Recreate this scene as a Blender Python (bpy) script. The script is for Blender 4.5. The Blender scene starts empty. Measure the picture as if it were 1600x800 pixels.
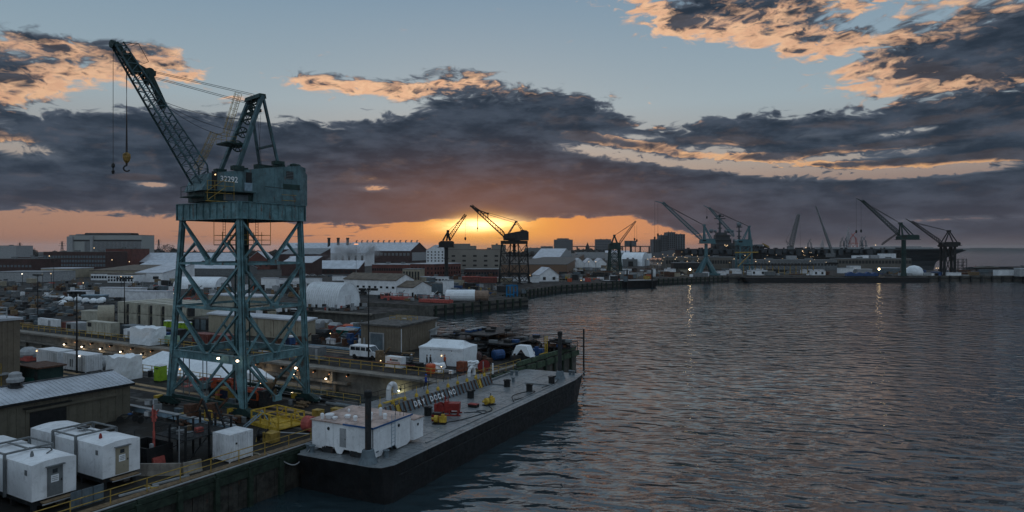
import bpy, math, random
from mathutils import Vector, Matrix
R = math.radians
PI = math.pi
rnd = random.Random(7)
SC = bpy.context.scene
COL = SC.collection

# ---------------------------------------------------------------- camera
F = 1067.0
HC = 18.0                      # eye above the quay
cam = bpy.data.cameras.new('camera')
cam.sensor_width = 36.0
cam.lens = 36.0 * F / 1600.0
cam.shift_y = -12.0 / 1600.0
cam.clip_start = 0.5
cam.clip_end = 30000
camo = bpy.data.objects.new('camera', cam)
camo.location = (0, 0, HC)
camo.rotation_euler = (PI / 2, 0, 0)
COL.objects.link(camo)
SC.camera = camo
SC.render.engine = 'CYCLES'
SC.render.resolution_x = 1024
SC.render.resolution_y = 512
SC.view_settings.view_transform = 'Standard'
SC.view_settings.look = 'None'
SC.view_settings.exposure = 0.0
SC.view_settings.gamma = 1.0
SC.cycles.max_bounces = 6
SC.cycles.diffuse_bounces = 2
SC.cycles.glossy_bounces = 3
SC.cycles.transparent_max_bounces = 8
SC.cycles.volume_bounces = 0

# ---------------------------------------------------------------- node helpers
class E:
    """a socket that can be added, multiplied and so on"""
    nt = None
    def __init__(s, v): s.v = v
    def _m(s, op, *a, clamp=False):
        n = E.nt.nodes.new('ShaderNodeMath'); n.operation = op; n.use_clamp = clamp
        for i, x in enumerate((s,) + a):
            x = x.v if isinstance(x, E) else x
            if isinstance(x, (int, float)): n.inputs[i].default_value = x
            else: E.nt.links.new(x, n.inputs[i])
        return E(n.outputs[0])
    def __add__(s, o): return s._m('ADD', o)
    def __radd__(s, o): return s._m('ADD', o)
    def __sub__(s, o): return s._m('SUBTRACT', o)
    def __rsub__(s, o): return E(o)._m('SUBTRACT', s)
    def __mul__(s, o): return s._m('MULTIPLY', o)
    def __rmul__(s, o): return s._m('MULTIPLY', o)
    def __truediv__(s, o): return s._m('DIVIDE', o)
    def clamp(s): return s._m('ADD', 0.0, clamp=True)
    def exp(s): return s._m('EXPONENT')
    def max(s, o): return s._m('MAXIMUM', o)
    def min(s, o): return s._m('MINIMUM', o)
    def pow(s, o): return s._m('POWER', o)

def sstep(x, a, b):
    n = E.nt.nodes.new('ShaderNodeMapRange'); n.interpolation_type = 'SMOOTHSTEP'
    E.nt.links.new(x.v, n.inputs['Value'])
    n.inputs['From Min'].default_value = a; n.inputs['From Max'].default_value = b
    if a > b:
        n.inputs['From Min'].default_value = b; n.inputs['From Max'].default_value = a
        n.inputs['To Min'].default_value = 1; n.inputs['To Max'].default_value = 0
    return E(n.outputs[0])

def mixc(f, a, b):
    n = E.nt.nodes.new('ShaderNodeMix'); n.data_type = 'RGBA'
    for s, x in ((n.inputs['Factor'], f), (n.inputs['A'], a), (n.inputs['B'], b)):
        x = x.v if isinstance(x, E) else x
        if isinstance(x, (int, float)): s.default_value = x if s.type == 'VALUE' else (x, x, x, 1)
        elif isinstance(x, tuple): s.default_value = (x + (1,))[:4]
        else: E.nt.links.new(x, s)
    return E(n.outputs['Result'])

def xyz(x, y, z=0.0):
    n = E.nt.nodes.new('ShaderNodeCombineXYZ')
    for i, q in enumerate((x, y, z)):
        q = q.v if isinstance(q, E) else q
        if isinstance(q, (int, float)): n.inputs[i].default_value = q
        else: E.nt.links.new(q, n.inputs[i])
    return E(n.outputs[0])

def noise(vec, scale, detail=4, rough=0.55, dist=0.0, dim='3D'):
    n = E.nt.nodes.new('ShaderNodeTexNoise'); n.noise_dimensions = dim
    if vec is not None: E.nt.links.new(vec.v, n.inputs['Vector'])
    n.inputs['Scale'].default_value = scale; n.inputs['Detail'].default_value = detail
    n.inputs['Roughness'].default_value = rough; n.inputs['Distortion'].default_value = dist
    return E(n.outputs[0])

def ramp(x, stops, interp='LINEAR'):
    n = E.nt.nodes.new('ShaderNodeValToRGB'); n.color_ramp.interpolation = interp
    el = n.color_ramp.elements
    while len(el) < len(stops): el.new(0.5)
    for e, (p, c) in zip(el, stops):
        e.position = p; e.color = tuple(c) + (1,) if len(c) == 3 else c
    E.nt.links.new(x.v, n.inputs[0])
    return E(n.outputs[0])

def srgb(r, g, b):
    f = lambda c: (c / 255 / 12.92) if c / 255 <= 0.04045 else ((c / 255 + 0.055) / 1.055) ** 2.4
    return (f(r), f(g), f(b))

# ---------------------------------------------------------------- sky
SUN_AZ = math.degrees(math.atan((750 - 800) / F))
SUN_EL = 2.2
def sk(px, py):                # direction of a point of the sky, in degrees
    az = math.atan((px - 800) / F)
    el = math.atan((388 - py) / F * math.cos(az))
    return math.degrees(az), math.degrees(el)

def build_world():
    w = bpy.data.worlds.new('World'); SC.world = w; w.use_nodes = True
    nt = w.node_tree; nt.nodes.clear()
    # density of cloud as a group of (azimuth, elevation)
    g = bpy.data.node_groups.new('cloud_density', 'ShaderNodeTree')
    g.interface.new_socket('azel', in_out='INPUT', socket_type='NodeSocketVector')
    g.interface.new_socket('density', in_out='OUTPUT', socket_type='NodeSocketFloat')
    E.nt = g
    gi = g.nodes.new('NodeGroupInput'); go = g.nodes.new('NodeGroupOutput')
    sp = g.nodes.new('ShaderNodeSeparateXYZ'); g.links.new(gi.outputs[0], sp.inputs[0])
    az, el = E(sp.outputs[0]), E(sp.outputs[1])
    # warp
    p0 = xyz(az * 0.10, el * 0.24)
    w1 = (noise(p0, 2.6, 2, .5) - 0.5) * 4.0
    az2, el2 = az + w1, el + w1 * 0.30
    n1 = noise(xyz(az2 * 0.15, el2 * 0.45, 3.7), 1.5, 3, .6, .2)
    n2 = noise(xyz(az2 * 0.55, el2 * 1.35, 9.1), 1.0, 5, .56, .35)
    n3 = noise(xyz(az2 * 1.1, el2 * 2.3, 4.4), 1.0, 3, .55, .5)
    nz = (n1 - 0.5) * 1.9 + (n2 - 0.5) * 2.3 + (n3 - 0.5) * 0.85
    def curve(pts):
        n = g.nodes.new('ShaderNodeFloatCurve')
        g.links.new((az / 120.0 + 0.5).v, n.inputs['Value'])
        c = n.mapping.curves[0]
        P = []
        for px, py in pts:
            a, e = sk(px, py); P.append((a / 120 + 0.5, e / 30))
        P = [(0.0, P[0][1])] + P + [(1.0, P[-1][1])]
        while len(c.points) < len(P): c.points.new(0.5, 0.5)
        for q, (x, y) in zip(c.points, P): q.location = (x, y); q.handle_type = 'AUTO'
        n.mapping.update()
        return E(n.outputs[0]) * 30.0
    top = curve([(-200, 190), (0, 184), (150, 172), (300, 168), (450, 190), (600, 180), (700, 160), (790, 150), (900, 158), (960, 176), (1050, 200), (1150, 184), (1300, 176), (1450, 164), (1540, 150), (1700, 140)])
    bot = curve([(-200, 336), (0, 332), (200, 335), (400, 346), (560, 354), (680, 352), (780, 354), (900, 345), (1000, 348), (1080, 368), (1200, 392), (1400, 410), (1700, 410)])
    up = sstep(top - el + nz * 0.55, -0.8, 1.1)
    up = up * sstep(az._m('ABSOLUTE'), 120.0, 60.0)
    s = up * sstep(el - bot + nz * 0.34, -0.40, 0.75)
    strk = noise(xyz(az * 0.22, el * 3.6, 6.0), 1.0, 4, .6, .2)
    D = s * 2.5 + sstep(strk, .50, .72) * sstep(el, 3.6, 1.2) * sstep(el, .2, .9) * 1.1
    def blob(px, py, rx, ry, wgt, ang=0):
        a, e = sk(px, py)
        m = g.nodes.new('ShaderNodeMapping'); m.vector_type = 'TEXTURE'
        g.links.new(gi.outputs[0], m.inputs[0])
        m.inputs['Location'].default_value = (a, e, 0); m.inputs['Rotation'].default_value = (0, 0, R(ang))
        m.inputs['Scale'].default_value = (rx / 18.6 * 2.1, ry / 18.6 * 2.1, 1)
        t = g.nodes.new('ShaderNodeTexGradient'); t.gradient_type = 'QUADRATIC_SPHERE'
        g.links.new(m.outputs[0], t.inputs[0])
        return E(t.outputs[1]) * wgt
    gaps = [
        (15, 232, 60, 13, -2.2), (930, 236, 80, 12, -2.3, -9), (1030, 250, 60, 9, -2.0, -9), (1130, 258, 70, 12, -2.6, -6), (1230, 268, 70, 9, -2.5, -3), (1350, 272, 90, 8, -2.6, 0), (1480, 268, 80, 7, -2.2, 2), (1120, 234, 90, 7, -1.9, -4), (1300, 246, 80, 7, -2.0, 2), (1420, 206, 90, 7, -1.7, 6), (990, 214, 50, 7, -1.8, -8),
        (1450, 232, 130, 9, -1.1, 4), (1540, 256, 90, 8, -1.3), (1260, 212, 90, 8, -.8, 3), (590, 294, 30, 5, -2.6), (240, 289, 30, 5, -2.6), (745, 352, 50, 13, -2.9), (650, 350, 60, 6, -1.5),
        (900, 352, 110, 12, -1.9), (1500, 342, 170, 5, -1.6, 1), (880, 206, 60, 6, -.9)]
    puffs = [
        (20, 118, 120, 34, 2.3, 6), (190, 84, 90, 22, 1.8), (310, 130, 80, 14, 1.7, -14), (-150, 120, 120, 40, 2.0), (60, 66, 60, 14, 1.2),
        (520, 130, 95, 13, 1.9, -2), (640, 144, 80, 17, 1.8), (730, 128, 70, 20, 2.2), (880, 152, 120, 13, 1.9, -6),
        (1075, 34, 85, 24, 2.3, -12), (1190, 20, 110, 26, 2.2), (1290, 52, 85, 17, 2.1, -8), (1480, 98, 125, 40, 3.2), (1600, 60, 100, 60, 2.5), (1245, 78, 60, 13, 1.8, -5), (1400, 100, 50, 12, 1.7),
        (1330, -50, 260, 50, 2.1), (1080, -80, 170, 44, 2.3), (860, -190, 320, 60, 2.2), (1500, -150, 240, 60, 2.4), (1200, -250, 300, 60, 2.2), (200, -240, 260, 60, 1.6), (1850, 150, 200, 60, 2.0)]
    P = None
    for q in puffs: P = blob(*q) if P is None else P + blob(*q)
    Gp = None
    for q in gaps: Gp = blob(*q) if Gp is None else Gp + blob(*q)
    D = D + Gp * ((n3 - 0.5) * 3.0 + (n2 - 0.5) * 2.4 + 1.15)
    hi = sstep(el, 21.0, 30.0)
    P = P + hi * 0.10
    D = D + P + nz * (1.0 + (P * 0.50).min(0.9)) - 0.84
    go2 = g.interface.new_socket('puff', in_out='OUTPUT', socket_type='NodeSocketFloat')
    g.links.new(D.v, go.inputs[0]); g.links.new((P - up).v, go.inputs[1])
    # ------- world tree
    E.nt = nt
    tc = nt.nodes.new('ShaderNodeTexCoord')
    sep = nt.nodes.new('ShaderNodeSeparateXYZ'); nt.links.new(tc.outputs['Generated'], sep.inputs[0])
    X, Y, Z = (E(o) for o in sep.outputs)
    az = X._m('ARCTAN2', Y) * (180 / PI)
    el = Z._m('ARCSINE') * (180 / PI)
    ela = el._m('ABSOLUTE')
    def dens(a, e):
        n = nt.nodes.new('ShaderNodeGroup'); n.node_tree = g
        nt.links.new(xyz(a, e).v, n.inputs[0])
        return E(n.outputs[0]), E(n.outputs[1])
    D0, PF = dens(az, ela)
    # a step towards the sun: density falling that way means a lit edge
    dx = SUN_AZ - az; dy = SUN_EL - ela
    ln = (dx * dx + dy * dy + 1.0).pow(0.5)
    D1, _ = dens(az + dx / ln * 1.0, ela + dy / ln * 0.75 - 0.45)
    cov = sstep(D0, -0.25, 0.55)
    thick = sstep(D0 - PF.max(0.0) * 0.38, 0.30, 1.25)
    lit = sstep(D0 - D1, 0.15, 1.05) * (1.0 - thick * 0.96) * sstep(ela, 2.5, 5.0)
    fl = noise(xyz(az * .9, ela * 1.9, 2.2), 1.0, 4, .6, .4)
    lit = lit.max((1.0 - thick) * sstep(PF, 0.0, 0.45) * sstep(D0 - D1 + (fl - .5) * 1.2, -0.75, 0.75))
    # clear sky
    sky = nt.nodes.new('ShaderNodeTexSky'); sky.sky_type = 'NISHITA'; sky.sun_disc = False
    sky.sun_elevation = R(SUN_EL); sky.sun_rotation = R(SUN_AZ)
    sky.air_density = 1.0; sky.dust_density = 1.2; sky.ozone_density = 1.4
    nsh = nt.nodes.new('ShaderNodeVectorMath'); nsh.operation = 'SCALE'
    nt.links.new(sky.outputs[0], nsh.inputs[0]); nsh.inputs['Scale'].default_value = 0.10
    daz = az - SUN_AZ
    base = ramp((ela / 90.0), [(0.0, srgb(150, 114, 104)), (0.035, srgb(162, 130, 118)), (0.075, srgb(160, 152, 148)), (0.13, srgb(156, 174, 184)), (0.24, srgb(120, 150, 174)), (0.45, srgb(150, 176, 200)), (1.0, srgb(182, 202, 220))])
    back = sstep(daz._m('ABSOLUTE'), 55.0, 120.0)
    base = mixc(back * 0.85, base, srgb(172, 190, 206))
    base = mixc(0.12, base, E(nsh.outputs[0]))
    def glow(ax, ey, k, off=0.0):
        a = (daz + off) / ax; b = (ela - SUN_EL) / ey
        return ((a * a + b * b) * -1.0).exp() * k
    g1 = glow(11.0, 3.2, 0.95, -2.0); g2 = glow(5.0, 1.9, 1.0, -0.5); g0 = glow(24.0, 3.0, 0.5); g3 = glow(1.7, 0.8, 1.0)
    base = mixc(g0.clamp(), base, srgb(196, 132, 98))
    base = mixc(g1.clamp(), base, srgb(232, 146, 74))
    base = mixc(g2.clamp(), base, srgb(255, 184, 84))
    # right-hand horizon is dull
    rt = sstep(az, 12.0, 24.0) * sstep(ela, 7.0, 3.0)
    base = mixc(rt * 0.85, base, srgb(112, 98, 100))
    # cloud colour
    near = glow(13.0, 4.0, 1.0)
    tex = noise(xyz(az * 0.11, ela * 0.36, 2.0), 2.6, 6, .6)
    shade = mixc(sstep(tex, .35, .7), srgb(42, 53, 66), srgb(68, 78, 92))
    shade = mixc(sstep(D0, 1.3, 0.2) * 0.45, shade, srgb(104, 112, 124))
    shade = mixc(near * 0.62, shade, srgb(158, 104, 74))
    low = sstep(ela, 6.5, 1.0) * 0.42
    shade = mixc(low, shade, srgb(88, 80, 88))
    litc = mixc(sstep(ela, 2.0, 12.0), srgb(244, 176, 96), srgb(246, 198, 158))
    litc = mixc(sstep(fl, .35, .65) * .45, litc, srgb(214, 158, 128))
    front = (daz * daz * -1.0 / (75.0 * 75.0)).exp()
    cloud = mixc((lit * (front * 0.9 + 0.1)).clamp() * 0.92, shade, litc)
    res = mixc(cov * (1.0 - glow(2.0, .8, .8)).clamp(), base, cloud)
    # the sun breaking through
    a = daz / 2.5; b = (ela - 1.98 - daz * 0.05) / 0.50
    core = ((a * a + b * b) * -1.0).exp()
    tx = sstep(noise(xyz(az * .4, ela * 1.6, 5.0), 1.6, 4, .6), .36, .56)
    res = mixc((core * (tx * 0.35 + 0.75)).clamp(), res, (3.6, 2.2, 0.85))
    # veil of low haze towards the horizon
    res = mixc(sstep(ela, 1.3, 0.0) * 0.25, res, srgb(128, 104, 98))
    bg = nt.nodes.new('ShaderNodeBackground'); nt.links.new(res.v, bg.inputs[0]); bg.inputs[1].default_value = 1.0
    out = nt.nodes.new('ShaderNodeOutputWorld'); nt.links.new(bg.outputs[0], out.inputs[0])
    w.cycles.sampling_method = 'MANUAL'; w.cycles.sample_map_resolution = 512
build_world()

sun = bpy.data.lights.new('sun', 'SUN'); sun.energy = 0.02; sun.angle = R(35); sun.color = (1.0, 0.62, 0.34)
sun.specular_factor = 0.0
suno = bpy.data.objects.new('sun', sun); COL.objects.link(suno)
suno.rotation_euler = (R(90 - SUN_EL - 1.5), 0, R(180 - SUN_AZ))   # light travels from the horizon towards us

# ---------------------------------------------------------------- mesh helpers
Z3 = Vector((0, 0, 1))
class MB:
    """collects shapes into one mesh"""
    def __init__(s): s.v = []; s.f = []
    def add(s, vs, fs):
        n = len(s.v); s.v += [tuple(v) for v in vs]; s.f += [tuple(i + n for i in f) for f in fs]; return s
    def box(s, x0, x1, y0, y1, z0, z1):
        return s.add([(x0, y0, z0), (x1, y0, z0), (x1, y1, z0), (x0, y1, z0), (x0, y0, z1), (x1, y0, z1), (x1, y1, z1), (x0, y1, z1)],
                     [(0, 3, 2, 1), (4, 5, 6, 7), (0, 1, 5, 4), (1, 2, 6, 5), (2, 3, 7, 6), (3, 0, 4, 7)])
    def cbox(s, c, d, rz=0.0):
        M = Matrix.Rotation(rz, 3, 'Z'); c = Vector(c)
        vs = [c + M @ Vector((x * d[0] / 2, y * d[1] / 2, z * d[2] / 2)) for z in (-1, 1) for x, y in ((-1, -1), (1, -1), (1, 1), (-1, 1))]
        return s.add(vs, [(0, 3, 2, 1), (4, 5, 6, 7), (0, 1, 5, 4), (1, 2, 6, 5), (2, 3, 7, 6), (3, 0, 4, 7)])
    def beam(s, p, q, w, h=None, w2=None, h2=None, up=None):
        p, q = Vector(p), Vector(q); h = w if h is None else h
        w2 = w if w2 is None else w2; h2 = h if h2 is None else h2
        d = (q - p)
        if d.length < 1e-6: return s
        d.normalize(); up = Vector(up) if up else (Z3 if abs(d.z) < 0.98 else Vector((0, 1, 0)))
        a = d.cross(up).normalized(); b = a.cross(d)
        vs = [p + a * x * w / 2 + b * y * h / 2 for x, y in ((-1, -1), (1, -1), (1, 1), (-1, 1))] + \
             [q + a * x * w2 / 2 + b * y * h2 / 2 for x, y in ((-1, -1), (1, -1), (1, 1), (-1, 1))]
        return s.add(vs, [(0, 1, 2, 3), (7, 6, 5, 4), (0, 4, 5, 1), (1, 5, 6, 2), (2, 6, 7, 3), (3, 7, 4, 0)])
    def tube(s, p, q, r, n=6, r2=None):
        p, q = Vector(p), Vector(q); r2 = r if r2 is None else r2
        d = (q - p).normalized(); up = Z3 if abs(d.z) < 0.98 else Vector((0, 1, 0))
        a = d.cross(up).normalized(); b = a.cross(d)
        vs = []
        for P, rr in ((p, r), (q, r2)):
            for i in range(n):
                t = 2 * PI * i / n; vs.append(P + (a * math.cos(t) + b * math.sin(t)) * rr)
        fs = [(i, (i + 1) % n, n + (i + 1) % n, n + i) for i in range(n)] + [tuple(range(n))[::-1], tuple(range(n, 2 * n))]
        return s.add(vs, fs)
    def path(s, pts, r, n=5):
        for a, b in zip(pts[:-1], pts[1:]): s.tube(a, b, r, n)
        return s
    def prism(s, poly, z0, z1):          # vertical extrusion of a plan
        n = len(poly)
        vs = [(x, y, z0) for x, y in poly] + [(x, y, z1) for x, y in poly]
        return s.add(vs, [tuple(range(n))[::-1], tuple(range(n, 2 * n))] + [(i, (i + 1) % n, n + (i + 1) % n, n + i) for i in range(n)])
    def extr(s, poly, y0, y1):           # profile (x, z) pushed along y
        n = len(poly)
        vs = [(x, y0, z) for x, z in poly] + [(x, y1, z) for x, z in poly]
        return s.add(vs, [tuple(range(n)), tuple(range(n, 2 * n))[::-1]] + [(i, n + i, n + (i + 1) % n, (i + 1) % n) for i in range(n)])
    def extx(s, poly, x0, x1):           # profile (y, z) pushed along x
        n = len(poly)
        vs = [(x0, y, z) for y, z in poly] + [(x1, y, z) for y, z in poly]
        return s.add(vs, [tuple(range(n))[::-1], tuple(range(n, 2 * n))] + [(i, (i + 1) % n, n + (i + 1) % n, n + i) for i in range(n)])
    def lathe(s, prof, c=(0, 0, 0), n=12, axis='Z'):
        vs = []; c = Vector(c)
        for r, z in prof:
            for i in range(n):
                t = 2 * PI * i / n
                p = (r * math.cos(t), r * math.sin(t), z)
                if axis == 'X': p = (p[2], p[0], p[1])
                if axis == 'Y': p = (p[0], p[2], p[1])
                vs.append(c + Vector(p))
        fs = []
        for k in range(len(prof) - 1):
            for i in range(n):
                j = (i + 1) % n
                fs.append((k * n + i, k * n + j, (k + 1) * n + j, (k + 1) * n + i))
        fs.append(tuple(range(n))[::-1]); fs.append(tuple(range((len(prof) - 1) * n, len(prof) * n)))
        return s.add(vs, fs)
    def ball(s, c, rx, ry=None, rz=None, n=8, m=6, jit=0.0):
        ry = rx if ry is None else ry; rz = rx if rz is None else rz
        vs = []; fs = []
        for k in range(m + 1):
            ph = PI * k / m - PI / 2
            for i in range(n):
                t = 2 * PI * i / n; j = 1 + rnd.uniform(-jit, jit)
                vs.append((c[0] + rx * j * math.cos(ph) * math.cos(t), c[1] + ry * j * math.cos(ph) * math.sin(t), c[2] + rz * j * math.sin(ph)))
        for k in range(m):
            for i in range(n):
                q = (i + 1) % n
                fs.append((k * n + i, k * n + q, (k + 1) * n + q, (k + 1) * n + i))
        return s.add(vs, fs)
    def mesh(s, name, mt, smooth=False):
        m = bpy.data.meshes.new(name); m.from_pydata(s.v, [], s.f); m.validate()
        if mt: m.materials.append(mt)
        if smooth:
            m.polygons.foreach_set('use_smooth', [True] * len(m.polygons))
        return m

def obj(name, mb, mt, parent=None, loc=None, rz=None, smooth=False):
    m = mb.mesh(name, mt, smooth) if isinstance(mb, MB) else mb
    o = bpy.data.objects.new(name, m); COL.objects.link(o)
    if parent: o.parent = parent
    if loc is not None: o.location = loc
    if rz is not None: o.rotation_euler = (0, 0, rz)
    return o
def part(t, name, mb, mt, loc=None, rz=None, label=None, stuff=False, smooth=False):
    o = obj(name, mb, mt, t, loc, rz, smooth)
    if label: o['label'] = label
    if stuff: o['kind'] = 'stuff'
    return o
def thing(name, label, cat, loc=(0, 0, 0), rz=0.0, group=None):
    o = bpy.data.objects.new(name, None); COL.objects.link(o); o.empty_display_size = 0.3
    o.location = loc; o.rotation_euler = (0, 0, rz)
    o['label'] = label; o['category'] = cat
    if group: o['group'] = group
    return o
def solo(name, mb, mt, label, cat, loc=(0, 0, 0), rz=0.0, group=None, smooth=False):
    o = obj(name, mb, mt, None, loc, rz, smooth); o['label'] = label; o['category'] = cat
    if group: o['group'] = group
    return o
def struct(name, mb, mt, loc=None, rz=None):
    o = obj(name, mb, mt, None, loc, rz); o['kind'] = 'structure'; return o
KIDS = {}
def dup(root, loc, rz, label=None, group=None):
    def kids(o): return [c for c in o.children]
    def cp(o, par):
        c = o.copy(); COL.objects.link(c)
        if par: c.parent = par
        for k in kids(o): cp(k, c)
        return c
    r = cp(root, None); r.location = loc; r.rotation_euler = (0, 0, rz)
    if label: r['label'] = label
    if group: r['group'] = group
    return r

# ---------------------------------------------------------------- frames of reference
def G(px, py, z=0.0):            # the point of the level z seen at that place of the photograph
    d = (HC - z) * F / (py - 388.0)
    return Vector(((px - 800.0) * d / F, d, z))
YR = R(-30.0)                    # the yard is laid out at 30 degrees: local x towards the water, y along the quay
O0 = Vector((-18.8, 62.8, 0))
U = Vector((0.8660254, -0.5, 0)); V = Vector((0.5, 0.8660254, 0))
def Yd(a, b, z=0.0):             # a metres along the quay, b metres inland from its edge
    p = O0 + V * a - U * b; return Vector((p.x, p.y, z))
def Yl(a, b, z=0.0): return Vector((-b, a, z))

# ---------------------------------------------------------------- materials
MATS = {}
def mat(name, col, rough=0.7, metal=0.0, var=0.16, scale=0.6, bump=0.0, bscale=8.0, streak=0.0, rust=0.0, spec=0.35, emit=None, es=0.0, grime=.28):
    if name in MATS: return MATS[name]
    m = bpy.data.materials.new(name); m.use_nodes = True; nt = m.node_tree; E.nt = nt
    b = nt.nodes['Principled BSDF']; b.inputs['Roughness'].default_value = rough; b.inputs['Metallic'].default_value = metal
    b.inputs['Specular IOR Level'].default_value = spec
    ge = nt.nodes.new('ShaderNodeNewGeometry'); pos = E(ge.outputs['Position'])
    c = tuple(col)
    res = E(None); cur = c
    if var:
        n = noise(pos, scale, 3, .6)
        k = sstep(n, .32, .68)
        cur = mixc(k, tuple(x * (1 - var) for x in c), tuple(min(1, x * (1 + var)) for x in c))
    if grime and var:
        g2 = noise(pos, 2.3, 4, .7, .6)
        cur = mixc(sstep(g2, .50, .68) * grime, cur, tuple(x * .42 for x in c))
        nt.links.new((sstep(g2, .40, .62) * .22 + rough * .85).v, b.inputs['Roughness'])
    if streak:
        mp = nt.nodes.new('ShaderNodeMapping'); mp.inputs['Scale'].default_value = (1, 1, 0.12); nt.links.new(pos.v, mp.inputs[0])
        n = noise(E(mp.outputs[0]), 2.2, 4, .65)
        cur = mixc(sstep(n, .5, .72) * streak, cur, tuple(x * .45 for x in c))
    if rust:
        mp = nt.nodes.new('ShaderNodeMapping'); mp.inputs['Scale'].default_value = (1, 1, 0.35); nt.links.new(pos.v, mp.inputs[0])
        n = noise(E(mp.outputs[0]), 1.7, 5, .7)
        cur = mixc(sstep(n, .57, .68) * rust, cur, (.10, .040, .018))
    if isinstance(cur, E): nt.links.new(cur.v, b.inputs['Base Color'])
    else: b.inputs['Base Color'].default_value = c + (1,)
    if bump:
        bn = nt.nodes.new('ShaderNodeBump'); bn.inputs['Strength'].default_value = bump; bn.inputs['Distance'].default_value = 0.03
        nt.links.new(noise(pos, bscale, 3, .6).v, bn.inputs['Height']); nt.links.new(bn.outputs[0], b.inputs['Normal'])
    if emit:
        b.inputs['Emission Color'].default_value = tuple(emit) + (1,); b.inputs['Emission Strength'].default_value = es
    MATS[name] = m; return m

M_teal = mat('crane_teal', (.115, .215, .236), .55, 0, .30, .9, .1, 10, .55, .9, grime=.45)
M_tealp = mat('crane_house_teal', (.082, .150, .168), .5, 0, .28, .6, .05, 6, .9, .7, grime=.4)  # house teal darker than the legs, its backlit shade put into the colour
M_dgreen = mat('dark_green_steel', (.012, .035, .032), .6, 0, .3, 1)
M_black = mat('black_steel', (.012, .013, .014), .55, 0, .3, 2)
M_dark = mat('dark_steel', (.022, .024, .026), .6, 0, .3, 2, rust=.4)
M_cable = mat('cable', (.02, .02, .022), .6, 0, 0)
M_yel = mat('safety_yellow', (.48, .31, .035), .55, 0, .25, 2, 0, 8, .4, .35)
M_yeld = mat('worn_yellow_rail', (.33, .215, .045), .6, 0, .3, 2, 0, 8, .4, .5)
M_red = mat('machine_red', (.22, .022, .018), .5, 0, .25, 1.5)
M_redl = mat('faded_red', (.36, .075, .06), .6, 0, .3, 2)
M_orange = mat('lift_orange', (.42, .075, .025), .45, 0, .2, 1.5)
M_white = mat('white_paint', (.74, .75, .77), .5, 0, .10, .5, 0, 8, .22, .1)
M_whitec = mat('white_container', (.66, .67, .69), .5, 0, .12, .7, 0, 8, .30, .28)
M_whitet = mat('white_tarpaulin', (.74, .77, .80), .55, 0, .08, .5, .6, 1.2)
M_cream = mat('cream_container', (.42, .40, .33), .55, 0, .14, .6, 0, 8, .35, .3)
M_beige = mat('beige_wall', (.30, .265, .20), .7, 0, .12, .4, 0, 8, .35, .35)
M_tan = mat('tan_cladding', (.170, .140, .105), .6, 0, .12, .6, 0, 8, .35)
M_tand = mat('olive_cladding', (.125, .112, .085), .6, 0, .12, .6, 0, 8, .35)
M_roofw = mat('pale_metal_roof', (.48, .50, .54), .45, .2, .14, .3, 0, 8, .1, .15)
M_roofg = mat('grey_roof', (.17, .18, .19), .6, 0, .2, .3)
M_roofd = mat('dark_gravel_roof', (.085, .080, .075), .8, 0, .4, 1.2, .4, 8)
M_roofb = mat('brown_roof', (.12, .095, .072), .8, 0, .3, .5)
M_brick = mat('brick_red', (.12, .042, .034), .8, 0, .2, .3)
M_brickd = mat('brick_dark', (.060, .032, .030), .8, 0, .2, .3)
M_conc = mat('concrete', (.20, .18, .155), .8, 0, .25, .5, .3, 6, .65, .35)
M_concd = mat('dark_concrete', (.085, .080, .070), .85, 0, .3, .6, .3, 6, .6, .3)
M_grey = mat('grey_paint', (.14, .15, .155), .55, 0, .2, 1, 0, 8, .3)
M_greyl = mat('light_grey_paint', (.30, .31, .32), .5, 0, .15, 1, 0, 8, .3)
M_glass = mat('dark_glass', (.015, .02, .025), .12, 0, 0, spec=.6)
M_blue = mat('blue_tarp', (.02, .06, .16), .5, 0, .25, 2)
M_bluel = mat('pale_blue_steel', (.22, .31, .38), .5, 0, .2, 1.5, rust=.3)
M_slate = mat('slate_blue_steel', (.105, .135, .155), .5, 0, .2, 1, 0, 8, .5, .35)
M_rust = mat('rusty_steel', (.085, .040, .024), .8, 0, .4, 3)
M_wood = mat('weathered_timber', (.17, .115, .065), .8, 0, .3, 3, .3, 10)
M_fend = mat('green_fender_timber', (.018, .030, .020), .8, 0, .35, 2, .4, 6, .5)
M_lime = mat('lime_plastic', (.26, .42, .03), .45, 0, .12, 2)
M_mint = mat('mint_paint', (.28, .42, .32), .5, 0, .1, 1)
M_tyre = mat('rubber', (.012, .012, .012), .8, 0, .2, 3)
M_skin = mat('skin', (.30, .17, .12), .6, 0, 0)
M_navy = mat('navy_cloth', (.012, .02, .05), .85, 0, .3, 6)
M_royal = mat('blue_jacket', (.01, .04, .22), .8, 0, .2, 6)
M_hull = mat('ship_grey', (.042, .050, .057), .6, 0, .12, .05, 0, 8, .15)
M_ship2 = mat('ship_grey_pale', (.13, .15, .165), .6, 0, .12, .05)
M_conc2 = mat('far_concrete', (.22, .20, .175), .8, 0, .1, .05)
M_tower = mat('far_tower', (.10, .105, .115), .8, 0, .1, .05)
M_tree = mat('bare_tree_crown', (.035, .032, .028), .9, 0, .4, .3)
M_trunk = mat('tree_trunk', (.05, .04, .03), .9, 0, .2, 2)
M_pot = mat('rust_drum', (.20, .06, .03), .7, 0, .3, 3)
def lamp(name, col, s):
    m = mat(name, (.5, .5, .5), .5, 0, 0, emit=col, es=s); m.cycles.emission_sampling = 'NONE'; return m
L_warm = lamp('lamp_warm', (1.0, .62, .28), 2.6)
L_white = lamp('lamp_white', (1.0, .88, .70), 4.0)
L_far = lamp('lamp_far', (1.0, .66, .32), 1.5)
L_org = lamp('lamp_orange', (1.0, .36, .10), 1.5)
L_green = lamp('lamp_greenish', (.85, 1.0, .6), 7.0)
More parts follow.
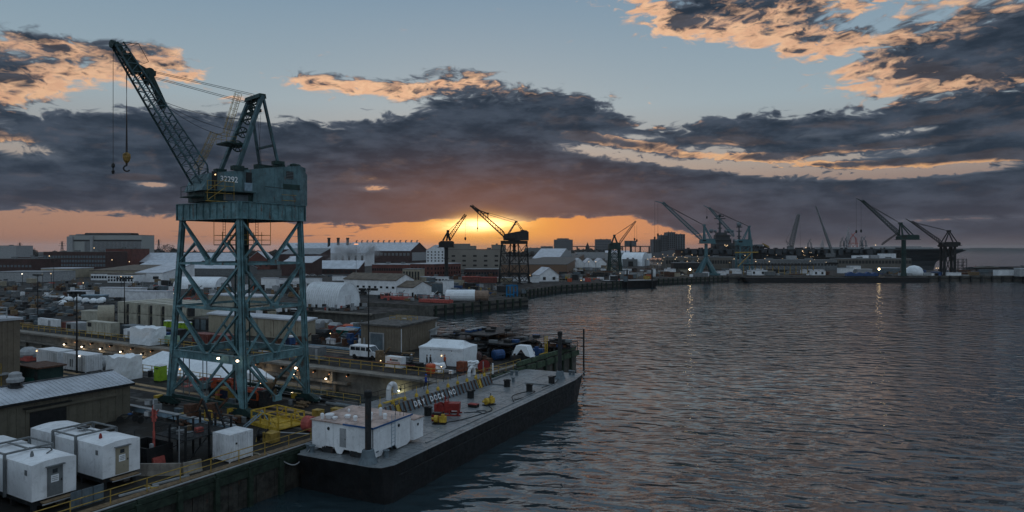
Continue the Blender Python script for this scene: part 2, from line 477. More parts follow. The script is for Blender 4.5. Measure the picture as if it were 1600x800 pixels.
L_lobe = lamp('lamp_bright', (1.0, .80, .55), 7.0)

# ================================================================ SETTING
# ---- water
def water():
    m = bpy.data.materials.new('harbour_water'); m.use_nodes = True; nt = m.node_tree; E.nt = nt
    b = nt.nodes['Principled BSDF']
    b.inputs['Base Color'].default_value = (.020, .036, .044, 1); b.inputs['Roughness'].default_value = 0.04; b.inputs['IOR'].default_value = 1.8
    ge = nt.nodes.new('ShaderNodeNewGeometry'); pos = ge.outputs['Position']
    sp = nt.nodes.new('ShaderNodeSeparateXYZ'); nt.links.new(pos, sp.inputs[0])
    X, Y = E(sp.outputs[0]), E(sp.outputs[1])
    def nv(sx, sy, ang, det, rough, off):
        c, s = math.cos(R(ang)), math.sin(R(ang))
        return noise(xyz((X * c + Y * s) * sx, (Y * c - X * s) * sy, off), 1.0, det, rough, .3)
    swell = nv(.10, .22, 12, 2, .5, 1.0)
    mid = nv(.26, .50, -14, 1, .5, 5.0)
    rip = nv(.95, 1.9, 8, 2, .5, 9.0)
    patch = sstep(nv(.012, .02, 20, 2, .5, 3.3), .35, .65)
    h = (swell * 1.5 + mid * 1.75) * (0.62 + 0.55 * patch) + rip * (0.05 + 0.17 * patch)
    bn = nt.nodes.new('ShaderNodeBump'); bn.inputs['Strength'].default_value = 1.0; bn.inputs['Distance'].default_value = 0.26
    nt.links.new(h.v, bn.inputs['Height']); nt.links.new(bn.outputs[0], b.inputs['Normal'])
    mb = MB(); mb.add([(-600, -300, 0), (14000, -300, 0), (14000, 14000, 0), (-600, 14000, 0)], [(0, 1, 2, 3)])
    struct('water', mb, m, (0, 0, -3.5))
water()
# ---- land
def w2(a, b): p = Yd(a, b); return (p.x, p.y)
SHORE = [w2(-90, 0), w2(14.5, 0), w2(14.5, 235), w2(32, 235), w2(32, 3.2), w2(66, 3.2), w2(66, 122), w2(98, 122), w2(98, 78), w2(116, 78), w2(116, 112), w2(127, 112), w2(127, 80),
         w2(174, 72), w2(176.5, 86), w2(204, 94), w2(253, 97.5), w2(296, 88), w2(342, 81), (139, 440), (900, 456), (900, 500), (520, 500), (345, 520), (345, 622), (150, 622), (170, 1200), (700, 3400), (-6500, 3400), (-6500, -60)]
def ground_mat():
    m = bpy.data.materials.new('yard_asphalt'); m.use_nodes = True; nt = m.node_tree; E.nt = nt
    b = nt.nodes['Principled BSDF']; b.inputs['Roughness'].default_value = .75; b.inputs['Specular IOR Level'].default_value = .2
    ge = nt.nodes.new('ShaderNodeNewGeometry'); pos = E(ge.outputs['Position'])
    big = noise(pos, .05, 4, .6); mid = noise(pos, .35, 4, .6); fine = noise(pos, 4.0, 3, .6)
    c = mixc(sstep(big, .35, .65), (.012, .0115, .011), (.025, .0225, .020))
    c = mixc(sstep(mid, .5, .72) * .45, c, (.045, .038, .030))
    c = mixc(sstep(mid, .40, .26) * .6, c, (.013, .013, .014))
    c = mixc(sstep(fine, .6, .8) * .25, c, (.07, .066, .06))
    nt.links.new(c.v, b.inputs['Base Color'])
    r = mixc(sstep(mid, .42, .6), .62, .95); nt.links.new(r.v, b.inputs['Roughness'])
    return m
M_asph = ground_mat()
def land():
    mb = MB(); n = len(SHORE)
    mb.add([(x, y, 0) for x, y in SHORE], [tuple(range(n))])
    struct('ground', mb, M_asph)
    mw = MB(); md = MB(); pm = MB().box(-.35, .35, -.5, .02, -4.4, .25).mesh('fender_pile', M_fend)
    for i in range(n - 3):
        (x0, y0), (x1, y1) = SHORE[i], SHORE[i + 1]
        mw.add([(x0, y0, -14), (x1, y1, -14), (x1, y1, -.02), (x0, y0, -.02)], [(0, 1, 2, 3)]) if i in (1, 2, 3) else md.add([(x0, y0, -14), (x1, y1, -14), (x1, y1, -.02), (x0, y0, -.02)], [(0, 1, 2, 3)])
        if 12 <= i < 19:
            L_ = math.hypot(x1 - x0, y1 - y0); t = thing('shore_fender_row', ('timber piles on the blunt tip of the third pier' if i == 13 else 'timber fender piles along the %s stretch of quay beyond the slip' % ('first', '', 'second', 'third', 'fourth', 'fifth', 'last')[i - 12]), 'fender', (x0, y0, 0), math.atan2(y1 - y0, x1 - x0))
            for k in range(int(L_ / 4.2)): part(t, 'fender_pile', pm, None, (k * 4.2 + 1, 0, rnd.uniform(-.2, .1)))
            part(t, 'fender_beam', MB().box(0, L_, -.28, -.02, -1.6, -.9), M_black); part(t, 'fender_beam', MB().box(0, L_, -.2, -.02, -4.4, -2.6), M_black)
    struct('quay_wall', mw, M_conc); struct('quay_wall', md, M_concd)
land()
# coping stones along the quay edges, a real step proud of the asphalt
def coping(p0, p1, w, h, n, mt=None):
    mt = mt or M_conc
    p0, p1 = Vector(p0), Vector(p1); L = (p1 - p0).length; d = (p1 - p0) / L
    rz = math.atan2(d.y, d.x); m = MB().box(0.02, L / n - .02, 0, w, -.35, h).mesh('coping_stone', mt)
    root = bpy.data.objects.new('quay_coping', None); COL.objects.link(root); root.location = p0; root.rotation_euler = (0, 0, rz); root['kind'] = 'structure'
    for i in range(n): part(root, 'coping_stone', m, None, (i * L / n, 0, 0))
coping(Yd(-40, .45), Yd(10.5, .45), .75, .06, 20, M_wood)
coping(Yd(33, 3.9), Yd(66, 3.9), .75, .10, 12)
coping(Yd(98, 79), Yd(98, 113), .8, .10, 12)
coping(Yd(127, 81), Yd(174, 73), .9, .12, 12, M_concd)
# rail strips let into the asphalt
def strip(a0, b0, a1, b1, w, mt, z=.006, name='crane_rail_strip'):
    p, q = Yd(a0, b0), Yd(a1, b1); d = (q - p).normalized(); n = Vector((-d.y, d.x, 0)) * w / 2
    mb = MB(); mb.add([p - n, q - n, q + n, p + n], [(0, 1, 2, 3)])
    struct(name, mb, mt, (0, 0, z))
M_strip = mat('sandy_concrete', (.27, .18, .095), .85, 0, .35, 1.2, .2, 8)
M_railm = mat('rail_steel', (.05, .045, .042), .4, .6, .2, 2)
for a in (6.9, 8.6): strip(a, -0.2 + 6, a, 140, .8, M_strip)
for a in (3.5, 12.2): strip(a, 2, a, 140, .5, M_concd); strip(a, 2, a, 140, .1, M_railm, .012, 'crane_rail')
for a in (42.2, 43.9): strip(a, 5, a, 120, .5, M_strip)
strip(40.0, 5, 40.0, 120, .12, M_railm, .01, 'crane_rail')
for i in range(9):                # patches and puddles of old concrete
    a, b = rnd.uniform(-6, 12), rnd.uniform(14, 60); strip(a, b, a + rnd.uniform(-1, 1), b + rnd.uniform(1, 3), rnd.uniform(.6, 2), M_concd, .009 + .0005 * i, 'pavement')
# ---- dry dock
fl = MB(); fl.box(-235, -4.3, 14.5, 32, -11.4, -11); struct('dock_floor', fl, M_concd, O0, YR)
wl = MB()                           # stepped altar courses of the dock walls, each its own block
struct('dock_wall', MB().box(-235, -4.3, 31.2, 31.95, -11, -.13), M_conc, O0, YR)
struct('dock_wall', MB().box(-235, -4.3, 14.55, 15.3, -11, -.1), M_conc, O0, YR)
pil = MB().box(-.25, .25, -.22, .22, -11, -2.35).mesh('wall_pilaster', M_conc)
led = MB().box(-235, -24, 30.3, 31.2, -2.3, -1.95)
gal = struct('dock_gallery', led, M_conc, O0, YR)
for i in range(26):
    part(gal, 'wall_pilaster', pil, None, (-27 - i * 6.5, 31.0, 0))
    part(gal, 'gallery_bracket', MB().box(-.2, .2, -.55, .2, -1.95, -.3) if i == 0 else BR, M_conc if i == 0 else None, (-27 - i * 6.5, 30.75, 0))
    if i == 0: BR = gal.children[-1].data
struct('dock_wall', MB().box(-235, -4.4, 30.1, 31.95, -.45, -.12), M_conc, O0, YR)
struct('dock_wall', MB().box(-235, -60, 29.2, 30.3, -7.4, -7.0), M_concd, O0, YR)

# ---- far shore, tree belts, low hills
mb = MB()
xs = [3300 + 250 * i for i in range(20)]
prof = [(x, 5600 + 40 * math.sin(i)) for i, x in enumerate(xs)]
for i, (x, y) in enumerate(prof[:-1]):
    h = 14 + 7 * rnd.random(); h2 = h + rnd.uniform(-3, 3)
    mb.add([(x, y, -3.4), (prof[i + 1][0], prof[i + 1][1], -3.4), (prof[i + 1][0], prof[i + 1][1] + 30, h2), (x, y + 30, h), (x, y + 400, h), (prof[i + 1][0], prof[i + 1][1] + 400, h2)], [(0, 1, 2, 3), (3, 2, 5, 4)])
struct('far_shore', mb, mat('far_shore', (.05, .055, .06), .9, 0, .2, .01))
def clump(mb, c, rx, ry, rz, n, sz):
    for _ in range(n):
        th = rnd.uniform(0, 2 * PI); ph = math.asin(rnd.uniform(-.3, 1)); r = rnd.uniform(.55, 1.05)
        p = Vector(c) + Vector((rx * r * math.cos(ph) * math.cos(th), ry * r * math.cos(ph) * math.sin(th), rz * r * math.sin(ph)))
        a = Vector((rnd.gauss(0, 1), rnd.gauss(0, 1), rnd.gauss(0, 1))).normalized() * sz * rnd.uniform(.6, 1.3)
        b = a.cross(Vector((rnd.gauss(0, 1), rnd.gauss(0, 1), rnd.gauss(0, 1)))).normalized() * sz * rnd.uniform(.5, 1)
        mb.add([p - a, p + b, p + a, p - b], [(0, 1, 2, 3)])
belt = MB()
for i in range(300):
    x = -1500 + i * 6.5 + rnd.uniform(-4, 4); y = 1500 + rnd.uniform(-60, 60)
    h = rnd.uniform(10, 16) + 4 * math.sin(i * .13)
    belt.ball((x, y, h * .35), rnd.uniform(6, 11), 8, h * .55, 6, 4, .25)
    clump(belt, (x, y, h * .45), 9, 8, h * .55, 22, 1.6)
o = obj('distant_trees', belt, M_tree); o['kind'] = 'stuff'; o['label'] = 'dark belt of distant trees along the horizon behind the yard'
def tree(px, pybase, h, w, label):
    p = G(px, pybase); t = thing('tree', label, 'tree', p, 0)
    part(t, 'trunk', MB().tube((0, 0, 0), (0.3, 0, h * .5), h * .035, 7, h * .018).tube((0.2, 0, h * .4), (w * .25, 0, h * .7), h * .015, 5, h * .006).tube((0.2, 0, h * .4), (-w * .25, .5, h * .72), h * .015, 5, h * .006), M_trunk)
    c = MB(); clump(c, (0, 0, h * .55), w * .5, w * .45, h * .45, 500, h * .035)
    part(t, 'crown', c, M_tree)
tree(196, 407, 26, 30, 'broad dark tree in front of the big pale office block')
tree(262, 402, 26, 34, 'rounded dark tree on the skyline behind the long pale roof')
tree(392, 402, 17, 30, 'low dark tree on the skyline seen through the big crane tower')
tree(330, 402, 16, 34, 'low dark tree on the skyline just left of the crane column')
tree(46, 404, 19, 26, 'dark tree on the skyline between the pale warehouse and the office block')

# transmission towers on the horizon
def pylon(px, top, label):
    d = 1300.0; x = (px - 800) / F * d; h = (388 - top) / F * d + 18
    t = thing('transmission_tower', label, 'pylon', (x, d, 0), 0, 'transmission towers on the horizon')
    m = MB()
    for sx in (-1, 1):
        for sy in (-1, 1): m.beam((sx * h * .09, sy * h * .09, 0), (sx * .3, sy * .3, h), .5)
    for k in range(5):
        z = h * (k + .5) / 6; w = h * .09 * (1 - z / h)
        m.beam((-w, 0, z), (w, 0, z + h / 6), .3); m.beam((w, 0, z), (-w, 0, z + h / 6), .3)
    part(t, 'tower_frame', m, M_dark)
    for k, w in ((.74, 7), (.86, 5.5), (.96, 4)):
        part(t, 'cross_arm', MB().beam((-w, 0, h * k), (w, 0, h * k), .5), M_dark)
pylon(31, 379, 'transmission tower above the pale warehouse at the left edge')
pylon(222, 372, 'transmission tower just right of the big pale office block')
pylon(248, 374, 'transmission tower over the domed tree on the horizon')
pylon(97, 377, 'transmission tower just left of the big pale office block')

# ================================================================ QUAY EDGE
def quay_edge():
    t = thing('fender_wall', 'green timber fender beams and stained piles along the near quay face', 'quay fender', O0, YR)
    pipe = MB().tube((0.02, -45, .10), (0.02, 3.5, .10), .07, 8)
    part(t, 'white_edge_pipe', pipe, M_greyl, label='pale pipe running along the lip of the quay')
    seg = MB().box(.02, .35, 0.04, 3.16, -1.05, -.45).box(.02, .28, .04, 3.16, -.40, -.02).mesh('fender_beam', M_fend)
    post = MB().box(.02, .5, -.2, .2, -4.2, -.25).mesh('fender_pile', M_fend)
    pl = MB().box(.0, .12, .0, .46, -3.6, -1.05).mesh('wall_plank', mat('quay_plank', (.035, .033, .028), .85, 0, .5, 1.2, .3, 6, .8, .5))
    for i in range(16):
        y = -45 + i * 3.2
        part(t, 'fender_beam', seg, None, (0, y, rnd.uniform(-.08, .06)))
        part(t, 'fender_pile', post, None, (0, y, 0))
        for k in range(6): part(t, 'wall_plank', pl, None, (rnd.uniform(0, .08), y + .25 + k * .48, rnd.uniform(-.1, 0)))
quay_edge()
def railing(p0, p1, n, label, mt, h=1.07, r=.035, z=0.0, loops=True, group=None, rows=(1.0, .55), cat='railing', kick=False):
    p0, p1 = Vector(p0), Vector(p1); L = (p1 - p0).length; d = (p1 - p0) / L; rz = math.atan2(d.y, d.x)
    t = thing('railing', label, cat, (p0.x, p0.y, z), rz, group)
    s = L / n
    pm = MB().tube((0, 0, 0), (0, 0, h), r * 1.1, 6).box(-.08, .08, -.08, .08, 0, .03).mesh('post', mt)
    rm = None
    for i in range(n + 1): part(t, 'post', pm, None, (i * s, 0, 0))
    for i in range(n):
        if rm is None:
            m = MB()
            for k in rows: m.tube((.03, 0, h * k), (s - .03, 0, h * k), r, 5)
            if kick: m.box(0, s, -.02, .02, .02, .12)
            rm = m.mesh('rail', mt)
        part(t, 'rail', rm, None, (i * s, 0, 0))
    return t
railing(Yd(-36.2, .78), Yd(6.5, .78), 16, 'yellow tube railing along the near quay edge beside the barge', M_yeld, 1.07, .04)
railing(Yd(14.1, 6.5), Yd(14.1, 30), 9, 'yellow railing on the dock edge behind the right foot of the big crane', M_yeld, 1.1, .04)
railing(Yd(14.1, 31), Yd(14.1, 70), 18, 'yellow railing on the dock edge in front of the white tent covers', M_yeld, 1.1, .05)
railing(Yd(32.4, 8), Yd(32.4, 60), 24, 'yellow railing on the far lip of the dry dock below the white van', M_yeld, 1.1, .06)
railing(Yd(32.4, 61), Yd(32.4, 130), 30, 'yellow railing on the far lip of the dry dock in front of the containers', M_yeld, 1.1, .06)

# ================================================================ DOCK GATE
def caisson():
    t = thing('dock_gate', 'slate blue dock gate with rusty ribs and white DRY DOCK lettering', 'dock gate', O0, YR)
    # local x to the water, y along the gate; sloped outer face
    T = .75
    prof = [(-4.2, -11), (-4.2, T), (-1.0, T), (.15, -1.9), (.3, -11)]
    part(t, 'gate_hull', MB().extr(prof, 10.8, 33.5), M_slate)
    part(t, 'gate_deck', MB().box(-4.25, -1.0, 10.8, 33.5, T, T + .08), M_grey)
    rib = MB().extr([(-1.12, T + .12), (-.92, T + .12), (.27, -1.85), (.27, -2.7), (.1, -2.7)], -.06, .06).mesh('rib', M_rust)
    for i in range(30): part(t, 'rib', rib, None, (0, 11.2 + i * .76, 0))
    cap = MB().lathe([(.20, 0), (.20, .25), (.10, .42)], (0, 0, 0), 8).tube((0, 0, .3), (0, 0, 1.2), .03, 5).mesh('valve_cap', M_yel)
    for i in range(11): part(t, 'valve_cap', cap, None, (-1.4, 11.6 + i * 2.1, T + .08))
    sl = 1.15 / 2.65
    for y in (13.4, 30.0):
        m = MB()
        for k in range(6): m.tube((-.85 + k * .34 * sl, y, T - .2 - k * .34), (-.85 + k * .34 * sl, y + .8, T - .2 - k * .34), .04, 5)
        m.add([(-.93, y, T), (-.93, y + .8, T), (.2, y + .8, -1.8), (.2, y, -1.8)], [(0, 1, 2, 3)])
        m.beam((-.95, y, T + .8), (-.9, y, T), .06).beam((-.95, y + .8, T + .8), (-.9, y + .8, T), .06)
        part(t, 'ladder', m, M_yel)
    part(t, 'walkway_plank', MB().box(-1.9, -1.5, 12.6, 15.8, T + .3, T + .4), M_yel)
    # lettering on the sloping face
    chars = 'DRY DOCK NO'
    dirx = Vector((0, 1, 0)); diry = Vector((-1.15, 0, 2.65)).normalized()
    nrm = dirx.cross(diry)
    for i, ch in enumerate(chars):
        if ch == ' ': continue
        c = bpy.data.curves.new('letter', 'FONT'); c.body = ch; c.size = .86; c.extrude = .012; c.offset = .02
        c.materials.append(M_white)
        tmp = bpy.data.objects.new('letter', c)
        COL.objects.link(tmp); bpy.context.view_layer.update()
        me = bpy.data.meshes.new_from_object(tmp.evaluated_get(bpy.context.evaluated_depsgraph_get()))
        bpy.data.objects.remove(tmp)
        o = bpy.data.objects.new('letter', me); COL.objects.link(o); o.parent = t
        B = Matrix((dirx, diry, nrm)).transposed().to_4x4()
        o.matrix_local = Matrix.Translation(Vector((-.68, 16.6 + i * .76, .0)) + nrm * .06) @ B
    railing_root = None
caisson()
railing(Yd(11, 3.9), Yd(33, 3.9), 14, 'thin dark railing along the inner side of the dock gate', M_dark, 1.1, .03, .8)
railing(Yd(33.2, 3.4), Yd(46, 3.4), 6, 'yellow railing on the pier corner beside the dock gate', M_yeld, 1.1, .04)

# ================================================================ BARGE
BA = Vector((-10.55, 56.3, 0)); BD = Vector((.449, .8935, 0)).normalized(); BN = Vector((-BD.y, BD.x, 0))
BZ = math.atan2(BD.y, BD.x) - PI / 2       # local y along the barge to its bow, local x to starboard (the water)
BW, BL, BH = 10.4, 47.8, -.3
BO = BA + BN * BW                            # stern corner on the quay side; x from 0 (quay) to BW (water)
def Bw(x, y, z=BH): return BO + Vector((BD.y, -BD.x, 0)) * x + BD * y + Vector((0, 0, z))
M_bdeck = mat('barge_deck', (.175, .19, .20), .34, .1, .22, .35, .25, 2.0, .2, .25, .5, grime=.7)
M_bhull = mat('barge_hull', (.009, .009, .010), .5, 0, .5, .7, .3, 3, .5, .14, grime=.5)
def barge():
    t = thing('flat_barge', 'long black flat deck barge with pale grey deck moored along the quay', 'barge', BO, BZ)
    h = [(0.8, 0.5), (.9, -.0), (BW - 1.6, -.0), (BW - .5, .3), (BW, 1.4), (BW, BL - 5), (BW - .7, BL), (.7, BL), (0, BL - 3), (0, 1.2)]
    mb = MB(); n = len(h)
    lo = [(min(max(x, .25), BW - .25), min(max(y, 1.2), BL - 4.2)) for x, y in h]
    mb.add([(x, y, -6) for x, y in lo] + [(x, y, BH) for x, y in h], [tuple(range(n))[::-1]] + [(i, (i + 1) % n, n + (i + 1) % n, n + i) for i in range(n)])
    part(t, 'hull', mb, M_bhull)
    root_deck = part(t, 'deck', MB().prism(h, BH, BH + .03), M_bdeck)
    # deck plates, each slightly proud of the sheet below
    P1 = MB().box(.03, 2.37, .03, 3.57, BH + .03, BH + .055).mesh('deck_plate', M_bdeck)
    for j in range(12):
        for i in range(4):
            part(root_deck, 'deck_plate', P1, None, (.42 + i * 2.4, 2.4 + j * 3.6, rnd.uniform(0, .004)))
    part(t, 'rubbing_strake', MB().box(BW, BW + .06, 2, BL - 5, -1.35, -1.25), M_dark)
    part(t, 'kerb', MB().box(.12, .38, 2, BL - 3.3, BH, BH + .28), M_bdeck, label='pale raised kerb on the quay side of the deck')
    part(t, 'kerb', MB().box(BW - 1.35, BW - 1.15, 8, BL - 9, BH, BH + .14), M_bdeck, label='low kerb on the water side of the deck')
    part(t, 'kerb', MB().box(5.2, BW - 1.4, BL - 10.2, BL - 10.0, BH, BH + .2), M_bdeck)
    part(t, 'kerb', MB().box(.4, 3.6, BL - 12.8, BL - 12.6, BH, BH + .2), M_bdeck)
    # hatch boxes: black coamings
    hb = MB().lathe([(.42, 0), (.42, .85), (.50, .86), (.50, .98)], n=10).box(-.1, .35, -.6, -.45, .98, 1.12).mesh('vent_box', M_black)
    for x, y in ((5.0, 8.5), (3.4, 17.0), (3.2, 26.6), (4.1, 34.6), (8.0, 30.6 + 2.6), (8.4, 39.4)):
        part(t, 'hatch_trunk', hb, None, (x, y, BH), rnd.uniform(-1, 1))
    bd = MB().lathe([(.28, 0), (.2, .1), (.2, .55), (.3, .6), (.3, .68)], n=10).mesh('bollard', M_slate)
    for x, y in ((1.1, 1.2), (1.7, 1.0), (.9, BL - 5.5), (1.6, BL - 5.3), (BW - 1.5, BL - 1.6), (BW - 2.1, BL - 1.4), (BW - 2.6, 2.2), (BW - 1.9, 2.8), (3.4, BL - 10)):
        part(t, 'bollard', bd, None, (x, y, BH))
    for x, y, l in ((BW - 2.4, .95, 'tall black spud pile standing through the stern of the barge'), (BW - 2.2, BL - 5.0, 'tall black spud pile standing at the bow end of the barge')):
        s = thing('spud_pile', l, 'mooring pile', Bw(x, y, 0), BZ, 'spud piles of the barge')
        hh = 6.1 if y < 10 else 6.6
        part(s, 'pile_tube', MB().tube((0, 0, -6), (0, 0, BH + hh), .27, 14), M_dark, smooth=False)
        part(s, 'pile_cap', MB().lathe([(.34, hh - .5), (.36, hh), (.2, hh + .12)], (0, 0, BH), 12), M_black)
        part(s, 'pile_collar', MB().lathe([(.85, 0), (.62, .5), (.5, 1.1), (.36, 1.15)], (0, 0, BH + .03), 10), M_slate)
barge()

# deckhouse at the stern
def deckhouse():
    t = thing('deckhouse', 'white steel deckhouse with rusty roof on the barge stern', 'deckhouse', Bw(1.1, 1.6), BZ)
    W, L, H = 6.9, 5.6, 2.75
    # walls raised on legs with arched cut-outs at the foot
    def wall(pts, n0):    # profile along the wall with cut-outs
        return pts
    cut = [(0, .45), (.15, .35), (1.2, .35), (1.5, .62), (2.6, .62), (2.9, .1), (3.4, .1), (3.7, .55), (5.2, .55), (5.5, .1), (W - .6, .1), (W, .5)]
    face = [(x, z) for x, z in cut] + [(W, H), (0, H)]
    part(t, 'end_wall', MB().extr(face, 0, .1), M_white)
    part(t, 'end_wall', MB().extr(face, L - .1, L), M_white)
    cut2 = [(0, .5), (.5, .15), (1.2, .15), (1.5, .55), (3.2, .55), (3.5, .15), (L - .6, .15), (L, .45)]
    part(t, 'side_wall', MB().extx([(y, z) for y, z in cut2] + [(L, H), (0, H)], W - .1, W), M_white)
    part(t, 'side_wall', MB().extx([(y, z) for y, z in cut2] + [(L, H), (0, H)], 0, .1), M_white)
    part(t, 'house_floor', MB().box(.1, W - .1, .1, L - .1, .62, .7), M_dark)
    rf = part(t, 'roof', MB().add([(-.12, -.12, H), (W + .12, -.12, H), (W + .12, L + .12, H), (-.12, L + .12, H), (-.12, -.12, H + .1), (W + .12, -.12, H + .06), (W + .12, L + .12, H + .1), (-.12, L + .12, H + .16)], [(0, 3, 2, 1), (4, 5, 6, 7), (0, 1, 5, 4), (1, 2, 6, 5), (2, 3, 7, 6), (3, 0, 4, 7)]),
              mat('rusty_pale_roof', (.34, .25, .22), .35, 0, .35, .9, .3, 3, 0, .9))
    part(t, 'roof_trim', MB().box(W - 3.2, W + .15, -.16, -.12, H - .03, H + .12).box(W + .12, W + .16, -.16, L + .12, H - .03, H + .12), mat('blue_trim', (.02, .09, .24), .5))
    for x, y, r, h in ((1.2, 1.0, .42, .38), (.9, .35, .16, .5), (1.9, .9, .26, .2), (2.6, 1.8, .3, .25), (3.9, 1.3, .2, .4), (4.6, 2.6, .2, .5), (5.2, 1.6, .28, .28), (4.8, 3.8, .16, .7), (5.9, 3.0, .2, .45), (1.4, 3.4, .12, .3)):
        part(rf, 'roof_vent', MB().lathe([(r * .8, 0), (r * .8, h * .6), (r, h * .62), (r, h), (r * .6, h + .06)], (x, y, H + .08), 10), M_white)
    for x in (5.9, 6.4, 6.8): part(rf, 'vent_pipe', MB().tube((x, 4.6, H), (x, 4.6, H + 1.1), .025, 5), M_dark)
    d = part(t, 'door', MB().box(3.25, 3.95, -.03, 0, .75, 2.4), M_greyl, label='grey door in the stern wall')
    part(d, 'handle', MB().box(3.85, 3.9, -.07, -.03, 1.4, 1.55), M_dark)
    for x, z in ((1.95, 2.2),): part(t, 'porthole', MB().lathe([(.14, 0), (.16, .04)], (x, -.045, z), 12, 'Y'), M_glass)
    for y, z in ((3.7, 2.2),): part(t, 'porthole', MB().lathe([(.14, 0), (.16, .04)], (W + .002, y, z), 12, 'X'), M_glass)
    sm = MB().box(-.03, .03, -.012, 0, .5, H - .05).mesh('wall_seam', M_whitec)
    for x in (.7, 1.6, 2.5, 4.4, 5.4, 6.2): part(t, 'wall_seam', sm, None, (x, 0, 0))
    lm = MB().tube((W + .06, 2.6, .4), (W + .06, 2.6, H + .7), .025, 5).tube((W + .06, 3.1, .4), (W + .06, 3.1, H + .7), .025, 5)
    for k in range(8): lm.tube((W + .06, 2.6, .6 + k * .33), (W + .06, 3.1, .6 + k * .33), .018, 4)
    part(t, 'ladder', lm, M_bluel)
    # lower annex
    part(t, 'annex', MB().box(W - 2.6, W + .3, L + .02, L + 1.6, .4, 2.25), M_white)
    part(t, 'annex_roof', MB().box(W - 2.7, W + .4, L + .02, L + 1.7, 2.25, 2.33), mat('rusty_pale_roof', (.34, .25, .22)))
    part(t, 'porthole', MB().lathe([(.12, 0), (.14, .04)], (W + .3, L + .7, 1.75), 12, 'X'), M_glass)
    for k in range(2): part(t, 'stern_locker', MB().box(1.2 + k * 3.2, 2.5 + k * 3.4, -.02, .5, .05, .5), M_dark)
deckhouse()

def pump(loc, rz, label):
    t = thing('deck_pump', label, 'pump', loc, rz, 'yellow pumps on the barge deck')
    part(t, 'skid', MB().box(-.7, .7, -.4, .4, 0, .16), M_black)
    part(t, 'pump_casing', MB().lathe([(.18, -.25), (.38, -.2), (.38, .15), (.18, .2)], (-.35, 0, .55), 12, 'X').tube((-.35, 0, .55), (-.9, .1, .55), .12, 8), M_yel)
    part(t, 'engine_block', MB().cbox((.35, 0, .55), (.7, .5, .6)).cbox((.35, 0, .95), (.3, .3, .25)), M_yel)
    part(t, 'exhaust', MB().tube((.35, .1, .9), (.35, .1, 1.35), .05, 6).tube((.1, .1, .5), (.1, .1, .9), .08, 6), M_black)
pump(Bw(6.5, 14.5), BZ + .3, 'small yellow pump beside a dark red engine near the deckhouse')
pump(Bw(7.0, 24.3), BZ + 1.2, 'small yellow pump standing alone beyond the big red winch')
def winch():
    t = thing('deck_winch', 'large dark red winch machine in the middle of the barge deck', 'winch', Bw(5.0, 18.3), BZ + .4)
    part(t, 'base_frame', MB().box(-1.5, 1.6, -.8, -.6, 0, .18).box(-1.5, 1.6, .6, .8, 0, .18).box(-1.3, -1.1, -.8, .8, 0, .18).box(1.1, 1.3, -.8, .8, 0, .18), M_red)
    part(t, 'engine_cover', MB().box(.2, 1.45, -.55, .55, .6, 1.35), M_red)
    part(t, 'drum', MB().lathe([(.55, -.5), (.55, -.42), (.32, -.4), (.32, .4), (.55, .42), (.55, .5)], (-.75, 0, .75), 14, 'Y'), M_red)
    part(t, 'gearbox', MB().box(-.25, .2, -.4, .4, .3, 1.5).tube((-.2, 0, 1.4), (-.2, 0, 2.0), .07, 6).tube((.1, .2, 1.4), (.1, .2, 1.95), .05, 6), M_red)
    part(t, 'control_stand', MB().box(-1.3, -1.0, -.7, -.3, .2, 1.3).tube((-1.15, -.5, 1.3), (-1.15, -.5, 1.9), .03, 5), M_red)
    leg = MB().box(-.08, .08, -.08, .08, .18, .62).mesh('leg', M_red)
    for x in (.35, 1.3):
        for y in (-.45, .45): part(t, 'leg', leg, None, (x, y, 0))
winch()
t = thing('deck_engine', 'small dark engine box behind the nearer yellow pump', 'engine', Bw(5.6, 15.4), BZ + .2)
part(t, 'engine_case', MB().box(-.5, .5, -.35, .35, .1, .75), M_red); part(t, 'radiator', MB().box(-.45, .45, -.3, .3, .75, .95), M_black); part(t, 'exhaust', MB().tube((-.4, -.2, .9), (-.4, -.2, 1.3), .04, 5), M_black)
t = thing('pallet_box', 'low red and black box lying between the winch and the far pump', 'box', Bw(5.9, 22.6), BZ)
part(t, 'box_body', MB().box(-.55, .55, -.35, .35, 0, .38), M_black); part(t, 'box_lid', MB().box(-.58, .58, -.38, .38, .38, .44), M_red)
def hose(pts, r, label, name='hose', mt=None, jag=.0):
    P = [Vector(p) for p in pts]; out = []
    for i in range(len(P) - 1):      # Catmull-Rom
        a, b, c, d = P[max(i - 1, 0)], P[i], P[i + 1], P[min(i + 2, len(P) - 1)]
        for k in range(6):
            s = k / 6; out.append(.5 * ((2 * b) + (c - a) * s + (2 * a - 5 * b + 4 * c - d) * s * s + (3 * b - a - 3 * c + d) * s ** 3))
    out.append(P[-1])
    solo(name, MB().path(out, r, 5), mt or M_black, label, name)
hose([Bw(6.9, 15.2, BH + .1), Bw(7.8, 17, BH + .1), Bw(8.3, 19.5, BH + .1), Bw(8.6, 22, BH + .1), Bw(7.4, 23.6, BH + .1)], .05, 'black hose lying between the two yellow pumps on the deck')
hose([Bw(6.4, 19.6, BH + .1), Bw(7.6, 20.6, BH + .1), Bw(8.6, 20.2, BH + .1), Bw(8.2, 21.4, BH + .1), Bw(7.2, 21.0, BH + .1)], .05, 'looped black hose beside the red winch')
hose([Bw(8.9, 27, BH + .1), Bw(7.9, 28.6, BH + .35), Bw(8.3, 31.0, BH + .4), Bw(8.9, 33, BH + .2), Bw(9.0, 30, BH + .1), Bw(8.6, 27.8, BH + .1)], .06, 'tangled black hose on the deck before the third black hatch')
hose([Bw(8.5, 36, BH + .1), Bw(8.9, 39.2, BH + .1), Bw(8.4, 41.8, BH + .2)], .05, 'black hose leading to the foot of the bow pile')
